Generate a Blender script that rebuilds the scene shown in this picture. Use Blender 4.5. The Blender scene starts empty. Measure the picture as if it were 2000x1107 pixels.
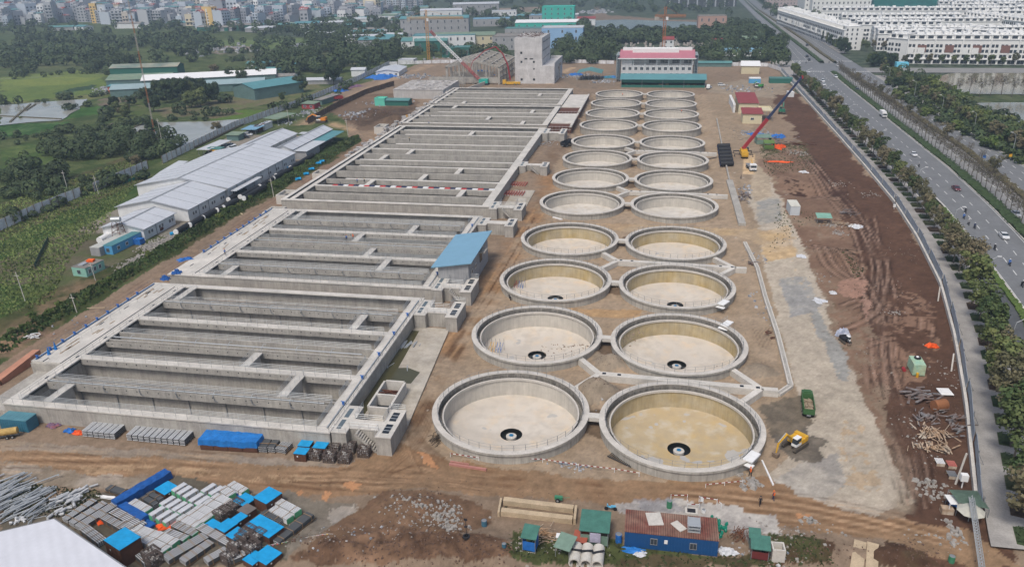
import bpy, math, random
import numpy as np
from mathutils import Vector
R_=math.radians
rnd=random.Random(7)
SC=bpy.context.scene; COL=SC.collection
# ---------------- camera ----------------
F_,PIT,ROL,YAW=1504.17,.3963,-.0221,.1909; H=75.56
cy_,sy_=math.cos(YAW),math.sin(YAW); cp_,sp_=math.cos(PIT),math.sin(PIT)
FW=Vector((-sy_*cp_,cy_*cp_,-sp_)); RT=Vector((cy_,sy_,0)); UP=RT.cross(FW)
R2=RT*math.cos(ROL)+UP*math.sin(ROL); U2=R2.cross(FW)
cam=bpy.data.cameras.new('camera'); camo=bpy.data.objects.new('camera',cam); COL.objects.link(camo)
from mathutils import Matrix
M=Matrix((( R2.x,U2.x,-FW.x,0),(R2.y,U2.y,-FW.y,0),(R2.z,U2.z,-FW.z,H),(0,0,0,1)))
camo.matrix_world=M
cam.sensor_width=36; cam.lens=F_/2000*36; cam.clip_start=1; cam.clip_end=20000
SC.camera=camo
SC.render.resolution_x=1024; SC.render.resolution_y=566
# ---------------- world, sun, exposure ----------------
w=bpy.data.worlds.new('World'); SC.world=w; w.use_nodes=True
nt=w.node_tree; bg=nt.nodes['Background']
sk=nt.nodes.new('ShaderNodeTexSky'); sk.sky_type='NISHITA'; sk.sun_disc=False
SUN_E,SUN_R=R_(58),R_(195)
sk.sun_elevation=SUN_E; sk.sun_rotation=SUN_R; sk.air_density=1.0; sk.dust_density=4.0; sk.ozone_density=1.0
nt.links.new(sk.outputs[0],bg.inputs[0]); bg.inputs[1].default_value=.135
sl=bpy.data.lights.new('sun','SUN'); sl.energy=2.3; sl.angle=R_(16); sl.color=(1,.96,.9)
so=bpy.data.objects.new('sun',sl); COL.objects.link(so)
# sun direction: rotation measured from +Y clockwise
sd=Vector((math.sin(SUN_R)*math.cos(SUN_E),math.cos(SUN_R)*math.cos(SUN_E),math.sin(SUN_E)))
so.rotation_euler=sd.to_track_quat('Z','Y').to_euler(); so.location=(0,0,200)
SC.view_settings.view_transform='Standard'; SC.view_settings.look='None'
SC.view_settings.exposure=0.03; SC.view_settings.gamma=1
# a ground point seen at a place of the photograph (2000 px wide), at height z
def P(px,py,z=0.):
    d=FW+(px-1000)/F_*R2-(py-553.5)/F_*U2
    k=(z-H)/d.z
    return (d.x*k,d.y*k)
def PL(l,z=0.): return [P(a,b,z) for a,b in l]
# ---------------- materials ----------------
MT={}
def mat(name,col,rough=.85,var=.18,sc=.6,bump=0.,col2=None,streak=0.,metal=0.,panel=None,spec=.3,emit=None,attr=None,fine=0.):
    if name in MT: return MT[name]
    m=bpy.data.materials.new(name); m.use_nodes=True; n=m.node_tree; b=n.nodes['Principled BSDF']; L=n.links.new
    b.inputs['Roughness'].default_value=rough; b.inputs['Metallic'].default_value=metal
    b.inputs['Specular IOR Level'].default_value=spec
    tc=n.nodes.new('ShaderNodeTexCoord'); co=tc.outputs['Object']
    def noise(s,det=4,vec=co):
        t=n.nodes.new('ShaderNodeTexNoise'); t.inputs['Scale'].default_value=s; t.inputs['Detail'].default_value=det
        t.inputs['Roughness'].default_value=.65; L(vec,t.inputs['Vector']); return t.outputs[0]
    def ramp(f,a,bv):
        r=n.nodes.new('ShaderNodeMapRange'); L(f,r.inputs[0]); r.inputs[1].default_value=.3; r.inputs[2].default_value=.7
        r.inputs[3].default_value=a; r.inputs[4].default_value=bv; return r.outputs[0]
    def mul(c,f):
        x=n.nodes.new('ShaderNodeMix'); x.data_type='RGBA'; x.blend_type='MULTIPLY'; x.inputs[0].default_value=1
        L(c,x.inputs[6]); L(f,x.inputs[7]); return x.outputs[2]
    if attr:
        a=n.nodes.new('ShaderNodeVertexColor'); a.layer_name=attr; cur=a.outputs[0]
    else:
        c=n.nodes.new('ShaderNodeRGB'); c.outputs[0].default_value=(*col,1); cur=c.outputs[0]
    if col2:
        x=n.nodes.new('ShaderNodeMix'); x.data_type='RGBA'; L(ramp(noise(sc*.6),0,1),x.inputs[0]); L(cur,x.inputs[6])
        x.inputs[7].default_value=(*col2,1); cur=x.outputs[2]
    if var: cur=mul(cur,ramp(noise(sc),1-var,1+var*.6))
    if fine: cur=mul(cur,ramp(noise(sc*9,3),1-fine,1+fine*.6))
    if streak:
        mp=n.nodes.new('ShaderNodeMapping'); mp.inputs['Scale'].default_value=(1.3,1.3,.12); L(co,mp.inputs[0])
        cur=mul(cur,ramp(noise(1.6,5,mp.outputs[0]),1-streak,1+streak*.3))
    if panel:
        # joints / corrugation: wave along an axis
        wv=n.nodes.new('ShaderNodeTexWave'); wv.wave_profile=panel[2] if len(panel)>2 else 'SAW'; wv.bands_direction=panel[0]
        wv.inputs['Scale'].default_value=panel[1]; L(co,wv.inputs[0])
        r=n.nodes.new('ShaderNodeMapRange'); L(wv.outputs[1],r.inputs[0]); lo=panel[3] if len(panel)>3 else .9
        r.inputs[1].default_value=.0 if wv.wave_profile!='SAW' else .93; r.inputs[2].default_value=1; r.inputs[3].default_value=1; r.inputs[4].default_value=lo
        cur=mul(cur,r.outputs[0])
    L(cur,b.inputs['Base Color'])
    if bump:
        bp=n.nodes.new('ShaderNodeBump'); bp.inputs['Strength'].default_value=bump; bp.inputs['Distance'].default_value=.135
        L(noise(sc*6,6),bp.inputs['Height']); L(bp.outputs[0],b.inputs['Normal'])
    if emit:
        b.inputs['Emission Color'].default_value=(*emit,1); b.inputs['Emission Strength'].default_value=1
    MT[name]=m; return m
def plain(name,col,rough=.6,var=.08,**k): return mat(name,col,rough,var,sc=1.5,**k)
CONC=mat('concrete',(.43,.405,.36),.9,.2,.35,col2=(.35,.33,.30),streak=.25,fine=.12)
CONCL=mat('concrete_light',(.60,.565,.51),.9,.14,.3,col2=(.46,.44,.40),fine=.12)
CONCP=mat('concrete_pit',(.36,.345,.32),.9,.2,.4,streak=.3,fine=.1)
STEEL=plain('galvanised_steel',(.42,.44,.45),.45,metal=.35)
GREYM=plain('grey_metal',(.2,.21,.22),.5)
DARK=plain('dark_glass',(.02,.024,.03),.2)
BLACK=plain('black_rubber',(.02,.02,.022),.55)
WHITE=plain('white_paint',(.72,.72,.71),.55)
WHITEW=mat('white_wall',(.66,.67,.67),.8,.1,.5,streak=.08)
RUST=mat('rusty_steel',(.14,.055,.032),.85,.3,2.,col2=(.09,.04,.028))
BLUET=mat('blue_tarpaulin',(.016,.17,.50),.55,.25,1.2,bump=.5,fine=.1)
CYANL=mat('bright_blue_lid',(.012,.30,.60),.55,.2,.8,fine=.06)
WOODB=mat('brown_crate_board',(.10,.045,.028),.8,.2,1.5)
GREENP=plain('green_paint',(.05,.2,.11),.5)
YELP=plain('yellow_paint',(.60,.32,.02),.45)
REDP=plain('red_paint',(.30,.03,.035),.55)
ORANGE=plain('orange_fabric',(.75,.11,.01),.7)
def zone(y):
    for a,l in ((128,'level with the timber heaps'),(165,'level with the mint generator box'),(215,'level with the weedy brown mound'),(290,'level with the white shipping container'),(380,'level with the blue huts'),(470,'level with the red-roofed houses'),(9999,'near the highway crossing')):
        if y<a: return l
BARK=mat('bark',(.09,.07,.055),.95,.2,2)
# ---------------- mesh builder ----------------
class MB:
    def __init__(s): s.v=[]; s.f=[]; s.m=[]; s.cm=0
    def add(s,vs,fs):
        k=len(s.v); s.v+=[tuple(a) for a in vs]; s.f+=[tuple(i+k for i in f) for f in fs]; s.m+=[s.cm]*len(fs); return s
    def box(s,cx,cy,z0,sx,sy,sz,rot=0.,taper=1.):
        c,sn=math.cos(rot),math.sin(rot); vs=[]
        for z,t in ((z0,1),(z0+sz,taper)):
            for a,b in ((-1,-1),(1,-1),(1,1),(-1,1)):
                x=a*sx/2*t; y=b*sy/2*t; vs.append((cx+x*c-y*sn,cy+x*sn+y*c,z))
        return s.add(vs,[(3,2,1,0),(4,5,6,7),(0,1,5,4),(1,2,6,5),(2,3,7,6),(3,0,4,7)])
    def bb(s,x0,x1,y0,y1,z0,z1): return s.box((x0+x1)/2,(y0+y1)/2,z0,x1-x0,y1-y0,z1-z0)
    def prism(s,poly,z0,z1):
        n=len(poly); a=sum(poly[i][0]*poly[(i+1)%n][1]-poly[(i+1)%n][0]*poly[i][1] for i in range(n))
        if a<0: poly=poly[::-1]
        z1s=z1 if isinstance(z1,(list,tuple)) else [z1]*n
        if a<0 and isinstance(z1,(list,tuple)): z1s=z1[::-1]
        vs=[(p[0],p[1],z0) for p in poly]+[(p[0],p[1],z) for p,z in zip(poly,z1s)]
        return s.add(vs,[tuple(range(n-1,-1,-1)),tuple(range(n,2*n))]+[(i,(i+1)%n,n+(i+1)%n,n+i) for i in range(n)])
    def beam(s,a,b,w,h):   # box from a to b, width w, height h (centred)
        a=Vector(a); b=Vector(b); d=(b-a).normalized(); u=Vector((0,0,1))
        if abs(d.z)>.95: u=Vector((0,1,0))
        r=d.cross(u).normalized(); t=r.cross(d); vs=[]
        for p in (a,b):
            for i,j in ((-1,-1),(1,-1),(1,1),(-1,1)): vs.append(p+r*(i*w/2)+t*(j*h/2))
        return s.add(vs,[(0,1,2,3),(7,6,5,4),(1,0,4,5),(2,1,5,6),(3,2,6,7),(0,3,7,4)])
    def tube(s,pts,r,n=6,cap=True):
        pts=[Vector(p) for p in pts]; rs=r if isinstance(r,(list,tuple)) else [r]*len(pts); vs=[]; m=len(pts); pu=None
        for i,p in enumerate(pts):
            d=(pts[min(i+1,m-1)]-pts[max(i-1,0)]).normalized(); u=Vector((0,0,1))
            if pu is not None: u=pu
            elif abs(d.z)>.9: u=Vector((1,0,0))
            a=d.cross(u)
            if a.length<1e-4: a=d.cross(Vector((0,1,.3)))
            a.normalize(); b=a.cross(d); pu=b
            for k in range(n):
                t=2*math.pi*k/n; vs.append(p+(a*math.cos(t)+b*math.sin(t))*rs[i])
        fs=[(i*n+k,i*n+(k+1)%n,(i+1)*n+(k+1)%n,(i+1)*n+k) for i in range(m-1) for k in range(n)]
        if cap: fs+=[tuple(range(n-1,-1,-1)),tuple(range((m-1)*n,m*n))]
        return s.add(vs,fs)
    def lathe(s,prof,n=48,cx=0,cy=0,cap=False):
        vs=[(cx+r*math.cos(2*math.pi*k/n),cy+r*math.sin(2*math.pi*k/n),z) for r,z in prof for k in range(n)]
        fs=[(i*n+k,i*n+(k+1)%n,(i+1)*n+(k+1)%n,(i+1)*n+k) for i in range(len(prof)-1) for k in range(n)]
        if cap: fs+=[tuple(range((len(prof)-1)*n,len(prof)*n))]
        return s.add(vs,fs)
    def ell(s,cx,cy,cz,rx,ry,rz,n=10,m=6):
        vs=[(cx,cy,cz-rz)]
        for j in range(1,m):
            t=-math.pi/2+math.pi*j/m
            for k in range(n): a=2*math.pi*k/n; vs.append((cx+rx*math.cos(t)*math.cos(a),cy+ry*math.cos(t)*math.sin(a),cz+rz*math.sin(t)))
        vs.append((cx,cy,cz+rz)); e=len(vs)-1
        fs=[(0,1+(k+1)%n,1+k) for k in range(n)]+[(e,e-n+k,e-n+(k+1)%n) for k in range(n)]
        fs+=[(1+j*n+k,1+j*n+(k+1)%n,1+(j+1)*n+(k+1)%n,1+(j+1)*n+k) for j in range(m-2) for k in range(n)]
        return s.add(vs,fs)
    def jit(s,a,seed=1):
        r=random.Random(seed); s.v=[(x+r.uniform(-a,a),y+r.uniform(-a,a),z+r.uniform(-a,a)) for x,y,z in s.v]; return s
    def gable(s,x0,x1,y0,y1,z0,hz,ov=.4,th=.15,axis='x'):
        # two roof slabs; ridge along axis
        if axis=='x':
            ym=(y0+y1)/2; k=hz/((y1-y0)/2)
            for a,b in ((y0-ov,ym),(y1+ov,ym)):
                za=z0-k*ov; zb=z0+hz
                s.add([(x0-ov,a,za),(x1+ov,a,za),(x1+ov,b,zb),(x0-ov,b,zb),(x0-ov,a,za+th),(x1+ov,a,za+th),(x1+ov,b,zb+th),(x0-ov,b,zb+th)],
                      [(3,2,1,0),(4,5,6,7),(0,1,5,4),(1,2,6,5),(2,3,7,6),(3,0,4,7)])
        else:
            xm=(x0+x1)/2; k=hz/((x1-x0)/2)
            for a,b in ((x0-ov,xm),(x1+ov,xm)):
                za=z0-k*ov; zb=z0+hz
                s.add([(a,y0-ov,za),(b,y0-ov,zb),(b,y1+ov,zb),(a,y1+ov,za),(a,y0-ov,za+th),(b,y0-ov,zb+th),(b,y1+ov,zb+th),(a,y1+ov,za+th)],
                      [(3,2,1,0),(4,5,6,7),(0,1,5,4),(1,2,6,5),(2,3,7,6),(3,0,4,7)])
        return s
    def gwall(s,x0,x1,y0,y1,z0,z1,hz,axis='x'):
        if axis=='x':
            ym=(y0+y1)/2; vs=[(x0,y0,z0),(x1,y0,z0),(x1,y1,z0),(x0,y1,z0),(x0,y0,z1),(x1,y0,z1),(x1,y1,z1),(x0,y1,z1),(x0,ym,z1+hz),(x1,ym,z1+hz)]
            fs=[(0,1,5,4),(2,3,7,6),(1,2,6,9,5),(3,0,4,8,7),(4,5,9,8),(6,7,8,9)]
        else:
            xm=(x0+x1)/2; vs=[(x0,y0,z0),(x1,y0,z0),(x1,y1,z0),(x0,y1,z0),(x0,y0,z1),(x1,y0,z1),(x1,y1,z1),(x0,y1,z1),(xm,y0,z1+hz),(xm,y1,z1+hz)]
            fs=[(1,2,6,5),(3,0,4,7),(0,1,5,8,4),(2,3,7,9,6),(5,6,9,8),(7,4,8,9)]
        return s.add(vs,fs)
    def rail(s,pts,h=1.1,sp=2.,r=.035,bars=(1.,.5),post=None):
        for a,b in zip(pts[:-1],pts[1:]):
            a=Vector(a); b=Vector(b); L=(b-a).length; n=max(1,round(L/sp))
            for i in range(n+1):
                p=a.lerp(b,i/n); s.tube([p,p+Vector((0,0,h))],post or r,4,False)
            for t in bars: s.tube([a+Vector((0,0,h*t)),b+Vector((0,0,h*t))],r,4,False)
        return s
    def mesh(s,name,mats,off=(0,0,0),smooth=False):
        me=bpy.data.meshes.new(name); o=off
        me.from_pydata([(x-o[0],y-o[1],z-o[2]) for x,y,z in s.v] if any(o) else s.v,[],s.f)
        if not isinstance(mats,(list,tuple)): mats=[mats]
        for q in mats: me.materials.append(q)
        if any(s.m): me.polygons.foreach_set('material_index',s.m)
        if smooth: me.polygons.foreach_set('use_smooth',[True]*len(s.f))
        me.update(); return me
def tag(o,label=None,cat=None,group=None,kind=None):
    if label: o['label']=label
    if cat: o['category']=cat
    if group: o['group']=group
    if kind: o['kind']=kind
    return o
def thing(name,label,cat,loc=(0,0,0),rot=0.,group=None):
    o=bpy.data.objects.new(name,None); COL.objects.link(o); o.location=loc; o.rotation_euler=(0,0,rot); o.empty_display_size=.2
    return tag(o,label,cat,group)
def part(name,mb,m,parent=None,world=False,smooth=False,label=None):
    off=(0,0,0)
    if world and parent is not None:
        q=parent; off=[0,0,0]
        while q is not None: off=[a+b for a,b in zip(off,q.location)]; q=q.parent
    me=mb if isinstance(mb,bpy.types.Mesh) else mb.mesh(name,m,off,smooth)
    o=bpy.data.objects.new(name,me); COL.objects.link(o); o.parent=parent
    if label: o['label']=label
    return o
def solo(name,label,cat,mb,m,loc=None,group=None,smooth=False,rot=0.):
    # a one-mesh thing built in world coordinates, with its origin at loc
    if loc is None: o=bpy.data.objects.new(name,mb.mesh(name,m,(0,0,0),smooth))
    else:
        o=bpy.data.objects.new(name,mb.mesh(name,m,(0,0,0),smooth)); o.location=loc; o.rotation_euler=(0,0,rot)
    COL.objects.link(o); return tag(o,label,cat,group)
def struct(name,mb,m,smooth=False):
    o=part(name,mb,m,None,smooth=smooth); o['kind']='structure'; return o
KIDS={}
def dup(r,loc,rot=None,label=None,group=None,scale=None):
    if r not in KIDS:
        KIDS[r]=[(c,list(c.children)) for c in r.children]
    n=r.copy(); COL.objects.link(n); n.location=loc
    if rot is not None: n.rotation_euler=(0,0,rot)
    if scale is not None: n.scale=(scale,)*3 if not isinstance(scale,tuple) else scale
    if label: n['label']=label
    if group: n['group']=group
    for c,g in KIDS[r]:
        d=c.copy(); COL.objects.link(d); d.parent=n
        for e in g: k=e.copy(); COL.objects.link(k); k.parent=d
    return n
def discard(r):
    for c in list(r.children):
        for g in list(c.children): bpy.data.objects.remove(g)
        bpy.data.objects.remove(c)
    bpy.data.objects.remove(r)
# ---------------- site grid ----------------
TX=(-23.14,6.60); TR=14.0; RIMZ=2.0
TY=[115.85,146.55,177.24,208.42,244.52,275.46,306.05,337.24,373.61,404.46,435.11,466.87]
BLK=[(101.5,157.5,7),(163.2,220.2,7),(230.,355.5,14),(362.,413.,6),(417.5,474.,7)]   # front y, back y, walls
def bxl(y): return -121-max(0,(y-225))*.022   # left edge of the basins
BXR=-51.3
HOLES=[(bxl(a)+1,BXR-1,a+.8,b-.8) for a,b,_ in BLK]
# ---------------- numpy noise ----------------
def vnoise(x,y,seed=0):
    xi=np.floor(x).astype(np.int64); yi=np.floor(y).astype(np.int64); fx=x-xi; fy=y-yi
    fx=fx*fx*(3-2*fx); fy=fy*fy*(3-2*fy)
    def h(a,b):
        n=(a*374761393+b*668265263+seed*2147483647)&0xffffffff
        n=((n^(n>>13))*1274126177)&0xffffffff; n^=n>>16
        return (n&0xffff)/65535.
    return (h(xi,yi)*(1-fx)+h(xi+1,yi)*fx)*(1-fy)+(h(xi,yi+1)*(1-fx)+h(xi+1,yi+1)*fx)*fy
def fbm(x,y,s,o=4,seed=0):
    t=0;a=1;n=0
    for i in range(o): t=t+a*vnoise(x/s+i*17.3,y/s+i*9.1,seed+i); n+=a; a*=.55; s=s/2.03
    return t/n*2-1
# bumps: x,y,rx,ry,h,angle,roughness  (spoil heaps, pits, dug soil)
BUMPS=[]
def bump(px,py,rx,ry,h,ang=0,ro=.35): x,y=P(px,py); BUMPS.append((x,y,rx,ry,h,ang,ro))
bump(1165,770,4.6,3.4,3.6,0,.25); bump(1192,715,4,3,2.7,.3,.2); bump(1135,690,4,2.4,1.5)
bump(1482,728,5,4,1.2); bump(1310,510,6,2,.5)
bump(1110,690,9,4,.6); bump(1090,645,12,3,.3)
bump(1640,505,7,9,1.6,0,.5); bump(1580,372,10,9,-2.2,0,.2); bump(1530,350,3,14,.8,0,.5)
bump(830,985,9,6,1.3,0,.6); bump(700,1085,26,6,1.4,.1,.7); bump(870,1075,16,5,1.2,0,.7); bump(770,1000,5,4,.7,0,.6)
bump(1580,1070,7,4,.8,0,.6); bump(1760,1085,6,3,1.0,.2,.6)
bump(735,225,11,7,3.0,0,.5); bump(770,238,9,5,3.4,.2,.5); bump(680,240,10,4,1.6,0,.4)
bump(1040,330,4,30,1.6,0,.3); bump(1100,235,5,30,1.,0,.4); bump(1140,205,5,22,.8,0,.4)
bump(1420,255,8,14,.8,0,.4); bump(1440,210,6,10,.8,0,.4); bump(1215,560,4,4,1.2)
bump(1230,100,1,1,.01)
def height(X,Y):
    X=np.asarray(X,float); Y=np.asarray(Y,float)
    z=.12*fbm(X,Y,14,3,5)
    rn=None; x0,x1,y0,y1=X.min(),X.max(),Y.min(),Y.max()
    for x,y,rx,ry,h,a,ro in BUMPS:
        g=2.2*max(rx,ry)
        if x+g<x0 or x-g>x1 or y+g<y0 or y-g>y1: continue
        if rn is None: rn=fbm(X,Y,2.6,4,11)
        c,s=math.cos(a),math.sin(a); u=((X-x)*c+(Y-y)*s)/rx; v=(-(X-x)*s+(Y-y)*c)/ry; r=u*u+v*v
        m=np.exp(-r*1.6); z=z+h*m
        if ro: z=z+ro*abs(h)*.8*m*rn
    # bank between the site track and the sheds
    t=np.exp(-((X+138)/3.2)**2)*((Y>128)&(Y<345)); z=z+1.0*t*(1+.5*fbm(X,Y,5,3,3))
    q=lambda v,a,b,w:1/(1+np.exp(-(v-a)/w))*(1-1/(1+np.exp(-(v-b)/w)))
    z=z-1.5*q(X,-38.5,24,1.2)*q(Y,300,486,6)*(1+.25*fbm(X,Y,7,3,9))
    # distant rise under the woods and the flattened town
    z=z+np.clip((Y-900)/900,0,1)*0
    return z
def gz(x,y): return float(height(np.array([x]),np.array([y]))[0])
def G(px,py,dz=0.): x,y=P(px,py); z=gz(x,y); return (x,y,z+dz)
def inpoly(X,Y,poly):
    r=np.zeros(X.shape,bool); n=len(poly)
    for i in range(n):
        x1,y1=poly[i]; x2,y2=poly[(i+1)%n]
        if y1==y2: continue
        c=((y1>Y)!=(y2>Y))&(X<(x2-x1)*(Y-y1)/(y2-y1)+x1); r^=c
    return r
def lin(c): 
    o=[]
    for a in c: a/=255.; o.append((a/12.92 if a<.04045 else ((a+.055)/1.055)**2.4)*.85)
    return np.array(o)
# ---------------- ground sheet ----------------
def make_ground():
    NR,NC=1060,900
    ys=66*np.exp(np.linspace(0,math.log(4200/66),NR)); t=np.linspace(-1.12,.72,NC)
    Yg,Tg=np.meshgrid(ys,t,indexing='ij'); Xg=(Yg+22)*Tg*1.02
    cell=ys[:,None]*.0042+0*Xg; cx=(Yg+22)*1.84*1.02/NC
    X=Xg.copy(); Y=Yg.copy()
    for tx in TX:
        for ty in TY:
            dx=X-tx; dy=Y-ty; r=np.hypot(dx,dy); m=np.abs(r-13.35)<np.maximum(cell,cx)*.75
            X=np.where(m,tx+dx/np.maximum(r,.1)*13.35,X); Y=np.where(m,ty+dy/np.maximum(r,.1)*13.35,Y)
    for x0,x1,y0,y1 in HOLES:
        for e in (x0,x1):
            m=(np.abs(X-e)<cx*.7)&(Y>y0-cell)&(Y<y1+cell); X=np.where(m,e,X)
        for e in (y0,y1):
            m=(np.abs(Y-e)<cell*.7)&(X>x0-cx)&(X<x1+cx); Y=np.where(m,e,Y)
    Z=height(X,Y)
    # ---- colours: warp the coordinates a little so every edge is ragged
    wa=fbm(X,Y,9,4,21); wb=fbm(X,Y,9,4,31); wf=fbm(X,Y,1.6,3,41)
    k=np.clip(Y/150,.8,6)
    rg=np.random.default_rng(3); w2=fbm(X,Y,3.5,3,43); w3=fbm(X,Y,3.5,3,45); XW=X+wa*1.6*k+w2*1.2+wf*.7+rg.normal(0,.16,X.shape)*np.clip(Y/150,1,2.5); YW=Y+wb*1.6*k+w3*1.2+wf*.7+rg.normal(0,.16,X.shape)*np.clip(Y/150,1,2.5)
    big=fbm(X,Y,40,3,51); mid=fbm(X,Y,7,4,61); fin=fbm(X,Y,1.2,3,71)
    C=np.zeros(X.shape+(3,)); C[:]=lin((152,134,114))
    def put(poly,col,col2=None,warp=1.,a=1.,world=False,jit=.12,thr=None):
        pw=poly if world else PL(poly)
        xs=[p[0] for p in pw]; yy=[p[1] for p in pw]; mg=6+.05*max(yy)
        r0,r1=np.searchsorted(ys,[min(yy)-mg,max(yy)+mg]); sl=slice(r0,r1)
        if warp==1.: A,B=XW[sl],YW[sl]
        else: A=X[sl]+(XW[sl]-X[sl])*warp; B=Y[sl]+(YW[sl]-Y[sl])*warp
        m=inpoly(A,B,pw)
        if thr is not None: m=m&(mid[sl]+.6*fin[sl]>thr)
        m=m*a
        c=lin(col)[None,None,:]
        if col2 is not None:
            q=np.clip(.5+mid[sl]*1.6+fin[sl]*.5,0,1)[...,None]; c=c*(1-q)+lin(col2)*q
        c=c*(1+jit*(fin[sl]+.7*mid[sl]))[...,None]
        C[sl]=C[sl]*(1-m[...,None])+c*m[...,None]
    def line(pts,w,col,a=.6,world=False,dash=0.,n=1,gap=2.,wob=.5):
        pw=pts if world else PL(pts)
        # resample as a smooth curve
        q=[Vector((*p,0)) for p in pw]; o=[]
        for i in range(len(q)-1):
            p0=q[max(i-1,0)];p1=q[i];p2=q[i+1];p3=q[min(i+2,len(q)-1)]
            for s in range(8):
                u=s/8; o.append(.5*((2*p1)+(p2-p0)*u+(2*p0-5*p1+4*p2-p3)*u*u+(3*p1-p0-3*p2+p3)*u**3))
        o.append(q[-1]); yy=[p.y for p in o]; xx=[p.x for p in o]
        r0,r1=np.searchsorted(ys,[min(yy)-8,max(yy)+8]); sl=slice(max(r0,0),r1)
        A=X[sl]+wa[sl]*wob; B=Y[sl]+wb[sl]*wob
        sel=np.nonzero((A>min(xx)-8)&(A<max(xx)+8)); a1=A[sel]; b1=B[sel]
        if len(a1)==0: return
        D=np.full(a1.shape,1e9)
        cut=np.zeros(a1.shape,bool)
        for si,(p,e) in enumerate(zip(o[:-1],o[1:])):
            dx,dy=e.x-p.x,e.y-p.y; L=dx*dx+dy*dy+1e-9; ur=((a1-p.x)*dx+(b1-p.y)*dy)/L; u=np.clip(ur,0,1)
            d=(a1-p.x-u*dx); g=(b1-p.y-u*dy); d2=d*d+g*g; sgn=np.sign(dx*g-dy*d)
            m=d2<np.abs(D)**2; D=np.where(m,np.sqrt(d2)*sgn,D); cut=np.where(m,((ur<0) if si==0 else False)|((ur>1) if si==len(o)-2 else False),cut)
        D=np.where(cut,1e9,D)
        m=np.zeros(a1.shape)
        for i in range(n):
            off=(i-(n-1)/2)*gap; m=np.maximum(m,np.clip(1.3-np.abs(D-off)/(w/2),0,1))
        m=m*a*np.clip(.55+mid[sl][sel]*1.6+big[sl][sel]*.8,0.05,1)
        cs=C[sl]; c=lin(col)*(1+.15*fin[sl][sel])[:,None]
        cs[sel]=cs[sel]*(1-m[:,None])+c*m[:,None]
    GR=(70,86,48); GR2=(90,98,62); DG=(44,56,40)
    # countryside all round
    put([(-3000,480),(9000,480),(9000,9000),(-9000,9000)],(62,76,58),(84,92,76),world=True)
    put([(-2000,60),(-131,60),(-131,340),(-150,420),(-190,700),(-2000,2000)],GR,GR2,world=True)
    put([(88,60),(3000,60),(3000,900),(95,480)],(66,80,50),(90,96,66),world=True)
    # left fields
    put([(0,190),(0,160),(190,148),(215,165),(200,178),(120,195),(0,203)],(112,128,66),(92,110,60))
    put([(0,152),(150,138),(230,148),(120,160),(0,178)],(120,134,72),(104,118,66))
    put([(110,180),(180,165),(185,173),(110,185)],(62,84,60))
    put([(120,215),(220,205),(205,222),(115,235)],(58,92,40),(70,104,48))
    put([(0,245),(135,238),(90,262),(0,268)],(52,86,40),(74,104,56))
    for i in range(9): line([(15+i*14,262),(60+i*12,240)],.9,(104,112,86),.6)
    put([(410,230),(430,215),(510,215),(520,228),(420,240)],(96,120,50),(84,106,50))
    put([(300,215),(420,195),(560,170),(560,195),(420,225),(320,230)],(122,114,90),(96,104,66))
    put([(190,195),(260,188),(270,200),(200,208)],(126,110,96),(88,96,70))
    put([(410,95),(420,80),(590,75),(595,90),(500,100)],(112,126,76),(92,110,70))
    put([(415,105),(430,90),(500,92),(480,112)],(150,136,122),(120,112,98))
    put([(0,470),(285,350),(290,430),(190,470),(100,600),(0,620)],(64,88,44),(84,96,54))
    put([(0,395),(280,295),(285,335),(0,440)],(66,78,46),(92,88,62))
    put([(0,450),(280,345),(285,352),(0,470)],(98,92,70),(80,84,52))
    for pl,c1,c2 in (([(0,168),(0,160),(120,150),(200,152),(140,166)],(132,142,74),(110,124,66)),([(0,203),(60,196),(200,182),(215,188),(150,200)],(84,100,56),(110,112,70)),([(215,215),(260,196),(290,200),(280,225),(230,250)],(96,104,64),(76,92,50)),([(300,222),(420,205),(480,222),(420,232)],(118,108,86),(90,98,64)),([(560,172),(620,160),(640,185),(570,200)],(92,106,64),(110,106,78)),([(0,130),(100,122),(240,122),(240,134),(80,140)],(84,96,62),(100,104,72)),([(0,290),(60,280),(150,300),(60,330),(0,330)],(70,92,46),(90,104,58)),([(560,200),(640,180),(700,165),(700,172),(600,210)],(100,104,72),(84,94,58)),([(420,100),(600,96),(760,108),(640,140),(500,128)],(84,96,66),(100,100,76))): put(pl,c1,c2)
    line([(0,154),(100,150),(200,144),(290,150)],3,(150,148,138),.7)
    line([(190,205),(260,205),(330,215),(420,190)],2.5,(146,134,110),.7)
    # far dirt plots
    put([(1150,40),(1165,12),(1185,30),(1300,38),(1480,42),(1500,52),(1150,50)],(140,122,104),(120,106,92))
    put([(1000,22),(1100,16),(1105,22),(1000,28)],(140,125,110))
    put([(930,18),(1110,12),(1110,18),(930,22)],(140,125,110))
    # the site: overall dirt
    put([(-131,60),(46,60),(56,125),(69,190),(77,260),(80,480),(84,640),(-190,660),(-196,560),(-205,470),(-160,380),(-137,330)],(150,130,110),(138,120,102),world=True,warp=.3)
    # bank and sheds yard
    put([(-150,115),(-134,112),(-133,330),(-140,345),(-150,300)],(66,76,42),(88,84,58),world=True,warp=.8)
    put([(-176,190),(-143,190),(-143,300),(-150,345),(-205,345),(-190,290)],(150,140,128),(132,128,114),world=True,warp=.5)
    put([(-180,160),(-148,160),(-145,200),(-182,200)],(110,104,84),(84,92,58),world=True)
    line([(0,690),(45,640),(100,590),(175,545)],7,(148,122,100),.95)
    line([(0,715),(100,650),(300,560),(480,440),(620,345),(745,262)],8,(142,116,98),.95,wob=.2)
    line([(0,735),(300,548),(480,432),(620,338),(745,258)],.8,(112,88,72),.6,n=4,gap=1.7,wob=.2)
    line([(620,235),(690,255),(740,275),(735,262),(700,250)],7,(178,150,120),.8)
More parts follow.
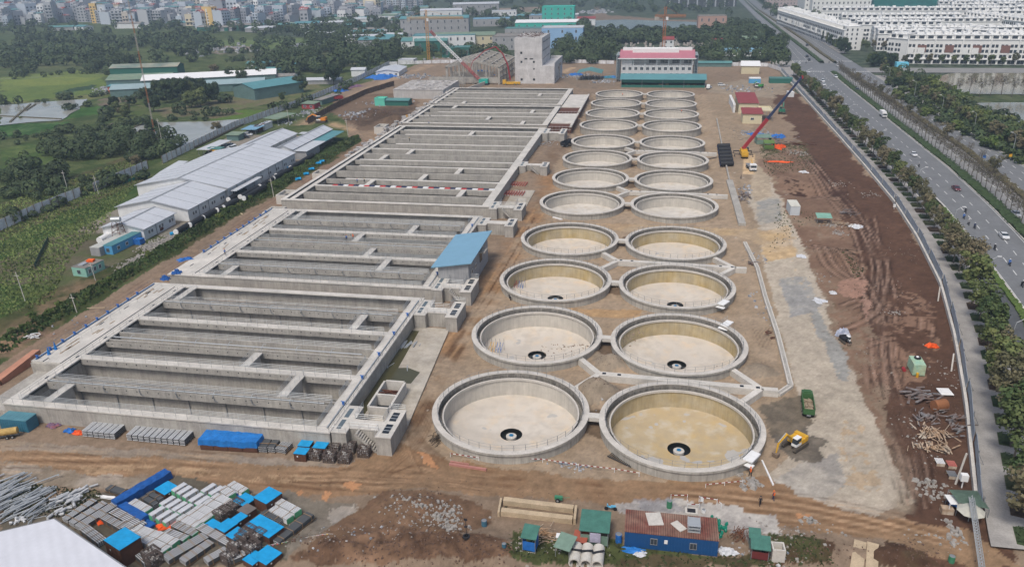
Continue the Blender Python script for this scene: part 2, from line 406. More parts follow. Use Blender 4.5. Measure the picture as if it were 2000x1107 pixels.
    line([(590,245),(640,215),(720,175),(790,145),(850,125)],10,(176,150,124),.9)
    line([(610,240),(700,185),(790,150)],.9,(120,100,82),.6,n=3,gap=2.5)
    put([(640,215),(660,190),(800,180),(820,200),(800,250),(700,255)],(134,112,92),(112,94,78))
    put([(670,235),(720,210),(810,205),(800,240),(700,250)],(88,72,60),(110,92,76))
    put([(860,150),(1000,140),(1000,165),(900,170),(800,195)],(150,132,112),(124,108,92))
    line([(1075,165),(1105,140),(1120,132)],6,(188,160,128),.9)
    put([(1090,150),(1200,140),(1210,172),(1130,172)],(146,130,112),(128,112,96))
    put([(1380,165),(1530,150),(1530,195),(1380,180)],(168,152,132),(150,136,118))
    # around the tanks: sandy fill
    put([(-42,100),(26,98),(30,240),(30,480),(-40,480),(-38,240)],(174,154,131),(156,137,115),world=True,jit=.2)
    put([(26,98),(34,98),(42,235),(46,480),(28,480),(28,238)],(166,147,124),(148,130,109),world=True)
    # brown soil strip along the fence
    put([(36,85),(50,90),(57,125),(71,190),(78,260),(80,480),(66,480),(60,300),(52,235),(48,150),(40,110)],(104,78,63),(86,64,52),world=True,jit=.28)
    put([(1510,345),(1650,345),(1660,390),(1640,410),(1560,400)],(80,58,48),(98,74,60))
    put([(1600,480),(1660,480),(1690,520),(1680,540),(1630,545)],(66,56,42),(76,74,48),jit=.25)
    for pl in ([(1480,280),(1570,280),(1600,310),(1500,340)],[(1510,400),(1590,400),(1600,440),(1560,445),(1520,430)],[(1610,560),(1650,555),(1650,590),(1620,600)],[(1640,680),(1680,680),(1680,695),(1640,695)]):
        put(pl,(84,88,56),(104,90,68),thr=-.1)
    put([(1480,310),(1560,300),(1600,325),(1590,350),(1490,345)],(154,126,108),(134,108,92),a=.7)
    put([(1500,300),(1560,290),(1640,400),(1690,520),(1700,700),(1740,860),(1780,960),(1740,940),(1690,780),(1640,640),(1560,470),(1510,400)],(146,120,100),(118,94,78),warp=1.2,thr=-.3)
    put([(1640,640),(1760,560),(1820,600),(1840,700),(1760,760),(1700,740)],(136,108,90),thr=-.05)
    # gravel haul road (pale) with grey patches
    put([(1462,385),(1478,345),(1500,345),(1525,390),(1550,440),(1600,560),(1640,680),(1690,780),(1735,870),(1755,930),(1790,980),(1700,1010),(1560,970),(1500,930),(1560,860),(1560,780),(1520,640),(1490,500),(1475,430)],(192,180,162),(176,164,148),warp=.5)
    put([(1478,395),(1520,385),(1530,430),(1480,440)],(160,158,152),(172,164,150),warp=.5)
    put([(1465,340),(1480,320),(1500,345),(1510,380),(1475,395)],(176,160,138),warp=.5)
    put([(1450,295),(1472,300),(1475,340),(1452,340)],(208,180,142),warp=.3)
    put([(1520,545),(1575,540),(1605,605),(1545,620)],(164,162,158),(172,166,154),warp=.6)
    put([(1530,500),(1550,500),(1620,640),(1600,660)],(196,168,130),a=.5,thr=0)
    put([(1580,605),(1600,610),(1660,700),(1655,745),(1640,740)],(160,158,152),warp=.6)
    put([(1475,455),(1540,440),(1560,500),(1500,510)],(204,172,126),(186,166,140),warp=.6,a=.8)
    put([(1220,440),(1480,448),(1560,465),(1480,480),(1440,462),(1210,452)],(196,168,128),(170,150,124),warp=.6,a=.8)
    put([(1220,450),(1040,450),(1010,460),(1050,430),(1240,438)],(160,134,106),(176,150,118),warp=.5,a=.7)
    put([(1520,930),(1570,900),(1640,890),(1640,960),(1600,990),(1510,965)],(164,158,150),(178,170,158),warp=.8)
    put([(1500,840),(1560,830),(1620,860),(1600,900),(1540,905)],(116,108,98),(134,124,110))
    put([(1490,790),(1560,775),(1600,820),(1560,850),(1495,850)],(122,112,98),(140,126,108))
    put([(1650,820),(1690,830),(1720,960),(1640,960)],(190,158,116),(172,150,122),warp=.8,a=.6,thr=-.1)
    line([(1700,780),(1745,870),(1770,950),(1760,1000)],3,(148,134,116),.9)
    line([(1705,690),(1690,720),(1700,760),(1735,830),(1770,910)],1,(160,134,116),.6)
    # wheel ruts in the brown soil
    RU=(60,44,36); RL=(172,144,126)
    for pts in ([(1700,420),(1712,520),(1716,640),(1722,760),(1745,860),(1775,960)],[(1650,600),(1690,590),(1712,640),(1716,720)],[(1600,480),(1620,520),(1680,560),(1712,600)],[(1740,700),(1745,780),(1765,860),(1788,940)],[(1560,300),(1600,360),(1660,430),(1690,500),(1700,600),(1715,700),(1740,800),(1770,900),(1790,990)],
                [(1575,300),(1620,360),(1680,430),(1720,500),(1725,600),(1728,700),(1755,800),(1790,900),(1800,980)],
                [(1560,290),(1640,380),(1700,470),(1735,560),(1735,700)],
                [(1640,640),(1700,610),(1720,560),(1725,500)],[(1600,640),(1660,645),(1720,610),(1740,560)],
                [(1660,680),(1720,660),(1760,655)],[(1580,480),(1640,500),(1690,560),(1720,640)],[(1760,590),(1800,600),(1810,640),(1790,700)]):
        line(pts,.5,RU,.7,n=3,gap=1.9,wob=.25); line(pts,.5,RL,.5,n=2,gap=2.3,wob=.3)
    put([(1640,545),(1690,545),(1690,575),(1640,580)],(168,132,114),a=.8); put([(1670,580),(1710,585),(1690,620)],(160,128,112),a=.8)
    # front cross road and the track between basins and tanks
    FR=(158,130,102)
    put([(0,865),(300,880),(720,900),(760,860),(880,900),(1100,930),(1400,940),(1500,930),(1560,965),(1700,1010),(1900,1040),(2000,1107),(1900,1107),(1700,1050),(1400,1010),(1100,975),(800,965),(560,970),(330,930),(0,935)],FR,(146,117,90),warp=.7)
    put([(0,905),(200,925),(330,945),(240,960),(0,945)],(150,136,118),(164,152,138),warp=.8)
    put([(0,862),(700,900),(680,912),(0,880)],(160,150,138),(150,136,118),warp=.6,a=.8)
    line([(755,880),(800,790),(870,690),(940,590),(1000,490),(1045,420),(1075,340)],9,(150,118,88),1.,wob=.4)
    line([(1065,330),(1100,270),(1130,215),(1145,185)],6,(120,98,78),.9,wob=.4)
    DK=(96,70,50); LT=(190,160,128)
    for o in range(-3,4):
        d=o*7
        line([(0,900+d),(300,905+d),(620,925+d),(900,945+d),(1300,965+d),(1600,1000+d),(1850,1060+d)],.42,DK if o%2 else LT,.5,n=2,gap=2.1,wob=.3)
    for o in range(6):
        line([(700+o*10,910+o*4),(780+o*6,880),(812+o*5,840),(850+o*4,760)],.4,DK,.8,wob=.25); line([(770+o*5,840),(790+o*4,890+o*2),(850,925+o*3),(960,940+o*3)],.4,DK if o%2 else LT,.8,wob=.25); line([(560,925+o*4),(700,925+o*5),(860,945+o*3),(1000,955+o*2)],.4,LT if o%2 else DK,.7,wob=.6)
    for o in range(5):
        line([(640+o*8,915),(760,890-o*6),(800+o*4,820),(870+o*3,705),(950,590),(1000,510),(1050,425)],.45,DK,.7,n=2,gap=1.8,wob=.3)
        line([(780+o*6,835),(830,890-o*4),(900,930-o*3),(1060,950-o*2),(1250,960)],.4,DK,.55,n=2,gap=1.8,wob=.3)
        line([(520,935+o*3),(640,945+o*3),(720,930+o*4),(860,900-o*5)],.4,DK,.5,wob=.3)
    line([(790,800),(870,690),(945,590),(1010,480),(1055,410)],.8,(186,150,112),.7,n=2,gap=3.4,wob=.3)
    put([(150,905),(400,915),(600,930),(560,940),(300,925),(150,918)],(182,156,124),a=.5,thr=0)
    for c in ([(815,880),(832,885),(855,915),(845,918),(825,905)],[(670,945),(690,940),(710,945),(690,960),(675,955)],[(635,960),(650,962),(642,980),(630,975)],[(577,962),(592,957),(600,963),(585,967)],[(1560,1003),(1590,1001),(1588,1009),(1560,1010)],[(830,980),(850,975),(845,990),(830,990)]):
        put(c,(186,138,100),warp=.5,jit=.05)
    line([(885,920),(940,932),(990,927)],.5,(200,172,138),.7)
    # gravel / cement patches at the front
    put([(560,960),(600,975),(690,985),(695,1020),(640,1045),(590,1060),(560,1107),(480,1107),(500,1000)],(140,130,118),(124,116,104),warp=.7)
    put([(640,995),(690,988),(690,1015),(655,1035),(640,1030)],(168,160,150),(156,146,134),warp=1.)
    put([(700,1025),(725,1010),(738,1045),(715,1052)],(204,204,200),(176,172,164),warp=.6)
    put([(1195,980),(1300,975),(1420,990),(1510,1015),(1520,1050),(1440,1050),(1380,1020),(1230,1010)],(166,160,156),(186,180,172),warp=.8)
    put([(1230,975),(1280,970),(1340,995),(1280,998)],(152,150,152),a=.7)
    put([(1440,1040),(1560,1050),(1580,1060),(1460,1065)],(134,130,128),(150,140,128),warp=.8)
    put([(984,990),(1120,1006),(1119,1012),(982,998)],(66,62,44),warp=.1)
    # broken soil and weeds along the bottom
    put([(690,1000),(740,965),(860,975),(940,985),(960,1020),(900,1060),(560,1107),(900,1107),(560,1107)],(134,108,86),(112,88,70),jit=.3)
    put([(570,1107),(640,1065),(760,1045),(960,1060),(1010,1107)],(104,80,64),(124,98,78),jit=.3)
    put([(990,1045),(1220,1060),(1400,1085),(1500,1080),(1510,1107),(990,1107)],(92,80,62),(76,82,50),jit=.3)
    put([(1220,1085),(1400,1090),(1400,1107),(1200,1107)],(68,76,46),(88,78,58),jit=.3)
    put([(1490,1040),(1590,1050),(1640,1060),(1640,1107),(1500,1107)],(96,74,58),(74,76,48),jit=.3)
    put([(1720,1060),(1800,1075),(1850,1107),(1710,1107)],(90,68,54),(80,74,52),jit=.3)
    put([(0,930),(60,945),(180,965),(190,1000),(60,1010),(0,1010)],(88,92,58),(128,112,90),thr=-.2)
    put([(0,1000),(230,960),(350,930),(560,980),(560,1107),(0,1107)],(112,104,92),(92,86,74),warp=.6)
    for pl in ([(1120,755),(1165,740),(1205,765),(1190,790),(1140,795)],[(1160,700),(1200,695),(1225,725),(1170,735)],[(1440,720),(1500,710),(1530,740),(1450,745)],[(1090,690),(1160,680),(1170,700),(1100,710)]): put(pl,(158,144,126),(142,128,110))
    # darker damp soil between the tanks
    for (a,b) in [(1160,825),(1190,680),(1205,560),(1222,470),(1230,405),(1235,360),(1238,318)]:
        x,y=P(a,b); put([(x-3,y-4),(x+3,y-4),(x+2,y+4),(x-2,y+4)],(104,86,70),(88,72,58),world=True,a=.8)
    put([(1060,600),(1250,605),(1255,622),(1070,615)],(182,150,112),warp=.3)
    for y in range(0,5): line([(1470+y*6,640),(1490+y*6,700),(1475+y*6,740)],.3,(120,102,84),.6)
    for y in range(4): line([(1085,660+y*8),(1130,665+y*8),(1170,650+y*8)],.3,(112,92,74),.7)
    # litter of pale stones
    sp=(vnoise(X*3.1,Y*3.1,91)>.985)&(mid>.0)&(Y<330)&(X>-45)&(X<80); C[sp]=C[sp]*.4+lin((205,200,190))*.6
    # overall variation
    bl=np.clip((fbm(X,Y,3.2,4,81)-.12)*5,0,1)-np.clip((-.16-fbm(X,Y,2.4,4,83))*5,0,1)
    site=(X>-150)&(X<82)&(Y<520); C*=(1+.12*big+.13*mid+.13*fin+site*.09*bl+rg.normal(0,.045,X.shape)+.10*fbm(X,Y,.55,2,87))[...,None]
    C=np.clip(C,0.01,.9)
    idx=np.arange(NR*NC).reshape(NR,NC)
    F=np.stack([idx[:-1,:-1],idx[:-1,1:],idx[1:,1:],idx[1:,:-1]],-1).reshape(-1,4)
    xf,yf,zf=X.ravel(),Y.ravel(),Z.ravel()
    mx=xf[F].mean(1); my=yf[F].mean(1); keep=np.ones(len(F),bool)
    for tx in TX:
        for ty in TY: keep&=np.hypot(mx-tx,my-ty)>13.3
    for x0,x1,y0,y1 in HOLES: keep&=~((mx>x0)&(mx<x1)&(my>y0)&(my<y1))
    F=F[keep]
    me=bpy.data.meshes.new('ground'); me.vertices.add(NR*NC); me.vertices.foreach_set('co',np.stack([xf,yf,zf],-1).ravel())
    me.loops.add(F.size); me.loops.foreach_set('vertex_index',F.ravel().astype(np.int32)); me.polygons.add(len(F))
    me.polygons.foreach_set('loop_start',np.arange(0,F.size,4,dtype=np.int32)); me.polygons.foreach_set('loop_total',np.full(len(F),4,np.int32))
    me.update(calc_edges=True); me.polygons.foreach_set('use_smooth',np.ones(len(F),bool))
    ca=me.color_attributes.new('Col','FLOAT_COLOR','POINT')
    ca.data.foreach_set('color',np.concatenate([C.reshape(-1,3),np.ones((NR*NC,1))],1).ravel().astype(np.float32))
    me.materials.append(mat('ground_soil',(.3,.25,.2),.95,.12,1.5,bump=.6,attr='Col',fine=.15,spec=.1))
    o=bpy.data.objects.new('ground',me); COL.objects.link(o); o['kind']='structure'
make_ground()
# ---------------- rectangular concrete basins ----------------
PITF=-2.6; BT=3.6
GRATE=plain('grey_grating',(.10,.13,.15),.5); PIPEB=plain('blue_valve',(.03,.12,.38),.5)
def basin(bi,y0,y1,n,label,detail=True,skipx=None):
    xl=bxl((y0+y1)/2); xi=xl+(8.7 if detail else 3.6); xr=BXR-2.4
    b=thing('concrete_basin',label,'basin',((xl+BXR)/2,y0,0)); W=True
    m=MB(); m.bb(xl if bi else xi-1.8,BXR,y0,y0+.5,PITF,BT-.25); m.bb(xl,BXR,y1-.5,y1,PITF,BT-.25)
    m.bb(xl,xl+.5,y0+(15 if bi==0 else .5),y1-.5,PITF,BT-.25)
    if bi==0: m.bb(xl+1,xi-1.86,y0+.5,y0+15,-1,1.6); m.bb(xl,xi-1.86,y0+14.6,y0+15,-1,BT-.25); m.bb(xi-1.85,xi-1.5,y0+.5,y0+15,-1,BT-.26)
    m.bb(BXR-.5,BXR,y0+.5,y1-.5,PITF,BT-.25)
    m.bb(xi-.3,xi+.1,y0+.5,y1-.5,PITF,BT-1.0)
    m.bb(xr-.1,xr+.3,y0+.5,y1-.5,PITF,BT-1.0)
    part('outer_wall',m,CONC,b,W)
    m=MB(); m.bb(xl+.5,BXR-.5,y0+.5,y1-.5,PITF-.3,PITF); part('floor',m,CONCP,b,W)
    # perimeter decks
    m=MB(); m.bb(xl-.15 if bi else xi-1.85,BXR+.15,y0-.15,y0+1.5,BT-.247,BT); m.bb(xl-.15,BXR+.15,y1-1.5,y1+.15,BT-.247,BT)
    m.bb(xr-.2,BXR+.15,y0+1.5,y1-1.5,BT-.247,BT)
    m.bb(xl-.15,xi-2.2 if detail else xl+1.2,y0+(15 if bi==0 else 1.5),y1-1.5,BT-.247,BT); m.bb(xi-(1.85 if detail else 1.2),xi+.5,y0+1.5,y1-1.5,BT-.247,BT)
    part('deck',m,CONCL,b,W)
    sp=(y1-y0)/(n-1) if n>7 else (y1-y0)/ (n-1)
    ys=[y0+i*(y1-y0)/(n-1) for i in range(n)]
    k=0; lanes=[]
    for i in range(1,n-1):
        y=ys[i]; mid=(n==7 and i==3); pipe=(i%2==1) if n==7 else (i%3==1)
        m=MB()
        if mid and detail:
            m.bb(xi+.5,xr-.2,y-2.0,y-1.6,PITF,BT-.1); m.bb(xi+.5,xr-.2,y+1.4,y+1.8,PITF,BT-.1); m.bb(xi+.5,xr-.2,y-1.6,y+1.4,1.4,1.8)
            m.bb(xi+.5,xr-.2,y-2.9,y-2.0,BT-1.3,BT-.8); m.bb(xi+.5,xr-.2,y-3.0,y-2.9,BT-1.3,BT-.1)
        else:
            m.bb(xi+.1,xr-.1,y-.2,y+.2,PITF,BT-.4)
            if pipe: # open launder either side
                m.bb(xi+.5,xr-.2,y-1.35,y-1.2,BT-(1.5 if detail else 2.),BT-.02); m.bb(xi+.5,xr-.2,y+.9,y+1.05,BT-1.5,BT-.1); m.bb(xi+.5,xr-.2,y-1.2,y+.9,BT-1.5,BT-1.3 if detail else BT-.5)
                m.bb(xi+.5,xr-.2,y-.25,y+.1,BT-.4,BT-.05)
            else:
                m.bb(xi+.5,xr-.2,y-1.3,y-1.1,BT-(1.4 if detail else 1.9),BT-.22); m.bb(xi+.5,xr-.2,y-1.1,y+.7,BT-(1.4 if detail else 1.9),BT-1.2)
        w=part('partition_wall',m,CONC,b,W)
        if not pipe and not (mid and detail):
            q=MB(); q.bb(xi+(6 if i%2 else .5)+(2 if not detail and i%3==0 else 0),xr-.2,y-1.32,y+(.35 if detail else .1),BT-.218,BT-.0)
            part('walkway_slab',q,CONCL,w,W)
        if detail:
            # anchor sockets in the fascia
            q=MB(); x=xi+2
            while x<xr-1:
                q.bb(x-.09,x+.09,y-(3.03 if mid else 1.38),y-(2.96 if mid else 1.32),BT-.62,BT-.42); x+=2.2
            o=part('socket_row',q,DARK,w,W); o['kind']='stuff'
        if pipe and detail:
            q=MB(); q.tube([(xi+1,y-1.0,BT+.12),(xr-2,y-1.0,BT+.12)],.13,8)
            x=xi+5
            while x<xr-3:
                q.tube([(x,y-1.,BT+.15),(x+.1,y-.4,BT+.5),(x+.6,y-.2,BT+.5)],.06,5)
                x+=7.5
            part('air_pipe',q,STEEL,b,W); q=MB(); x=xi+5
            while x<xr-3:
                q.tube([(x,y-1.,BT+.1),(x+.2,y-1.5,BT-.1),(x+.4,y-1.55,BT-.9),(x+1.5,y-1.0,BT-1.7),(x+1.7,y-.35,BT-2.2),(x+1.7,y-.35,PITF)],.09,5); x+=7.5
            o=part('drop_pipe',q,GREYM,b,W); o['kind']='stuff'
        if detail:
            q=MB(); yy=y-(3 if mid else 1.25); q.rail([(xi+.8,yy+.05,BT),(xr-.6,yy+.05,BT)],1.1,2.4,.028,(1.,))
            part('railing',q,GREYM,b,W)
            yb=y+(1.7 if mid else .3)
            q=MB(); q.rail([(xi+1.5,yb,BT-.3),(xr-1,yb,BT-.3)],1.3,2.4,.035,(1.,.75,.5,.25)); part('railing',q,STEEL,b,W)
    if detail:
        r=random.Random(bi+40); q=MB()
        for i in range(14):
            yy=r.uniform(y0+18,y1-4); q.box(xl+r.uniform(1.6,5.),yy,BT,.25,r.uniform(1.5,4.5),.07,r.uniform(-.1,.1))
        part('walk_board',q,mat('deck_timber',(.33,.25,.17),.85,.3),b,W)
        q=MB()
        for i in range(6): yy=y0+6+i*8.5; q.bb(xl+2.4,xl+2.7,yy+9*(bi==0),yy+1.6+9*(bi==0),BT+.003,BT+.02); q.bb(xi-.8,xi-.5,yy+3,yy+4,BT+.003,BT+.02)
        part('deck_slot',q,DARK,b,W)
        q=MB(); q.rail([(xl+3.3,y0+16,BT),(xl+3.3,y1-2,BT)],1.,3.2,.03,(1.,)); q.rail([(xi+.4,y0+2,BT),(xi+.4,y1-2,BT)],1.1,2.2,.03,(1.,.5)); part('railing',q,GREYM,b,W)
    # bridges across a lane
    r=random.Random(bi*5+2)
    for i in range(n-1):
        lo=ys[i]+(1.5 if i==0 else .3); hi=ys[i+1]-1.3
        if n==7 and detail and i==3: lo=ys[3]+1.8
        if n==7 and detail and i==2: hi=ys[3]-3.
        fx={0:[-106.5],1:[-68.],2:[-75.],3:[-82.5] if bi==1 else [-68],4:[-69.] if bi==1 else [-61.],5:[-109.]}.get(i,[]) if n==7 else [r.choice([-108,-100,-83,-72,-64])]
        if bi==0 and i==0: fx=[-106.5]; 
        if bi==0: fx={0:[-106.5],1:[-64.5],2:[-77.],3:[],4:[-62.],5:[-109.5]}[i]
        if not detail and r.random()<.35: fx=[]
        for x in fx:
            q=MB(); q.bb(x-.9,x+.9,lo,hi,BT-.3,BT-.02); q.bb(x-.25,x+.25,lo,hi,PITF,BT-.3)
            o=part('cross_bridge',q,CONCL,b,W)
            if detail:
                q=MB()
                for s in (-.85,.85): q.rail([(x+s,lo,BT),(x+s,hi,BT)],1.1,2.,.03,(1.,.66,.33))
                part('railing',q,STEEL,o,W)
    if detail:
        q=MB()
        q.rail([(xi-1.8,y0+.0,BT),(BXR,y0+.0,BT)],1.1,2.2,.028,(1.,)); part('railing',q,GREYM,b,W)
        q=MB(); q.rail([(xi+.5,y0+1.4,BT),(xr-.3,y0+1.4,BT),(xr-.3,ys[1]-1.4,BT)],1.1,2.4,.035,(1.,.75,.5,.25)); part('railing',q,STEEL,b,W)
        q=MB(); q.rail([(BXR,y0,BT),(BXR,y1,BT)],1.1,2.2,.028,(1.,.5)); part('railing',q,GREYM,b,W)
        q=MB(); q.rail([(xl,y0+15,BT),(xl,y1,BT)],1.1,2.2,.028,(1.,)); part('railing',q,GREYM,b,W)
        for i in range(1,n-1):
            q=MB(); q.rail([(xr-.3,ys[i]+1.8,BT),(xr-.3,ys[i+1]-3.1,BT)],1.1,2.,.035,(1.,.75,.5,.25)); part('railing',q,STEEL,b,W)
        # service pipes on the decks
        q=MB(); q.tube([(BXR-.8,y0+1,BT+.2),(BXR-.8,y1-2,BT+.2)],.13,8); part('air_pipe',q,STEEL,b,W)
        q=MB(); q.tube([(xl+.6,y0+15.5,BT+.2),(xl+.6,y1-1,BT+.2)],.14,8); part('air_pipe',q,plain('blue_grey_pipe',(.12,.2,.34),.5),b,W)
        for i in range(int((y1-y0-17)/3.6)):
            q=MB(); yv=y0+16+i*3.6; q.box(xl+.6,yv,BT,.35,.35,.7); q.tube([(xl+.2,yv,BT+.75),(xl+1,yv,BT+.75)],.08,6); part('valve',q,PIPEB,b,W)
        for i in range(1,n-1):
            q=MB(); q.tube([(BXR-.8,ys[i]-1,BT),(BXR-.8,ys[i]-1,BT+.8)],.22,8); q.tube([(BXR-1.2,ys[i]-1,BT+.85),(BXR-.4,ys[i]-1,BT+.85)],.08,6); part('valve',q,PIPEB,b,W)
    return b,ys
BAS=[]
BAS.append(basin(0,*BLK[0],'long concrete basin nearest the viewer, with open lanes, grey pipes and thin railings'))
BAS.append(basin(1,*BLK[1],'second concrete basin from the front, beside the blue-roofed shed'))
BAS.append(basin(2,*BLK[2],'widest middle concrete basin with the red and blue sheeting laid along one wall',detail=False))
BAS.append(basin(3,*BLK[3],'fourth concrete basin, beside the unfinished walls with rusty formwork',detail=False))
BAS.append(basin(4,*BLK[4],'farthest concrete basin, just in front of the grey concrete tower',detail=False))
# outlet chambers on the right side of the basins
def chamber(x0,y0,x1,y1,label,mirror=False,stairs=True,rails=True):
    c=thing('outlet_chamber',label,'concrete chamber',(x0,y0,0)); W=True
    yb0,yb1=(y0+1.6,y0+4.2) if not mirror else (y1-4.6,y1-2)
    m=MB(); m.bb(x0,x0+2.6,y0,y1,-.6,BT-.2); m.bb(x0+2.6,x1-2.6,yb0,yb1,-.6,BT-.2); m.bb(x1-2.6,x1,y0-.3,y1,-.6,BT-.2)
    part('wall',m,CONC,c,W)
    m=MB(); m.bb(x0,x0+2.7,y0-.1,y1+.1,BT-.197,BT); m.bb(x0+2.7,x1-2.7,yb0-.1,yb1+.1,BT-.197,BT); m.bb(x1-2.7,x1+.1,y0-.4,y1+.1,BT-.197,BT)
    part('deck',m,CONCL,c,W)
    for f in (.12,.55):
        m=MB(); L=(y1-y0); m.bb(x0+.5,x0+1.3,y0+f*L,y0+(f+.34)*L,BT+.004,BT+.03); part('grating',m,GRATE,c,W)
    for f in (.1,.55):
        m=MB(); m.bb(x1-1.9,x1-.7,y0+f*L,y0+(f+.33)*L,BT+.004,BT+.02); o=part('hatch',m,DARK,c,W)
        m=MB(); 
        for g in (.3,.65): m.bb(x1-1.95,x1-.65,y0+(f+.33*g)*L-.07,y0+(f+.33*g)*L+.07,BT+.02,BT+.05)
        part('crossbar',m,STEEL,o,W)
    if stairs:
        m=MB(); 
        for i in range(11): m.bb(x0+4.2+i*.33,x0+4.6+i*.33,yb0-1.5,yb0-.15,BT-.35-i*.33,BT-.1-i*.33)
        m.beam((x0+4.1,yb0-1.5,BT-.3),(x0+8,yb0-1.5,-.2),.1,.35); m.beam((x0+4.1,yb0-.2,BT-.3),(x0+8,yb0-.2,-.2),.1,.35)
        part('stairs',m,CONC,c,W)
    if rails:
        m=MB(); m.rail([(x0+2.7,yb0,BT),(x1-2.7,yb0,BT),(x1-2.7,y0-.3,BT)],1.1,1.6,.03,(1.,.5))
        m.rail([(x0+2.7,y1,BT),(x0+2.7,yb1,BT),(x1-2.7,yb1,BT),(x1-2.7,y1,BT),(x1,y1,BT)],1.1,1.6,.035,(1.,.66,.33)); m.rail([(x0+.2,y0,BT),(x0+2.6,y0,BT)],1.1,1.3,.03,(1.,))
        part('railing',m,STEEL,c,W)
    return c
chamber(BXR+.2,101.8,-40.6,110.,'outlet chamber with stairs at the front corner of the nearest basin, above the steel cages')
chamber(BXR+.2,148.5,-41.2,156.5,'railed outlet chamber with broken slabs piled at its foot',mirror=False,stairs=False)
chamber(BXR+.2,162.6,-41.4,171.,'outlet chamber below the blue-roofed shed')
chamber(BXR+.2,212,-40.2,219,'plain outlet chamber behind the blue-roofed shed, beside a sand track',stairs=False,rails=False)
chamber(BXR+.2,228,-40.4,236,'outlet chamber with stairs beyond the dirt gap, before the red steel bars')
chamber(BXR+.2,283,-40.2,290,'outlet chamber beside scaffolding, first one past the rows of red bars',rails=False)
chamber(BXR+.2,343,-40.8,354,'large outlet chamber with a dark truck parked at its corner',stairs=False,rails=False)
# unfinished chambers with rusty formwork, far right side
for (y0,y1,lb) in ((362,395,'unfinished chamber with rusty formwork and fresh white slab, nearer one'),(400,455,'unfinished chamber with rusty formwork and fresh white slab, farther one')):
    c=thing('unfinished_chamber',lb,'concrete chamber',(BXR+.3,y0,0)); m=MB(); m.bb(BXR+.3,-40,y0,y1,-.5,2.6); part('formwork',m,RUST,c,True)
    m=MB(); m.bb(BXR+.4,-39.7,y0+(y1-y0)*.25,y1,2.604,3.0); m.bb(-40.6,-39.6,y0,y1,2.604,3.4); part('slab',m,CONCL,c,True)
    m=MB(); 
    for i in range(7): x=BXR+1+i*1.6; m.tube([(x,y0-.4,0),(x,y0-.4,3.3)],.05,4); 
    m.tube([(BXR+.5,y0-.4,3),(-40,y0-.4,3)],.05,4); m.tube([(BXR+.5,y0-.4,1.6),(-40,y0-.4,1.6)],.05,4); part('scaffold_poles',m,STEEL,c,True)
# left inlet boxes
for (x0,x1,y0,y1,z,lb) in ((-122.2,-117.2,216,223,3.4,'square open inlet box at the left of the gap between two basins'),(-127.5,-122,236,243,3.2,'small cream inlet box left of the red and blue sheeting'),(-134,-129,352,360,3.3,'open white inlet box near the yellow digger'),(-128.5,-124,268,274,2.4,'low box beside the blue pipe fittings')):
    c=thing('inlet_box',lb,'concrete box',(x0,y0,0)); m=MB(); m.bb(x0,x1,y0,y0+.4,-.4,z); m.bb(x0,x1,y1-.4,y1,-.4,z); m.bb(x0,x0+.4,y0+.4,y1-.4,-.4,z); m.bb(x1-.4,x1,y0+.4,y1-.4,-.4,z)
    part('wall',m,CONCL,c,True); m=MB(); m.bb(x0+.4,x1-.4,y0+.4,y1-.4,z-1.2,z-1.); part('cover',m,CONC,c,True)
    m=MB(); m.bb(x0+1.3,x1-1.3,y0+1.8,y1-1.8,z-.996,z-.95); part('hatch',m,DARK,c,True)
# apron slab beside the nearest basin
m=MB(); m.prism([(BXR,110),(-40.6,110.2),(-43.2,149),(BXR,149)],.02,.32); struct('apron_slab',m,mat('stained_slab',(.46,.42,.36),.9,.3,.25,col2=(.33,.29,.23),fine=.1))
m=MB(); m.prism([(BXR+.05,111),(-49.6,111),(-48.9,130),(-49.6,147),(BXR+.05,147)],.324,.33); m.prism([(-49,124),(-44.5,124.5),(-44,129),(-47,130.5),(-49.2,130)],.335,.338)
struct('standing_water',m,mat('muddy_water',(.07,.065,.03),.12,.1,.5,spec=.5))
c=thing('sump_pit','open roofless concrete sump with rusty struts inside','concrete pit',(-47.6,110.6,0))
m=MB(); 
for a in ((-48.6,-48.2,112,121),(-44.6,-44.2,112,121),(-48.2,-44.6,111.6,112),(-48.2,-44.6,116,116.4),(-48.2,-44.6,121,121.4)): m.bb(a[0],a[1],a[2],a[3],.3,2.6)
part('wall',m,CONCL,c,True)
m=MB(); m.bb(-48.2,-44.6,112,121,.33,.36); part('floor',m,DARK,c,True)
m=MB(); m.beam((-48.2,117,2.3),(-44.6,120,1.2),.25,.25); m.beam((-44.6,117,2.3),(-48.2,120,1.),.25,.25); m.beam((-48.2,118.6,2),(-44.6,118.6,2),.2,.2); part('strut',m,RUST,c,True)
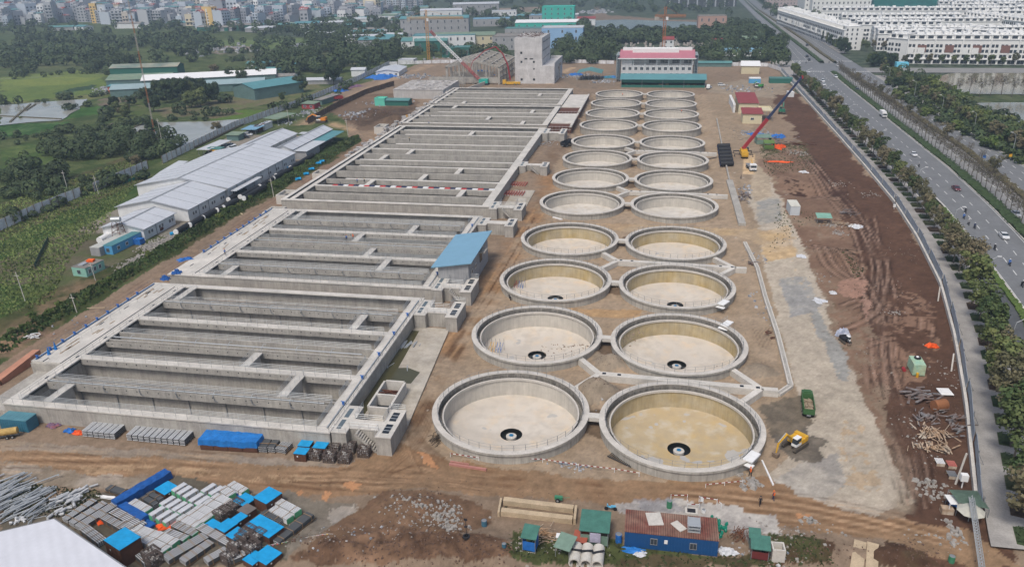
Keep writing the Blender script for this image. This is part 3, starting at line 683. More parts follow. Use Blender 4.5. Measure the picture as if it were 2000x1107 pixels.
# ---------------- round settling tanks ----------------
def tank_floor_mat(name,c1,c2,c3,patch):
    m=bpy.data.materials.new(name); m.use_nodes=True; n=m.node_tree; L=n.links.new; b=n.nodes['Principled BSDF']; b.inputs['Roughness'].default_value=.8
    tc=n.nodes.new('ShaderNodeTexCoord'); co=tc.outputs['Object']
    def nz(s,d=5):
        t=n.nodes.new('ShaderNodeTexNoise'); t.inputs['Scale'].default_value=s; t.inputs['Detail'].default_value=d; oi=n.nodes.new('ShaderNodeObjectInfo')
        ad=n.nodes.new('ShaderNodeVectorMath'); ad.operation='MULTIPLY_ADD'; L(oi.outputs['Random'],ad.inputs[0]); ad.inputs[1].default_value=(90,50,0); L(co,ad.inputs[2]); L(ad.outputs[0],t.inputs['Vector']); return t.outputs[0]
    def rmp(f,a,c):
        r=n.nodes.new('ShaderNodeMapRange'); L(f,r.inputs[0]); r.inputs[1].default_value=a; r.inputs[2].default_value=c; return r.outputs[0]
    def mix(f,a,c):
        x=n.nodes.new('ShaderNodeMix'); x.data_type='RGBA'; L(f,x.inputs[0]); 
        if isinstance(a,tuple): x.inputs[6].default_value=(*a,1)
        else: L(a,x.inputs[6])
        x.inputs[7].default_value=(*c,1); return x.outputs[2]
    c=mix(rmp(nz(.12),.38,.62),c1,c2); c=mix(rmp(nz(.35),.5-.0,.75),c,c3)
    c=mix(rmp(nz(.5,7),.45,.75),c,tuple(v*.88 for v in c2)); c=mix(rmp(nz(.22,2),patch,patch+.015),c,(.40,.385,.36)); 
    L(c,b.inputs['Base Color']); return m
FL_G=tank_floor_mat('tank_floor_grey',(.56,.51,.44),(.50,.45,.385),(.58,.47,.34),.72)
FL_Y=tank_floor_mat('tank_floor_ochre',(.46,.34,.17),(.42,.34,.22),(.50,.46,.38),.60)
FL_F=tank_floor_mat('tank_floor_pale',(.56,.525,.47),(.49,.46,.41),(.42,.36,.28),.75)
WL_G=mat('tank_wall_grey',(.54,.505,.445),.9,.14,.3,col2=(.47,.44,.39),streak=.16)
WL_Y=mat('tank_wall_ochre',(.44,.34,.17),.9,.2,.3,col2=(.44,.39,.29),streak=.18)
CHAN=mat('launder_stained',(.30,.28,.25),.9,.3,.5,col2=(.22,.20,.17),streak=.5)
OUTW=mat('tank_outer_concrete',(.46,.435,.385),.9,.15,.4,col2=(.38,.36,.32),streak=.35)
RIM=mat('tank_rim',(.56,.525,.475),.9,.14,.6,col2=(.48,.45,.405),fine=.15)
WATER=plain('dark_pit',(.012,.014,.014),.3)
NS=96
def mesh_l(name,prof,m,n=NS):
    return MB().lathe(prof,n).mesh(name,m,smooth=False)
me_out=mesh_l('outer_wall',[(13.75,-3.),(13.75,1.55),(14.,1.6),(14.,RIMZ)],OUTW)
me_rim=mesh_l('rim',[(14.0,RIMZ),(12.9,RIMZ),(12.9,.85)],RIM)
me_ch=mesh_l('launder',[(12.89,1.9),(12.89,.5),(12.2,.5),(12.2,1.25)],CHAN)
me_lip=mesh_l('weir_lip',[(12.22,1.25),(11.95,1.25),(11.95,.8),(12.2,.7)],RIM)
me_wall=mesh_l('inner_wall',[(12.18,.75),(12.18,-2.5)],WL_G)
me_fl=mesh_l('floor',[(12.18,-2.5),(6,-3.1),(2.2,-3.5),(2.0,-3.5),(2.0,-3.46)],FL_G)
mp=MB(); mp.lathe([(2.0,-3.5),(2.0,-4.2),(.0,-4.2)],40); me_pit=mp.mesh('centre_pit',WATER)
me_well=MB().lathe([(.95,-4.2),(.95,-3.75),(.42,-3.72),(.42,-3.62),(.38,-3.62),(.38,-3.8),(0.01,-3.8)],36).mesh('centre_column',CONCL,smooth=False)
me_cap=MB().lathe([(.40,-3.70),(.40,-3.58),(.0,-3.58)],24).mesh('column_cap',plain('blue_cap',(.01,.15,.32),.4))
def ring_rail(sp=1.9,r=.03):
    q=MB(); n=int(2*math.pi*12.85/sp)
    for k in range(n):
        t=2*math.pi*k/n; x,y=12.98*math.cos(t),12.98*math.sin(t); q.tube([(x,y,RIMZ),(x,y,RIMZ+1.1)],.04,4,False)
    for z in (1.1,.55):
        pts=[(12.98*math.cos(2*math.pi*k/64),12.98*math.sin(2*math.pi*k/64),RIMZ+z) for k in range(65)]; q.tube(pts,r*.8,4,False)
    return q.mesh('railing',GREYM)
me_rail=ring_rail()
me_sock=MB()
for k in range(60):
    t=2*math.pi*k/60; me_sock.box(12.86*math.cos(t),12.86*math.sin(t),1.25,.12,.3,.3,t)
me_sock=me_sock.mesh('weir_brackets',plain('bracket_grey',(.16,.15,.14)))
NAMES=[('nearest','left'),]
DESC={(0,0):'pale floored round tank nearest the viewer in the left row',
(0,1):'yellow stained round tank nearest the viewer in the right row, with patched floor',
(1,0):'second round tank of the left row, pale floor, yellow tool frame leaning inside',
(1,1):'second round tank of the right row, ochre band round its inner wall',
(2,0):'third round tank of the left row, red and blue frame standing inside it',
(2,1):'third round tank of the right row, small white platform on its rim',
(3,0):'fourth round tank of the left row, ochre wall, before the sand cross track',
(3,1):'fourth round tank of the right row, just before the sand cross track'}
ORD=['','','','','fifth','sixth','seventh','eighth','ninth','tenth','eleventh','farthest']
for r in range(12):
    for c in (0,1):
        lb=DESC.get((r,c)) or '%s round tank from the front in the %s row, bare grey concrete'%(ORD[r],('left','right')[c])
        if r==11: lb='farthest round tank of the %s row, before the green open shed'%('left','right')[c]
        t=thing('settling_tank',lb,'round tank',(TX[c],TY[r],0),0.,'round concrete settling tanks')
        t.rotation_euler=(0,0,(r*2+c)*.7)
        yel=(r,c) in ((0,1),(1,1),(2,1),(3,0)); 
        o=part('outer_wall',me_out,None,t); part('rim',me_rim,None,t); part('launder',me_ch,None,t); part('weir_lip',me_lip,None,t)
        def withm(name,me,m):
            o=bpy.data.objects.new(name,me); COL.objects.link(o); o.parent=t
            o.material_slots[0].link='OBJECT'; o.material_slots[0].material=m; return o
        withm('inner_wall',me_wall,WL_Y if yel or (r,c) in((2,0),(3,1)) else WL_G)
        withm('floor',me_fl,FL_Y if (r,c)==(0,1) else (FL_G if r<4 else FL_F))
        if r<3:
            pt=part('centre_pit',me_pit,None,t); k=part('centre_column',me_well,None,t); part('column_cap',me_cap,None,k)
        elif r>=3:
            q=MB().lathe([(2.0,-3.46),(0.01,-3.5)],30); part('floor_centre',q,FL_F,t)
        if r<4: part('railing',me_rail,None,t); part('weir_brackets',me_sock,None,t)['kind']='stuff'
# link beams between the two tanks of a row
me_lb=MB().bb(-1.1,1.1,-.8,.8,1.2,RIMZ-.004).mesh('link_beam',CONCL)
for r in range(12):
    o=bpy.data.objects.new('link_beam',me_lb); COL.objects.link(o); o.location=((TX[0]+TX[1])/2,TY[r],0)
    tag(o,'short concrete beam joining the two tanks of the %s row from the front'%(['nearest','second','third','fourth']+ORD[4:])[r] ,'beam','beams joining pairs of tanks')
# Y shaped distribution channels
def ychan(ym,label,dark=False,full=True):
    cx=(TX[0]+TX[1])/2; xr=TX[1]+14.9; c=thing('distribution_channel',label,'channel',(cx,ym,0))
    m=MB(); z=1.5
    m.beam((cx-.3,ym+.6,z-.7),(xr,ym-.6,z-.7),1.5,1.4)
    part('trough',m,CONCL,c,True)
    def arm(a,b): 
        q=MB(); q.beam((*a,z-.75),(*b,z-.75),1.2,1.36); part('arm',q,CONCL,c,True)
    arm((cx-.3,ym+.6),(TX[0]+10.2,ym+6.4)); arm((cx-.3,ym+.6),(TX[0]+10.4,ym-5.8))
    if full: arm((xr,ym-.6),(TX[1]+10.2,ym+6.2)); arm((xr,ym-.6),(TX[1]+10.6,ym-6.4))
    arm((xr,ym-.6),(xr+3,ym-.6))
    for x in (cx+.6,cx+3.5,xr-3.5,xr-.6):
        q=MB(); yy=ym+.6-(x-cx)*1.2/(xr-cx); q.box(x,yy,z+.004,.7,.6,.06); part('hatch',q,DARK,c,True)
    return c
ychan((TY[0]+TY[1])/2,'pale Y-shaped concrete channel between the nearest two rows of tanks')
ychan((TY[2]+TY[3])/2,'pale Y-shaped concrete channel between the third and fourth rows of tanks')
ychan((TY[4]+TY[5])/2,'Y-shaped channel still in black formwork, beyond the cross track',full=False)
ychan((TY[6]+TY[7])/2,'small Y-shaped channel among the far tanks',full=False)
# L shaped kerb channel right of the tanks
c=thing('collector_channel','narrow pale channel running along the right of the tanks and turning at a corner','channel',(28,120,0))
m=MB()
pts=[P(1455,760,1),P(1520,765,1),P(1545,748,1),P(1520,650,1),P(1495,575,1),P(1480,520,1),P(1455,470,1)]
for a,b in zip(pts[:-1],pts[1:]):
    m.beam((*a,.4),(*b,.4),1.,.6)
part('trough',m,CONCL,c,True); m=MB()
for a,b in zip(pts[:-1],pts[1:]): m.beam((*a,.72),(*b,.72),.5,.04)
part('cover',m,CONC,c,True)
c=thing('collector_channel','pale pipe trench line beside the haul road beyond the cross track','channel',(29,250,0)); m=MB()
pts=[P(1450,435,1),P(1440,400,1),P(1425,350,1),P(1412,290,1),P(1400,230,1)]
for i,(a,b) in enumerate(zip(pts[:-1],pts[1:])): m.beam((*a,.4),(*b,.4),2.2 if i<2 else .5,.8)
part('trough',m,CONC,c,True)
# ---------------- buildings ----------------
def corr(name,col,axis='Y',s=2.2,rough=.5,var=.1): return mat(name,col,rough,var,.25,panel=(axis,s,'SIN',.86),fine=.06)
RF_W=mat('pale_sheet_roof',(.52,.54,.57),.45,.07,.12,panel=('Y',.16,'SAW',.82),streak=.1,fine=.06)
RF_W2=mat('dull_sheet_roof',(.50,.52,.54),.5,.1,.15,panel=('X',1.3,'SIN',.92))
RF_G=mat('green_sheet_roof',(.10,.24,.23),.55,.12,.2,panel=('X',1.6,'SIN',.9))
RF_G2=mat('dull_green_roof',(.15,.23,.16),.6,.2,.3,col2=(.20,.24,.17))
RF_T=mat('teal_sheet_roof',(.10,.26,.28),.5,.12,.2,panel=('X',1.2,'SIN',.9))
RF_B=mat('blue_sheet_roof',(.18,.34,.46),.5,.06,.3,panel=('X',2.4,'SIN',.92))
RF_R=mat('red_tile_roof',(.26,.055,.055),.6,.1,.5,panel=('X',4,'SIN',.85))
RF_P=mat('pink_red_roof',(.42,.16,.20),.6,.08,.4,panel=('X',2,'SIN',.9))
RF_S=mat('grey_old_roof',(.20,.20,.20),.8,.3,.4,col2=(.27,.24,.2))
W_CR=plain('cream_wall',(.56,.50,.34),.8); W_BL=plain('light_blue_wall',(.26,.42,.62),.8); W_TQ=plain('turquoise_wall',(.05,.42,.34),.8)
W_GR=mat('grey_render',(.34,.34,.345),.9,.18,.3,streak=.2); W_YL=plain('yellow_wall',(.55,.40,.16),.8); W_PK=plain('peach_wall',(.58,.34,.24),.8)
W_GN=plain('dark_green_sheet',(.025,.13,.10),.6); W_MINT=plain('mint_paint',(.26,.48,.40),.6,col2=None); W_GNL=mat('weathered_green_sheet',(.12,.20,.19),.7,.2,.4,panel=('X',2.,'SIN',.85))
WINM=mat('window_glass',(.045,.055,.07),.25,.3,.8); W_TER=plain('terrace_white',(.72,.72,.70),.75); W_RB=plain('red_brown_panel',(.20,.105,.085),.7)
WCACHE={}
def winmesh(w,h,fr=WHITE):
    k=(round(w,2),round(h,2),fr.name)
    if k not in WCACHE:
        m=MB(); m.bb(-w/2,w/2,-.04,.04,0,h); t=.08
        m.cm=1; m.bb(-w/2-t,w/2+t,-.07,.03,-t,-.002); m.bb(-w/2-t,w/2+t,-.07,.03,h+.002,h+t); m.bb(-w/2-t,-w/2-.002,-.07,.03,0,h); m.bb(w/2+.002,w/2+t,-.07,.03,0,h); m.bb(-.03,.03,-.06,.03,0,h)
        WCACHE[k]=m.mesh('window',[WINM,fr])
    return WCACHE[k]
def window(par,x,y,z,w,h,rot=0,fr=WHITE,name='window'):
    o=bpy.data.objects.new(name,winmesh(w,h,fr)); COL.objects.link(o); o.parent=par; o.location=(x,y,z); o.rotation_euler=(0,0,rot); return o
def bld(name,label,cat,x,y,w,d,h,wall,roofm,roof='gable',rh=1.,rot=0.,win=0,ax='x',ov=.5,z=None,wh=1.1,rows=1,group=None,open_=False,winx=0):
    # x,y = middle of the front (-Y) wall
    z=gz(x,y)-.2 if z is None else z
    t=thing(name,label,cat,(x,y,z),rot,group); m=MB()
    if open_:
        n=max(2,round(w/4)); 
        for i in range(n+1):
            for yy in (.1,d-.1): m.box(-w/2+i*w/n,yy,0,.16,.16,h)
        part('post',m,GREYM,t)
    elif roof=='gable': m.gwall(-w/2,w/2,0,d,0,h,rh,ax); part('wall',m,wall,t)
    elif roof=='mono':
        m.prism([(-w/2,0),(w/2,0),(w/2,d),(-w/2,d)],0,[h,h,h+rh,h+rh]); part('wall',m,wall,t)
    else: m.bb(-w/2,w/2,0,d,0,h); part('wall',m,wall,t)
    m=MB()
    if roof=='gable': m.gable(-w/2,w/2,0,d,h+.03,rh,ov,.12,ax)
    elif roof=='mono':
        k=rh/d; m.add([(-w/2-ov,-ov,h-k*ov+.04),(w/2+ov,-ov,h-k*ov+.04),(w/2+ov,d+ov,h+rh+k*ov+.04),(-w/2-ov,d+ov,h+rh+k*ov+.04)]+[(-w/2-ov,-ov,h-k*ov+.16),(w/2+ov,-ov,h-k*ov+.16),(w/2+ov,d+ov,h+rh+k*ov+.16),(-w/2-ov,d+ov,h+rh+k*ov+.16)],[(3,2,1,0),(4,5,6,7),(0,1,5,4),(1,2,6,5),(2,3,7,6),(3,0,4,7)])
    else:
        m.bb(-w/2-.1,w/2+.1,-.1,.25,h+.0,h+.6); m.bb(-w/2-.1,w/2+.1,d-.25,d+.1,h,h+.6); m.bb(-w/2-.1,-w/2+.25,.25,d-.25,h,h+.6); m.bb(w/2-.25,w/2+.1,.25,d-.25,h,h+.6); m.bb(-w/2+.25,w/2-.25,.25,d-.25,h+.0,h+.12)
    part('roof',m,roofm,t)
    if win:
        for r in range(rows):
            for i in range(win): window(t,-w/2+(i+.5)*w/win,-.03,h*(r+.5)/rows-wh/2+.1,min(1.5,w/win*.5),wh)
    if winx:
        for r in range(rows):
            for i in range(winx): window(t,w/2+.03,(i+.5)*d/winx,h*(r+.5)/rows-wh/2+.1,min(1.5,d/winx*.5),wh,math.pi/2)
    return t
# pale factory sheds on the left
def hall(x0,x1,y0,y1,h,rh,label,wins=0,ax='y',xr=None):
    t=thing('factory_shed',label,'shed',(x0,y0,-.2)); m=MB(); m.gwall(x0,x1,y0,y1,-.2,h,rh,ax); part('wall',m,WHITEW,t,True)
    m=MB(); m.gable(x0,x1,y0,y1,h+.04,rh,.6,.14,ax); part('roof',m,RF_W,t,True)
    m=MB(); n_=int((y1-y0)/5.3); xm=(x0+x1)/2
    for i in range(n_+1):
        yy=y0-.5+(y1-y0+1)*i/max(1,n_); m.beam((x0-.6,yy,h+.2-rh*.6/(xm-x0)),(xm,yy,h+rh+.2),.22,.1); m.beam((xm,yy,h+rh+.2),(x1+.6,yy,h+.2-rh*.6/(xm-x0)),.22,.1)
    m.beam((xm,y0-.7,h+rh+.24),(xm,y1+.7,h+rh+.24),.7,.12)
    o=part('roof_seam',m,mat('seam_grey',(.33,.35,.37),.6),t,True); o['kind']='stuff'
    for i in range(wins):
        yy=y0+(i+.6)*(y1-y0)/wins
        for dy in (-.7,.7): window(t,x1-x0+.03,yy-y0+dy,1.6,.9,1.0,math.pi/2)
    for i in range(1,int((y1-y0)/6)): m=MB(); yy=y0+i*6; m.tube([(x1+.12,yy,0),(x1+.12,yy,h-.1)],.09,5); part('downpipe',m,GREYM,t,True)
    return t
hA=hall(-164,-150.2,195.5,211.5,3.6,1.5,'smallest pale-roofed shed, nearest the viewer beside the horizontal tanks',3)
for dx in (1.,2.6): window(hA,14.0*.55+dx,-.03,1.5,.9,1.0)
hB=hall(-172.5,-147.2,214.5,237.5,4.,2.6,'middle pale-roofed shed between the small shed and the longest one',4)
hC=hall(-182,-146.6,238.5,292,4.4,3.2,'longest and widest pale-roofed shed',8)
m=MB(); m.bb(-146,-143.6,239,258,3.2,3.35); part('canopy',m,RF_W2,hC,True)
hD=hall(-177.5,-164,296,331,4.,2.,'pale shed behind the longest shed, with parked cars on its left',4)
hE=hall(-158.5,-150.5,298,340,4.4,1.6,'pale shed with a teal canopy at its back right',0)
m=MB(); m.prism([(-150.5,298),(-144,298),(-144,318),(-150.5,318)],3.6,[3.9,3.65,3.65,3.9]); part('canopy',m,RF_W2,hE,True)
m=MB(); m.prism([(-150.5,318.1),(-144,318.1),(-144,340),(-150.5,340)],3.6,[3.9,3.65,3.65,3.9]); part('canopy',m,RF_T,hE,True)
m=MB(); m.bb(-150,-144.5,298.5,312,-.1,3.4); part('wall',m,W_GR,hE,True)
m=MB(); m.bb(-164,-150.8,292.6,297.,3.4,3.55); m.bb(-164,-158.6,333,337,3.4,3.55); m.cm=0
for x in (-163,-157,-151.5): m.box(x,294,-.1,.15,.15,3.5)
solo('covered_walkway','pale flat covered walkway joining two of the sheds','canopy',m,RF_W2)
t=thing('lean_to','pale L-shaped lean-to roof left of the longest shed','shelter',(-187,262,0)); m=MB()
m.prism([(-184.5,247.5),(-181,247.5),(-184.5,266),(-187,279),(-191.5,279.5),(-188.5,262)],3.0,3.15); part('roof',m,RF_W2,t,True)
m=MB(); 
for p in ((-184.2,248.5),(-181.8,248.5),(-187.5,264),(-184.8,264),(-190.8,278.5),(-187.4,278)): m.box(p[0],p[1],-.1,.15,.15,3.1)
part('post',m,GREYM,t,True)
# car port and little sheds by the fence
t=bld('carport','long pale carport roof sheltering parked cars beside the fence','carport',-193.5,301,5,18,2.8,WHITE,RF_W2,'mono',.2,rot=-.02,open_=True)
bld('yellow_kiosk','small green kiosk with a yellow front near the carport','hut',*P(420,303),6.5,3,2.6,YELP,RF_G,'flat',win=2)
bld('car_shed','green-roofed car shed between carport and containers','shed',*P(455,275),6,6,2.8,W_GNL,RF_G2,'mono',.3)
bld('car_shelter','blue and white sheeted shelter over parked cars by the fence','shelter',*P(487,263),7,9,2.6,WHITE,RF_B,'mono',.2,open_=True)
bld('container_office','white office container by the fence','container',*P(512,255),2.6,9,2.7,WHITEW,RF_W2,'flat')
bld('container_office','rusty red container beside the white office container','container',*P(502,258),2.6,7,2.6,RUST,RUST,'flat')
bld('open_shed','dull green open shed with a white end, beside the diverging track','shed',*P(530,243),9,14,3.,W_GR,RF_G2,'mono',.5,rot=-.25,open_=True)
bld('site_office','low green-roofed office with red and white wall near the fence','hut',*P(602,213),8,7,3,plain('red_board',(.32,.04,.05)),RF_G2,'mono',.3,win=2,rot=-.1)
bld('site_office','long grey-roofed hut with green side wall, behind the red and white one','hut',*P(622,205),5,20,3,W_GNL,RF_S,'mono',.3,rot=-.15)
bld('white_shed','white-walled shed with pale gable roof beside the blue stockpile','shed',*P(757,150),17,30,3.6,WHITEW,RF_W,'gable',1.4,ax='y',win=4,rot=.12)
bld('white_hut','small pale hut near the orange tower crane foot','hut',*P(793,126),13,10,3.4,WHITEW,RF_W2,'flat')
# blue-roofed pump house on the basin edge
t=thing('pump_house','grey rendered pump house with a sloping light blue roof, over the basin edge','building',(-51.5,170,0)); m=MB()
m.prism([(-51.3,169.8),(-43.6,169.8),(-43.6,192),(-51.3,192)],-.3,[6.6,7.8,7.8,6.6]); part('wall',m,W_GR,t,True)
m=MB(); x0,x1,ya,yb=-52.8,-42.6,169,193.5
m.add([(x0,ya,6.5),(x1,ya,8.1),(x1,yb,8.1),(x0,yb,6.5),(x0,ya,6.75),(x1,ya,8.35),(x1,yb,8.35),(x0,yb,6.75)],[(3,2,1,0),(4,5,6,7),(0,1,5,4),(1,2,6,5),(2,3,7,6),(3,0,4,7)]); part('roof',m,RF_B,t,True)
m=MB(); m.bb(-43.55,-43.45,182,184.4,3.4,6); part('door',m,DARK,t,True); m=MB(); m.bb(-43.6,-42,181.4,185,6.2,6.5); part('canopy',m,CONC,t,True)
for y in (173,177,188): window(t,8.03,y-170,4,1.4,1.,math.pi/2)
# mint and blue room containers
def cabin(name,label,px,py,w,d,h,rot,wall,roofm,win,side=0,z=None,fr=GREYM,ribs=True):
    x,y=P(px,py); t=thing(name,label,'site cabin',(x,y,gz(x,y)-.1 if z is None else z),rot); m=MB(); m.bb(-w/2,w/2,0,d,0,h)
    if ribs:
        n=int(w/.45)
        for i in range(n): m.bb(-w/2+(i+.2)*w/n,-w/2+(i+.7)*w/n,-.05,-.002,.15,h-.15)
    part('wall',m,wall,t); m=MB(); m.bb(-w/2-.06,w/2+.06,-.06,d+.06,h+.002,h+.1); n=int(w/.6)
    for i in range(n): m.bb(-w/2+(i+.2)*w/n,-w/2+(i+.6)*w/n,0,d,h+.1,h+.15)
    part('roof',m,roofm,t)
    for wx,wz,ww,wh in win: window(t,wx,-.08,wz,ww,wh,0,fr)
    return t
BLUEC=mat('blue_container',(.013,.07,.20),.5,.1,.5); SKYC=mat('light_blue_cabin',(.09,.32,.55),.5,.12,.5)
RRED=mat('rusty_red_roof',(.20,.06,.045),.8,.35,.5,col2=(.30,.20,.15),panel=('X',1.,'SIN',.55))
t=cabin('container_cabin','long dark blue container cabin with rusty red roof at the bottom of the site',1309,1076,12.6,4.6,2.7,0.005,BLUEC,RRED,[(-2.3,1.1,.8,.9),(3,1.,.8,.9)])
m=MB(); m.bb(-.9,-.45,-.12,-.06,1.4,2.0); part('notice_board',m,WHITE,t)
m=MB(); 
for i in range(3): m.bb(2.2,3.9,1+i*.02,3.0,2.85+i*.5,2.9+i*.5)
for a in (2.25,3.85):
    for b in (1.05,2.95): m.tube([(a,b,2.8),(a,b,4.0)],.06,5)
o=part('rack',m,STEEL,t)
m=MB(); m.box(-2.3+0,3,2.86,2.1,2.6,.12,.2); m.box(1,2,2.86,1.2,2,.1,.7); part('roof_board',m,CONCL,t)
cabin('container_cabin','light blue cabin with teal roof beside the horizontal tanks',213,497,3.,12.5,2.7,-.06,SKYC,RF_T,[(0,1,.8,.9)])
for i,y in enumerate((2.5,6,9.5)): window(list(o for o in bpy.data.objects if o.get('label','').startswith('light blue cabin with teal'))[0],1.53,y,1.,.9,.9,math.pi/2)
cabin('container_cabin','pale cream-roofed cabin left of the light blue cabin',188,500,3.2,13,2.6,-.06,W_GR,mat('cream_roof',(.5,.5,.46),.6,.1),[])
t=cabin('container_cabin','small mint green cabin with clutter on its roof, nearest of the cabins',157,540,4.6,6.5,2.6,-.1,W_MINT,RF_S,[(0,1,.9,.9)])
for y in (1.2,3,4.8): window(t,2.33,y,.9,.8,1.1,math.pi/2)
m=MB(); m.box(0,4.5,2.8,1.8,1.4,.5,.3); part('roof_bundle',m,ORANGE,t); m=MB(); m.box(-.3,2,2.8,1.4,2.2,.25,.1); part('roof_bundle',m,STEEL,t)
cabin('shipping_container','dark teal shipping container against the front wall of the basin',30,842,5.6,2.5,2.4,0.,mat('teal_container',(.04,.16,.24),.5,.2,.5),mat('teal_container_roof',(.10,.25,.30),.5,.2,.5),[],0)
cabin('shipping_container','white shipping container in the brown soil',1552,421,2.9,7.,3.,.03,mat('white_container',(.5,.53,.55),.5,.1,.5),mat('container_top',(.58,.57,.5),.7,.15,.5),[],ribs=True)
cabin('shipping_container','small pale container beside the fence near the crane boom',1545,190,3.2,5,2.8,.1,WHITEW,WHITE,[])
# admin building (pink roof, scaffolding)
t=thing('office_block','white office block wrapped in scaffolding, with a pink roof','building',(-26,529,0)); W=True
x0,x1,ya,yb=-25.5,20.5,529,546
m=MB(); m.bb(x0,x1,ya,yb,-.3,10.6); m.bb(x0,x1,ya+5,yb,10.6,15.); m.bb(x0,x1,ya,ya+5,14.2,15.)
for i in range(7): xx=x0+.4+i*(x1-x0-.8)/6; m.bb(xx-.4,xx+.4,ya,ya+.8,10.6,14.2)
m.bb(x0,x0+7,ya+.1,ya+5,10.6,14.2)
part('wall',m,mat('office_white',(.60,.60,.60),.8,.06),t,W)
for r,z in enumerate((3.2,7.2)):
    for i in range(12):
        if r==0 and i in (6,7): continue
        window(t,(i+.5)*46/12+.5,-.05,z+.3,1.9,1.9)
for i in range(2,6): window(t,3+i*7.6-.4+3.2,4.9,11.4,5.4,2.,name='window_band')
m=MB(); zz=15.; m.add([(x0-2,ya-2,zz),(x1+2,ya-2,zz),(x1+1,ya+8,zz+4.6),(x0-1,ya+8,zz+4.6),(x1+2,yb+2,zz),(x0-2,yb+2,zz),(x1+1,ya+9,zz+4.6),(x0-1,ya+9,zz+4.6)],[(0,1,2,3),(3,2,6,7),(7,6,4,5),(0,3,7,5),(1,4,6,2)]); part('roof',m,RF_P,t,W)
m=MB(); m.bb(x0-2.1,x1+2.1,ya-2.3,ya-2.,14.6,15.2); m.bb(x0-2,x1+2,ya-2,ya-.1,14.55,14.8); part('gutter',m,WHITE,t,W)
m=MB(); m.bb(x0+.5,x1-.5,ya+7,ya+9.5,18.9,20.9); m.bb(x0+7,x1-9,ya+4.5,ya+7,17.4,20.5); part('roof_parapet',m,WHITE,t,W)
m=MB(); m.prism([(x0+35,ya-3),(x1,ya-3.2),(x1,ya),(x0+36,ya)],3.4,3.9); part('porch',m,CONC,t,W)
# scaffold
s=thing('scaffolding','steel scaffolding round the pink-roofed office block','scaffolding',(-26,527,0)); m=MB()
for xx in np.linspace(x0-1.5,x1+1.5,24):
    m.tube([(xx,ya-1.6,0),(xx,ya-1.6,14.)],.05,4,False)
for z in np.arange(1.8,14,1.9): m.tube([(x0-3,ya-1.6,z),(x1+3,ya-1.6,z)],.045,4,False)
for sx in (x0-1.2,x0-3.2,x1+1.2,x1+3.2):
    for yy in np.linspace(ya-2,yb+1,9): m.tube([(sx,yy,0),(sx,yy,17.5)],.06,4,False)
    for z in np.arange(1.8,17.6,1.9): m.tube([(sx,ya-2,z),(sx,yb+1,z)],.05,4,False)
part('frame',m,STEEL,s,W); m=MB()
for z in np.arange(1.8,17.6,1.9):
    for a in (x0-3.2,x1+1.2): m.bb(a,a+2,ya-2,yb+1,z,z+.05)
part('deck_board',m,plain('scaffold_mesh',(.25,.30,.30)),s,W)
# green open shed in front of the office
t=thing('open_shed','long green-roofed open shed in front of the pink-roofed office','shed',(-24,504,0)); m=MB()
m.bb(-24,28,504,504.15,-.1,1.5); m.bb(-24,28,504.2,504.3,3.1,5.); m.bb(-24,28,521,521.2,-.1,5.); m.bb(-24,-23.8,504.3,521,-.1,5); m.bb(27.8,28,504.3,521,-.1,5)
part('wall',m,W_GN,t,W); m=MB(); m.gable(-24,28,504,521,5.05,2.2,.8,.15,'x'); part('roof',m,RF_T,t,W)
m=MB()
for i in range(12): m.box(-21+i*4.3,506.5+rnd.random()*4,0,rnd.uniform(1.5,3),2,rnd.uniform(.8,1.8))
part('workbench',m,mat('timber_stock',(.42,.28,.14),.8,.3),t,W); m=MB()
for i in range(5): m.box(-23.9+i*12.95,504.1,-.1,.25,.3,5.1)
part('post',m,GREYM,t,W)
# canopy shed
bld('open_shed','green gable canopy with materials beneath, left of the office block','shelter',*P(1150,158),16,18,5,W_GN,RF_G,'gable',1.8,ax='y',open_=True)
# grey concrete tower
CT=mat('board_marked_concrete',(.62,.61,.605),.9,.2,.25,col2=(.50,.49,.485),panel=('Z',.28,'SAW',.75),streak=.15,fine=.1)
t=thing('concrete_tower','tall roofless grey concrete building behind the farthest basin','building',(-95,516,0)); m=MB(); X0,X1,Ya,Yb=-94.8,-76.5,517,556
for a in ((X0,X1,Ya,Ya+.5),(X0,X1,Yb-.5,Yb)): m.bb(a[0],a[1],a[2],a[3],-.3,29 if a[2]==Ya else 28)
m.bb(X0,X0+.5,Ya+.5,Yb-.5,-.3,29); m.bb(X1-.5,X1,Ya+.5,Yb-.5,-.3,29); m.bb(X0+.5,X1-.5,Ya+.5,Yb-.5,25.5,26)
m.bb(X1+.002,-68.4,517,560,-.3,11.5); m.bb(-68.8,-68.3,517.1,560,11.5,13.4); m.bb(X1+.002,-68.9,559.6,560,11.5,13.4)
for i in range(6): m.beam((X0+.5,Ya+3+i*6,29),(X1-.5,Ya+3+i*6,29),.4,.5)
q=MB(); r=random.Random(6)
for i in range(60): q.tube([(X0+1+r.random()*16,Ya+1+r.random()*36,26),(X0+1+r.random()*16,Ya+1+r.random()*36,29.5+r.random())],.12,4)
for i in range(10): q.box(X0+3+r.random()*12,Ya+3+r.random()*32,26,3,3,1.2,r.random())
part('rebar',q,RUST,t,W)
part('wall',m,CT,t,W)
for (a,z,w,h) in ((4.7,19,1.3,1.4),(4.7,13.3,1.2,1.3),(4.7,2,1.4,1.4),(13,13.3,1.2,1.3),(13,9,.9,1.),(13,2,1.4,1.4),(7.7,15.5,1.8,.8),(11.4,15.5,2.4,.7)):
    q=MB(); q.bb(-w/2,w/2,-.06,.05,0,h); o=part('window_opening',q,DARK,t); o.location=(a,1-.0,z)
wx=MB().bb(-.06,.06,-.5,.5,0,.9).mesh('window_opening',DARK)
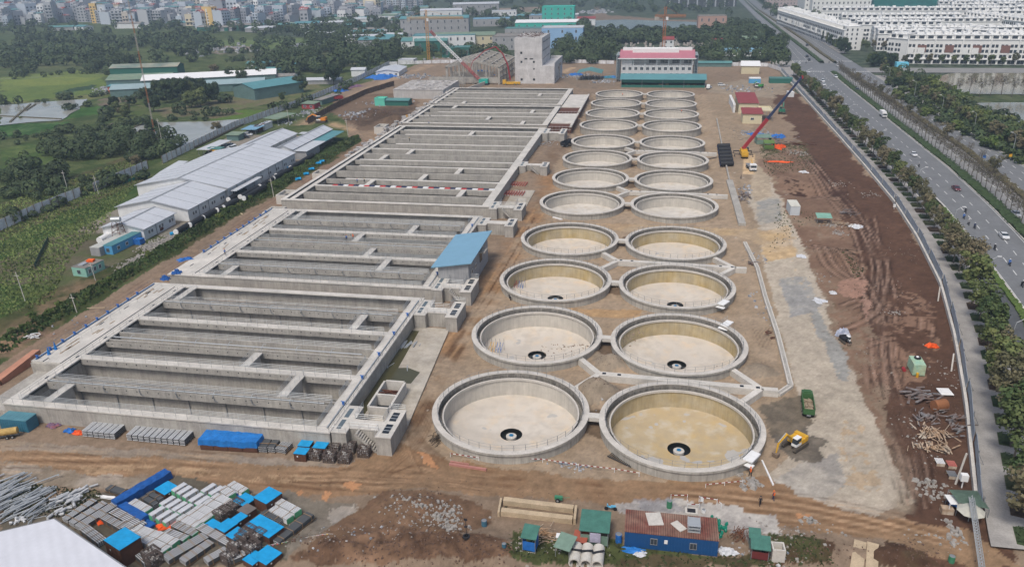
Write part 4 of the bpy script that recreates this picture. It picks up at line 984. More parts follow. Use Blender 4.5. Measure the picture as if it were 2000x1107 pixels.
for r,z in enumerate((25.5,20.2,15.2)):
    for i in range(12): o=bpy.data.objects.new('window_opening',wx); COL.objects.link(o); o.parent=t; o.location=(18.55-.03,4+i*2.9,z)
for i,(y,z,h) in enumerate(((6,1,2.2),(14,1,2.5),(22,7,1.5),(26,1,9),(33,8,2))):
    q=MB(); q.bb(-.06,.06,-1,1,0,h); o=part('window_opening',q,DARK,t); o.location=(26.7,y,z)
# unfinished frame hall
t=thing('frame_building','unfinished hall of bare concrete portal frames','building',(-142,513,0)); 
for k in range(6):
    y=513+k*11; m=MB(); xa,xb=-141,-104; xm=(xa+xb)/2
    m.bb(xa,xa+1.5,y-.6,y+.6,0,11); m.bb(xb-1.5,xb,y-.6,y+.6,0,11); m.bb(xm-.6,xm+.6,y-.5,y+.5,0,14); m.bb(xa+9,xa+9.9,y-.4,y+.4,0,12.6); m.bb(xb-9.9,xb-9,y-.4,y+.4,0,12.6)
    m.beam((xa,y,11),(xm,y,15.5),1.2,1.4); m.beam((xm,y,15.5),(xb,y,11),1.2,1.4); part('portal_frame',m,CONC,t,W)
m=MB()
for i in range(7):
    f=i/6; x=-141+37*f; z=11+4.5*(1-abs(f-.5)*2); m.beam((x,513,z+.3),(x,568,z+.3),.7,.8)
m.bb(-141,-104,512.2,512.8,1.,4.6); m.bb(-141,-112,530,530.6,0,6); m.bb(-104.8,-104.2,514,568,3.5,4.2); m.bb(-104.8,-104.2,514,568,7.5,8.1)
for y in range(518,566,4): m.bb(-105,-104.3,y,y+.9,0,11)
part('purlin',m,CONC,t,W)
# long tank box with scaffolding bits
t=thing('concrete_reservoir','pale rectangular concrete reservoir with props standing on it','concrete tank',(-158,453,0)); m=MB(); m.bb(-158,-127,453,492,-.3,5.2); part('wall',m,mat('reservoir_wall',(.47,.45,.43),.9,.12,.3,streak=.2),t,W)
m=MB(); r=random.Random(4); m.bb(-158.2,-126.8,452.8,492.2,5.202,5.5)
for i in range(90): m.box(r.uniform(-156,-129),r.uniform(454,490),5.5,r.uniform(.6,2.6),r.uniform(.6,2.2),r.uniform(.2,.7),r.random())
part('formwork_panel',m,mat('pale_panel',(.5,.48,.45),.9,.3,.4,col2=(.3,.28,.27)),t,W)
m=MB()
for i in range(9):
    for j in range(3): m.box(-146+i*2.5,494+j*5,-.1,.5,.5,r.uniform(5,8)); 
m.bb(-147,-124,493.5,494,3,7); m.bb(-147,-124,500,500.4,6,6.5); part('column',m,CONC,t,W)
t=thing('retaining_wall','low white concrete wall running towards the frame building','wall',(-124,495,0)); m=MB(); m.beam((-124.5,452,1.2),(-113,512,1.2),.5,2.6); part('panel',m,CONCL,t,W)
# red-roofed houses
bld('villa','red-roofed cream house, larger and farther one beside the crane','house',45.8,418,9.5,24,5.5,W_CR,RF_R,'mono',1.6,winx=3,win=2)
bld('villa','smaller red-roofed cream annex in front of the larger one','house',45.2,391,9,9,5,W_CR,RF_R,'mono',1.2,win=1)
t=bld('gate_frame','unfinished cream frame structure right of the red-roofed houses','building',52.5,398,6,12,5,W_CR,W_CR,'flat',open_=True)
bld('boundary_block','cream roofless wall left of the red-roofed houses','wall',39.,420,1,30,4,WHITEW,WHITE,'flat')
bld('villa','small cream house with a sloping white roof beyond the blue sheets','house',*P(1465,145),12,10,5.5,W_CR,WHITE,'mono',2.,rot=-.05)
bld('long_shed','low dark green shed behind the pipe trench','shed',*P(1393,131),26,6,3,W_GNL,RF_G,'gable',1.)
bld('site_cabin','teal cabin near the green loader','cabin',*P(1474,163),7,4,3,SKYC,WHITE,'flat')
bld('site_cabin','green cabin and gate beside the road entrance','cabin',*P(1525,163),14,5,3,W_GN,RF_G,'flat')
# far left warehouses
bld('warehouse','large warehouse with a bright white roof among the fields','warehouse',*P(412,168,0),88,20,6,W_GNL,WHITE,'gable',2.5,rot=.42)
bld('warehouse','long warehouse with pale blue-green roof in front of the white-roofed one','warehouse',*P(370,183,0),95,18,5,W_GNL,mat('pale_green_roof',(.27,.36,.37),.5,.1,.2),'gable',2.,rot=.40)
bld('warehouse','dull green-roofed warehouse left of the bright white roof','warehouse',*P(272,172,0),42,22,6,W_GNL,RF_G2,'gable',2.5,rot=.3)
bld('warehouse','long warehouse of weathered roof behind the dull green one','warehouse',*P(283,150,0),50,16,7,W_GN,mat('patchy_roof',(.17,.25,.22),.7,.35,.1,col2=(.33,.28,.2)),'gable',2,rot=.25)
bld('container_stack','orange and red container shed beside the rubble','container',*P(233,182,0),15,5,4.5,plain('orange_red',(.4,.1,.05)),RF_T,'mono',.6,rot=.1)
bld('warehouse','green corrugated warehouse with teal roof beside the allotments','warehouse',*P(478,193,0),23,36,7,W_GNL,RF_T,'gable',2.5,ax='y',rot=-.5)
bld('villa','small white house with columns right of the corrugated warehouse','house',*P(518,186,0),9,11,5,WHITEW,RF_S,'flat',win=3,rot=-.4)
bld('shack','tin shack by the path','hut',*P(425,178),14,10,4,WHITEW,RF_G2,'gable',1.5,rot=.2)
i=0
for (a,b,w,d,h,rm,wm,lb) in ((520,150,26,14,5,RF_G,W_GNL,'green-roofed sheds above the white house'),(505,140,18,12,6,RF_T,WHITEW,'teal-roofed shed near the tree line'),(555,160,14,10,4,RF_S,WHITEW,'grey shack behind the round tree'),(600,135,20,10,4,RF_T,W_GR,'low shed with a blue sheet beside it'),(545,172,20,8,3,RF_W2,WHITEW,'row of pale stalls behind the round tree'),(628,165,26,9,3,RF_W2,W_GR,'white stalls between two round trees'),(700,150,10,8,5,RF_W2,WHITEW,'small white chapel-like hut by the fence')):
    bld('shack',lb,'hut',*P(a,b),w,d,h,wm,rm,'gable',1.2,rot=.15)
# ---------------- industrial village and town ----------------
VB=[ # px,py(front base),w,d,h,wall,roof,kind,win,rows,label
(868,98,58,22,13,WHITEW,RF_T,'flat',9,2,'white two-storey workshop left of the orange tower crane'),
(850,74,74,26,20,W_GR,RF_T,'gable',10,3,'grey hall with long pale blue roof behind the white workshop'),
(905,96,60,26,12,W_CR,RF_G2,'gable',8,2,'cream factory with pale green roof and turquoise windows'),
(842,100,30,16,9,W_GN,RF_G,'gable',3,1,'dark green tin building below the white workshop'),
(893,112,26,12,8,W_GN,RF_G,'flat',3,1,'dark green box-shaped building right of the crane mast'),
(803,98,18,12,8,WHITEW,RF_G,'mono',3,2,'white house with a red awning left of the crane'),
(1000,98,36,30,12,W_GR,RF_S,'flat',5,2,'grey building left of the concrete tower'),
(985,40,34,18,12,WHITEW,RF_W2,'flat',6,2,'white three-storey house in the trees'),
(960,52,46,24,9,W_GR,RF_B,'flat',5,1,'low grey-blue works beyond the trees'),
(930,30,70,30,16,W_GR,RF_W2,'gable',8,2,'long grey warehouse near the top'),
(862,38,60,22,12,WHITEW,RF_W,'gable',5,1,'pale-roofed warehouse near the top'),
(1090,50,40,24,22,W_TQ,W_TQ,'flat',5,4,'bright turquoise four-storey building'),
(1060,50,34,26,12,W_GR,RF_B,'flat',4,2,'grey blue-roofed annex left of the turquoise building'),
(1068,60,74,16,9,W_TQ,WHITE,'mono',8,1,'turquoise hall with long white roof'),
(1098,95,38,24,18,W_BL,RF_W2,'flat',3,3,'light blue block right of the concrete tower'),
(1060,75,80,18,10,W_GR,RF_G,'flat',6,1,'low long roof behind the light blue block'),
(1390,62,30,18,16,plain('pinkish_wall',(.42,.27,.22)),RF_S,'flat',4,2,'pinkish house beside the far pond'),
(1370,14,110,18,20,plain('black_net',(.05,.055,.06)),RF_S,'flat',14,2,'dark unfinished block near the top right trees'),
(1145,50,22,10,8,WHITEW,RF_R,'gable',2,1,'small red and white hut by the far pond'),
(1305,98,9,9,9,WHITEW,RF_R,'gable',2,2,'little white pavilion with red roof behind the office block'),
(1400,100,8,8,8,W_PK,RF_R,'gable',1,1,'small orange-roofed shrine in the trees'),
(1463,92,12,10,7,W_PK,RF_G2,'gable',2,1,'small house with green and orange roof among trees'),
(1452,110,30,8,4,WHITEW,RF_B,'gable',2,1,'blue and white stalls right of the small houses'),
]
TQW=plain('turquoise_glass',(.10,.42,.45))
for (a,b,w,d,h,wm,rm,k,wn,rw,lb) in VB:
    bld('building',lb,'building',*P(a,b),w,d,h,wm,rm,k,2.2,rot=.18 if a<1000 else .05,win=wn,rows=rw,wh=h/rw*.42)
t=[o for o in bpy.data.objects if o.get('label','').startswith('dark unfinished')][0]
m=MB()
for i in range(8): m.bb(-52+i*14.6,-50+i*14.6,-.6,-.3,0,20)
part('net_frame',m,plain('pale_frame',(.4,.42,.45)),t)
# low sheds scattered between the trees
rs=random.Random(21)
LOW=[]
for (a0,a1,b0,b1,n) in ((430,700,52,66,8),(560,790,36,50,14),(600,760,62,80,5),(690,800,28,38,8),(700,790,68,92,6),(800,960,14,28,8),(640,760,22,34,8),(1010,1110,26,40,4),(60,260,52,66,3),(330,520,48,62,6)):
    for i in range(n): LOW.append((a0+(i+rs.random())*(a1-a0)/n,rs.uniform(b0,b1)))
RL_=[RF_G,RF_T,RF_T,RF_G2,RF_W2,RF_G,RF_S]
RN={RF_G:'green',RF_T:'teal',RF_G2:'dull green',RF_W2:'pale grey',RF_S:'dark grey'}
for a,b in LOW:
    w=rs.uniform(18,40); rm=rs.choice(RL_); wm=rs.choice([W_GR,WHITEW,W_GN]); x,y=P(a,b)
    bld('workshop','%s workshop roof among the trees, %s'%(RN[rm],'at the foot of the far left woods' if a<300 else 'above the green field with rubble' if a<520 else 'between the town and the pale fence' if a<640 else 'in the cluster left of the orange tower crane' if a<800 else 'behind the cream factory' if a<1000 else 'behind the turquoise building'),'workshop',x,y,w*rs.uniform(.8,1.4),rs.uniform(10,18),rs.uniform(4,7),wm,rm,rs.choice(['gable','gable','mono']),1.6,rot=rs.uniform(-.3,.4),group='workshops scattered among the far trees')
# town houses: narrow tube houses
PAL=[('grey',(.32,.33,.35)),('pale blue-grey',(.38,.42,.47)),('cream',(.52,.46,.34)),('white',(.60,.60,.60)),('peach',(.55,.35,.25)),('light blue',(.28,.45,.52)),('yellow',(.55,.38,.14)),('mid grey',(.25,.26,.29)),('concrete grey',(.36,.37,.39)),('sand',(.45,.40,.35))]
RP=[('red',(.30,.07,.06)),('grey',(.28,.28,.3)),('teal',(.10,.24,.25)),('pale',(.5,.5,.5))]
HM={}
def town_mesh(ci,ri,v):
    k=(ci,ri,v)
    if k in HM: return HM[k]
    r=random.Random(ci*31+ri*7+v); w=[7,9,12][v%3]; d=r.uniform(14,22); h=[10,14,18,24][(v+ci)%4]
    m=MB(); m.bb(-w/2,w/2,0,d,-.5,h); m.cm=1
    fl=int(h/3.6)
    for f in range(fl):
        nn=2 if w<10 else 3
        for i in range(nn):
            m.bb(-w/2+(i+.25)*w/nn,-w/2+(i+.75)*w/nn,-.08,-.0,f*3.6+1.2,f*3.6+3.0)
        if r.random()<.5:
            for i in range(3): m.bb(w/2,w/2+.08,d*(.15+.3*i),d*(.15+.3*i)+1.3,f*3.6+1.3,f*3.6+2.6)
    m.cm=2
    if ri==0: m.gable(-w/2,w/2,0,d*.6,h+.05,2.,.4,.2,'x')
    elif ri==2: m.prism([(-w/2-.3,d*.2),(w/2+.3,d*.2),(w/2+.3,d+.3),(-w/2-.3,d+.3)],h+2.2,[h+2.4,h+2.4,h+3.2,h+3.2])
    else: m.bb(-w/2+.3,w/2-.3,d*.3,d*.75,h+.01,h+2.8)
    m.cm=0
    m.bb(-w/2,w/2,-.01,.25,h+.01,h+1.); m.bb(-w/2,-w/2+.2,.25,d,h+.01,h+.9); m.bb(w/2-.2,w/2,.25,d,h+.01,h+.9)
    m.cm=3; 
    for q in range(3): m.box(r.uniform(-w/4,w/4),r.uniform(1,d*.25),h+.01,1.2,1.2,1.6)
    # balconies
    if r.random()<.6:
        m.cm=0
        for f in range(1,fl): m.bb(-w/2+.2,w/2-.2,-1.1,-.09,f*3.6,f*3.6+.9)
    HM[k]=m.mesh('house',[plain('town_'+PAL[ci][0],tuple(min(.75,q*1.2) for q in PAL[ci][1]),.85),WINM,plain('townroof_'+RP[ri][0],RP[ri][1],.7),WHITE]); return HM[k]
TOWN=[]
rt=random.Random(77)
y=940.
while y<2750:
    # town extent in x at this depth: seen between picture columns 0 and 770
    xa=P(-60,10)[0]/P(-60,10)[1]*y; xb=-.318*y-(60 if y<1350 else 0)
    x=xa
    while x<xb:
        x+=rt.choice([7,9,9,12,12])*1.05+(rt.random()<.12)*9
        yj=y+rt.uniform(-5,5)
        lim=1000+ (abs(x/y+.55)*250) + 50*math.sin(x*.013)
        lim+=70*vnoise(np.array([x/60.]),np.array([3.3]),5)[0]*1.6-40
        if yj<lim or rt.random()<.08: continue
        TOWN.append((yj+abs(x)*.1,x,yj,rt.choices(range(10),[12,12,3,6,1,1,.7,9,11,2])[0],rt.choices(range(4),[4,8,4,3])[0],rt.randrange(4)))
    y+=24 if y<1700 else 34
TOWN.sort()
HT=['low','tall','slim','broad']
for k,(s,x,yy,c,r,v) in enumerate(TOWN[:290]):
    o=bpy.data.objects.new('town_house',town_mesh(c,r,v)); COL.objects.link(o); o.location=(x,yy,0); o.rotation_euler=(0,0,rt.choice([-.25,.1,.2,.35,1.2])+rt.uniform(-.08,.08)); o.scale=(1,1,1) if rt.random()<.5 else (rt.uniform(1.1,1.5),1.2,rt.uniform(1.05,1.5))
    # clutch: width factor for variety
    tag(o,'%s %s town house with %s roof in the dense town at the top left'%(HT[v],PAL[c][0],RP[r][0]),'town house','houses of the dense town')
mats=[plain('town_'+p[0],p[1],.85) for p in PAL]+[WINM]+[plain('townroof_'+p[0],p[1],.7) for p in RP]+[WHITE]
M_=MB()
for (s,x,yy,c,r,v) in TOWN[290:]:
    w=[7,9,12][v%3]; h=[11,15,20,26][(v+c)%4]*rt.uniform(.8,1.25); d=16; a=rt.choice([-.25,.1,.2,.35])
    M_.cm=c; M_.box(x,yy+8,-.5,w,d,h+.5,a); M_.cm=11+r; M_.box(x,yy+9,h+.01,w*.8,d*.5,2.4,a)
    M_.cm=10; ca,sa=math.cos(a),math.sin(a)
    for f in range(int(h/4)):
        for i in (-.25,.25): lx,ly=i*w,-8.05; M_.box(x+lx*ca-ly*sa,yy+8+lx*sa+ly*ca,f*4+1.4,w*.28,.1,1.8,a)
o=bpy.data.objects.new('far_town',M_.mesh('far_town',mats)); COL.objects.link(o); tag(o,'mass of grey and white houses fading into haze beyond the nearer town','far town',None,'stuff')
# ---------------- white terraces, upper right ----------------
def terrace(x0,y0,x1,y1,d,h,label,panels=False,detail=False,seed=1,group=None):
    # front wall from (x0,y0) to (x1,y1); depth d behind it (to the left of the direction)
    L=math.hypot(x1-x0,y1-y0); a=math.atan2(y1-y0,x1-x0); t=thing('terrace_row',label,'terrace',(x0,y0,0),a,group); r=random.Random(seed)
    m=MB(); m.bb(0,L,0,d,-.5,h-3); m.bb(0,L,1.6,d-1.2,h-3,h)
    for i in range(int(L/6)): 
        q=r.random(); m.bb(i*6+.2,i*6+3.2,d*.35,d*.75,h,h+1.8*q+.3); m.bb(i*6+3.6,i*6+5.6,d*r.uniform(.2,.5),d*.85,h,h+r.choice([.4,1.2,2.6])); m.bb(i*6+r.uniform(0,2),i*6+r.uniform(3,6),-r.choice([0.01,.9,1.3]),0,h*.35,h*.35+r.choice([.9,4.5])); m.bb(i*6-.12,i*6+.12,-.1,d,h-3,h+.3)
    part('wall',m,W_TER,t)
    m=MB(); fl=int((h-3)/3.6); nb=int(L/6)
    for i in range(nb):
        for f in range(fl):
            z=f*3.6+ .9
            m.bb(i*6+.8,i*6+2.6,-.08,.0,z,z+2.1); m.bb(i*6+3.3,i*6+5.1,-.08,0,z,z+2.1)
        m.bb(i*6+1,i*6+4.6,1.52,1.6,h-2.4,h-.5)
        m.bb(i*6+1,i*6+2.4,d,d+.08,2,4); m.bb(i*6+3.4,i*6+4.6,d,d+.08,h-7,h-5)
    if detail: 
        for i in range(nb):
            for f in range(fl):
                z=f*3.6+.9
                if f==0: window(t,i*6+2.95,-.04,z-.5,4.6,2.3)
        m2=MB()
    for j in range(2 if d<14 else 3): 
        for f in range(fl+1): m.bb(-.08,0,2+j*4,3.2+j*4,f*3.6+1.2,f*3.6+3); m.bb(L,L+.08,2+j*4,3.2+j*4,f*3.6+1.2,f*3.6+3)
    part('window_row',m,WINM,t)['kind']='stuff'
    m=MB(); m.bb(-.3,L+.3,-.5,1.6,h-3.0+.01,h-2.6); m.bb(-.2,L+.2,1.2,d-1,h+.01,h+.3)
    if panels:
        m.bb(-.3,L+.3,-.9,-.0,3.3,3.9)
        for i in range(0,nb+1,3): m.bb(i*6-.35,i*6+.35,-.9,0,0,h-3)
    part('cornice',m,WHITE,t)
    if panels:
        for i in range(0,nb-1,3):
            q=MB(); q.bb(i*6+7,i*6+12.6,-.5,-.1,8.2,13.2); part('facade_panel',q,W_RB,t)
    return t
ft=terrace(176,626,290,617,16,20,'long white terrace with red-brown panels facing the fish pond',panels=True,detail=True)
terrace(152,716,131.5,745,0.1+14,19,'white end block at the head of the terrace beside the highway') if False else None
t=thing('terrace_row','long white terrace running beside the highway trees','terrace',(140,712,0)); discard(t)
terrace(131,990,150,716,15,19,'long white terrace running beside the highway trees',seed=3)
terrace(166,640,176,626.5,14,20,'short white corner piece of the red-panelled terrace',seed=4)
k=0; OT=['second','third','fourth','fifth','sixth','seventh']
for i,(ya,xa,xb) in enumerate(((668,178,300),(712,176,250),(742,180,320),(800,178,250),(840,180,330),(905,185,300))):
    terrace(xa,ya,xb,ya-6,13,16+rnd.uniform(-1,2),'white terrace row inside the estate, %s row behind the fish pond'%OT[i],seed=10+i)
terrace(230,700,300,640,12,18,'slanting white terrace inside the estate, near its right edge',seed=31)
terrace(174,960,345,930,14,20,'white terrace with dark windows at the far side of the inner estate',seed=32)
terrace(300,900,352,660,13,18,'white terrace closing the estate on the right',seed=33)
for i in range(13):
    y=930+i*62; terrace(330+i*4,y,560+i*26,y-40-i*2,14,17,'hazy white terrace in the far rows behind the estate, %s'%('palm tree in front' if i==0 else 'one of the far parallel rows'),seed=50+i,panels=(i<2),group='far parallel terraces')
for i in range(5):
    y=820+i*60; terrace(372+i*3,y-20,470+i*20,y-50,14,18,'white terrace right of the inner estate, one of the nearer right rows',seed=80+i,panels=True,group='right hand terraces')
# institutional buildings at the top
t=bld('institute','large white institute with blue-grey roof above the terraces','building',*P(1640,36),70,40,26,W_TER,RF_S,'flat',win=14,rows=5,wh=2.6)
bld('institute','taller white wing right of the large institute','building',*P(1722,24),34,40,38,W_TER,RF_W2,'flat',win=8,rows=7,wh=2.6)
bld('institute','white wing with dark doorway left of the large institute','building',*P(1583,34),18,60,24,W_TER,RF_S,'flat',win=3,rows=4,wh=2.6)
bld('tower_block','pinkish apartment block at the top beside the highway','building',*P(1528,17),48,30,34,plain('pale_pink_wall',(.42,.34,.33)),RF_S,'flat',win=10,rows=7,wh=2.2)
bld('tower_block','grey apartment block at the top, right of the pinkish one','building',*P(1556,14),26,30,32,W_GR,RF_S,'flat',win=6,rows=6,wh=2.2)
bld('netted_building','building wrapped in dark green safety netting behind the terraces','building',*P(1773,30),88,30,24,mat('green_net',(.02,.16,.15),.8,.3,.1),RF_S,'flat',win=0)
# ---------------- highway on the right ----------------
def ip(pts): a=sorted((y,x) for x,y in pts); ys=[p[0] for p in a]; xs=[p[1] for p in a]; return lambda y: float(np.interp(y,ys,xs))
FEN=ip([(42,70),(48.3,98.3),(57.9,133.1),(64.5,160),(70.7,190),(75,225),(77.8,260),(79.3,310),(80.2,362),(82.1,492),(84,620),(88,760)])
HL0=ip([(73,120),(80,155),(83.6,176),(88.6,223),(91.5,260),(93,350),(94,480),(99,640),(107,760),(113,915),(124.6,1272),(150,2000),(200,3500)])
HL1=ip([(88,140),(98,190),(103.2,227),(106.3,262),(109,309),(110.6,380),(113.5,512),(118,657),(123.6,914),(133,1272),(160,2000),(212,3500)])
R0=ip([(114,200),(121.8,276),(125.9,336),(127,413),(128,523),(130.5,693),(134,800),(141,1272),(168,2000),(221,3500)])
R1=ip([(128,200),(135.6,276),(137.7,371),(138,427),(140,524),(142.5,657),(146,852),(154,1268),(182,2000),(236,3500)])
def off(f,d): return lambda y: f(y)+d
def strip(name,fa,fb,y0,y1,z,m,st=6.,kerb=0,kind='structure'):
    n=max(2,int((y1-y0)/st)); q=MB(); ys=[y0+(y1-y0)*i/n for i in range(n+1)]; vs=[]
    for y in ys: vs+=[(fa(y),y,z),(fb(y),y,z)]
    fs=[(2*i,2*i+1,2*i+3,2*i+2) for i in range(n)]; q.add(vs,fs)
    if kerb: 
        for k in (0,1): 
            v2=[]
            for i in range(n+1): x,y,_=vs[2*i+k]; v2+=[(x,y,z),(x,y,z-kerb)]
            q.add(v2,[(2*i,2*i+1,2*i+3,2*i+2) if k==0 else (2*i,2*i+2,2*i+3,2*i+1) for i in range(n)])
    return struct(name,q,m)
ASP=mat('asphalt',(.175,.18,.185),.85,.12,.12,col2=(.155,.16,.165),fine=.12)
ASPD=mat('dark_asphalt',(.085,.09,.095),.85,.2,.2,fine=.15)
ASPB=mat('middle_road',(.24,.235,.225),.85,.15,.15,fine=.15)
PAVE=mat('paving',(.38,.36,.335),.9,.14,.4,col2=(.26,.245,.23),panel=('Y',1.2,'SAW',.88),fine=.15)
HEDG=mat('hedge_leaves',(.045,.075,.025),.8,.5,1.2,bump=1.,fine=.4); HEDB=mat('dry_hedge',(.11,.095,.05),.9,.4,1.2,bump=1.,fine=.4)
LINE=mat('road_paint',(.62,.62,.60),.7,.1)
ZR=.40
strip('highway',HL0,HL1,120,3400,ZR,ASP)
strip('middle_road',off(HL1,3.4),off(R0,-2.6),190,3400,ZR,ASPB)
strip('highway',R0,R1,200,3400,ZR,ASP)
strip('pavement',off(FEN,.6),off(FEN,8.6),93.5,640,.52,PAVE,3,.15)
strip('pavement',off(R1,.3),off(R1,6.),260,560,.52,PAVE,3,.15)
strip('pavement',off(R1,.3),off(R1,6.),690,1300,.52,PAVE,3,.15)
strip('service_road',off(FEN,8.8),lambda y:max(FEN(y)+9.5,HL0(y)-1.6),92,330,ZR-.01,ASPD,3)
strip('verge',lambda y:max(FEN(y)+8.8,HL0(y)-9),off(HL0,-.1),330,640,.42,mat('verge_paving',(.27,.26,.24),.9,.2,.3),6)
strip('cross_street',lambda y:R1(y),lambda y:R1(y)+150,575,600,ZR,ASPB,5)
strip('cross_street',lambda y:HL1(y),lambda y:R0(y),580,625,ZR+.004,ASP,5)
strip('cross_street',lambda y:FEN(y)-2,lambda y:HL0(y),585,640,ZR+.004,mat('dusty_road',(.36,.33,.29),.9,.15,.2),5)
# hedges of the median: built as long low clipped plants
def hedge(name,label,fa,w,y0,y1,h,m,rough=.35,st=1.3,cat='hedge',group=None):
    n=int((y1-y0)/st); q=MB(); r=random.Random(int(y0)); vs=[]; P_=5
    for i in range(n+1):
        y=y0+(y1-y0)*i/n; x=fa(y)
        for k,(dx,dz) in enumerate(((0,0),(.0,.75),(.5,1.),(1.,.75),(1.,0))):
            vs.append((x+dx*w+r.uniform(-rough,rough),y+r.uniform(-.3,.3),.4+dz*h+(r.uniform(-rough,rough) if dz else -.3)))
    fs=[(i*P_+k,i*P_+k+1,(i+1)*P_+k+1,(i+1)*P_+k) for i in range(n) for k in range(P_-1)]
    q.add(vs,[f[::-1] for f in fs])
    for i in range(int(n*4)):
        y=r.uniform(y0,y1); x=fa(y)+r.uniform(-.15,1.15)*w; z=.4+h*r.uniform(.4,1.15); a=r.uniform(0,3.1); s=r.uniform(.2,.45)
        q.add([(x-s,y-s*.3,z-s*.4),(x+s*.3,y-s,z),(x+s,y+s*.3,z+s*.5),(x-s*.3,y+s,z+.1)],[(0,1,2,3)])
    return solo(name,label,cat,q,m,group=group)
hedge('hedge','dark green hedge along the median of the highway, right of the car lanes',HL1,3.2,190,575,.9,HEDG)
hedge('hedge','dark green median hedge beyond the crossing',HL1,3.2,630,1250,1.,HEDG,st=3)
hedge('hedge','brownish dry hedge between the bare trees and the far carriageway',off(R0,-2.5),2.4,215,575,.8,HEDB)
hedge('hedge','brownish dry hedge beyond the crossing',off(R0,-2.5),2.4,630,1250,.8,HEDB,st=3)
hedge('hedge','bright green strip hedge between service road and highway at the right edge',off(HL0,-1.6),1.3,130,255,.55,mat('bright_hedge',(.09,.14,.03),.8,.4,1.2,fine=.4),.2)
# kerbs
for f,ya,yb in ((off(HL0,.0),120,640),(off(HL1,-.35),190,575),(off(R0,-.2),210,575),(off(R1,.0),260,560),(off(FEN,8.6),90,330)):
    strip('kerb',f,off(f,.3),ya,yb,.56,CONCL,3,.16)
# lane paint
q=MB()
def dash(f,y0,y1,L=3.4,per=9.2,w=.22):
    y=y0
    while y<y1: q.add([(f(y)-w/2,y,ZR+.008),(f(y)+w/2,y,ZR+.008),(f(y+L)+w/2,y+L,ZR+.008),(f(y+L)-w/2,y+L,ZR+.008)],[(0,1,2,3)]); y+=per
mixf=lambda a,b,t:(lambda y:a(y)*(1-t)+b(y)*t)
dash(mixf(HL0,HL1,.34),125,575); dash(mixf(HL0,HL1,.62),140,575)
dash(mixf(HL0,HL1,.34),640,1400,w=.35); dash(mixf(HL0,HL1,.62),640,1400,w=.35)
dash(mixf(R0,R1,.36),210,575); dash(mixf(R0,R1,.68),210,575); dash(mixf(R0,R1,.5),640,1400,w=.35)
dash(mixf(off(HL1,3.4),off(R0,-2.6),.5),200,575)
for f in (off(HL0,.6),off(HL1,-.7),off(R0,.5),off(R1,-.5)):
    y=150
    while y<575: q.add([(f(y)-.08,y,ZR+.008),(f(y)+.08,y,ZR+.008),(f(y+12)+.08,y+12,ZR+.008),(f(y+12)-.08,y+12,ZR+.008)],[(0,1,2,3)]); y+=12
for yy in (578,636):
    for i in range(13): x=HL0(yy)+.5+i*1.15; q.add([(x,yy,ZR+.008),(x+.55,yy,ZR+.008),(x+.55,yy+3.4,ZR+.008),(x,yy+3.4,ZR+.008)],[(0,1,2,3)])
    for i in range(11): x=R0(yy)+.4+i*1.15; q.add([(x,yy,ZR+.008),(x+.55,yy,ZR+.008),(x+.55,yy+3.4,ZR+.008),(x,yy+3.4,ZR+.008)],[(0,1,2,3)])
struct('lane_markings',q,LINE)
# site fence on the right: blue-grey sheets on a concrete footing
FS=mat('fence_sheet',(.34,.39,.45),.6,.2,.5,panel=('Y',1.6,'SIN',.75),fine=.1)
fr=thing('site_fence','long blue-grey sheet fence on a pale concrete footing, between the brown soil and the pavement','fence',(FEN(101),101,0)); ys=np.arange(101,600,6.)
for i,(a,b) in enumerate(zip(ys[:-1],ys[1:])):
    m=MB(); j=.12*((i*7)%3-1); m.beam((FEN(a)+j,a+.1,1.75),(FEN(b)+j,b-.1,1.75),.06,2.1); o=part('fence_panel',m,FS,fr,True)
m=MB()
for a,b in zip(ys[:-1],ys[1:]): m.beam((FEN(a)-.45,a,.45),(FEN(b)-.45,b,.45),.5,1.0)
part('footing',m,CONCL,fr,True)
for a in ys[::2]:
    m=MB(); m.box(FEN(a)+.1,a,0,.14,.14,3.1); m.beam((FEN(a)+.1,a,2.5),(FEN(a)+1.2,a,.5),.08,.08); part('post',m,GREYM,fr,True)
# left fence: pale sheets
FSL=mat('pale_fence_sheet',(.80,.81,.84),.6,.25,.6,col2=(.6,.59,.58),panel=('Y',1.1,'SIN',.85),fine=.1)
def pfence(name,label,pts,m,h=2.6,sp=3.2,z0=.15):
    t=thing(name,label,'fence',(*pts[0],0)); 
    P2=[]
    for (a,b) in zip(pts[:-1],pts[1:]):
        L=math.dist(a,b); n=max(1,round(L/sp))
        for i in range(n): P2.append((a[0]+(b[0]-a[0])*i/n,a[1]+(b[1]-a[1])*i/n))
    P2.append(pts[-1]); r=random.Random(3)
    for i,(a,b) in enumerate(zip(P2[:-1],P2[1:])):
        if i>=98:
            break
        q=MB(); t_=r.uniform(-.06,.06); q.beam((a[0],a[1],z0+h/2+t_),(a[0]+(b[0]-a[0])*.96,a[1]+(b[1]-a[1])*.96,z0+h/2+t_),.06,h); part('fence_panel',q,m,t,True)
    q=MB()
    if len(P2)>99:
        for a,b in zip(P2[98:-1],P2[99:]): q.beam((*a,z0+h/2),(a[0]+(b[0]-a[0])*.97,a[1]+(b[1]-a[1])*.97,z0+h/2),.06,h)
        o=part('fence_panel',q,m,t,True); o['kind']='stuff'
    q=MB()
    for a in P2: q.box(a[0]+.12,a[1],0,.12,.12,h+.35)
    part('post_row',q,RUST,t,True); 
    return t
pfence('sheet_fence','pale sheet fence crossing the green field at the far left',PL([(-30,466),(0,452),(70,420),(160,384)]),FSL,3.4,3.6)
pfence('sheet_fence','pale sheet fence running up to the longest shed, right of the gap overgrown with weeds',PL([(185,375),(290,330)]),FSL,3.4,3.6)
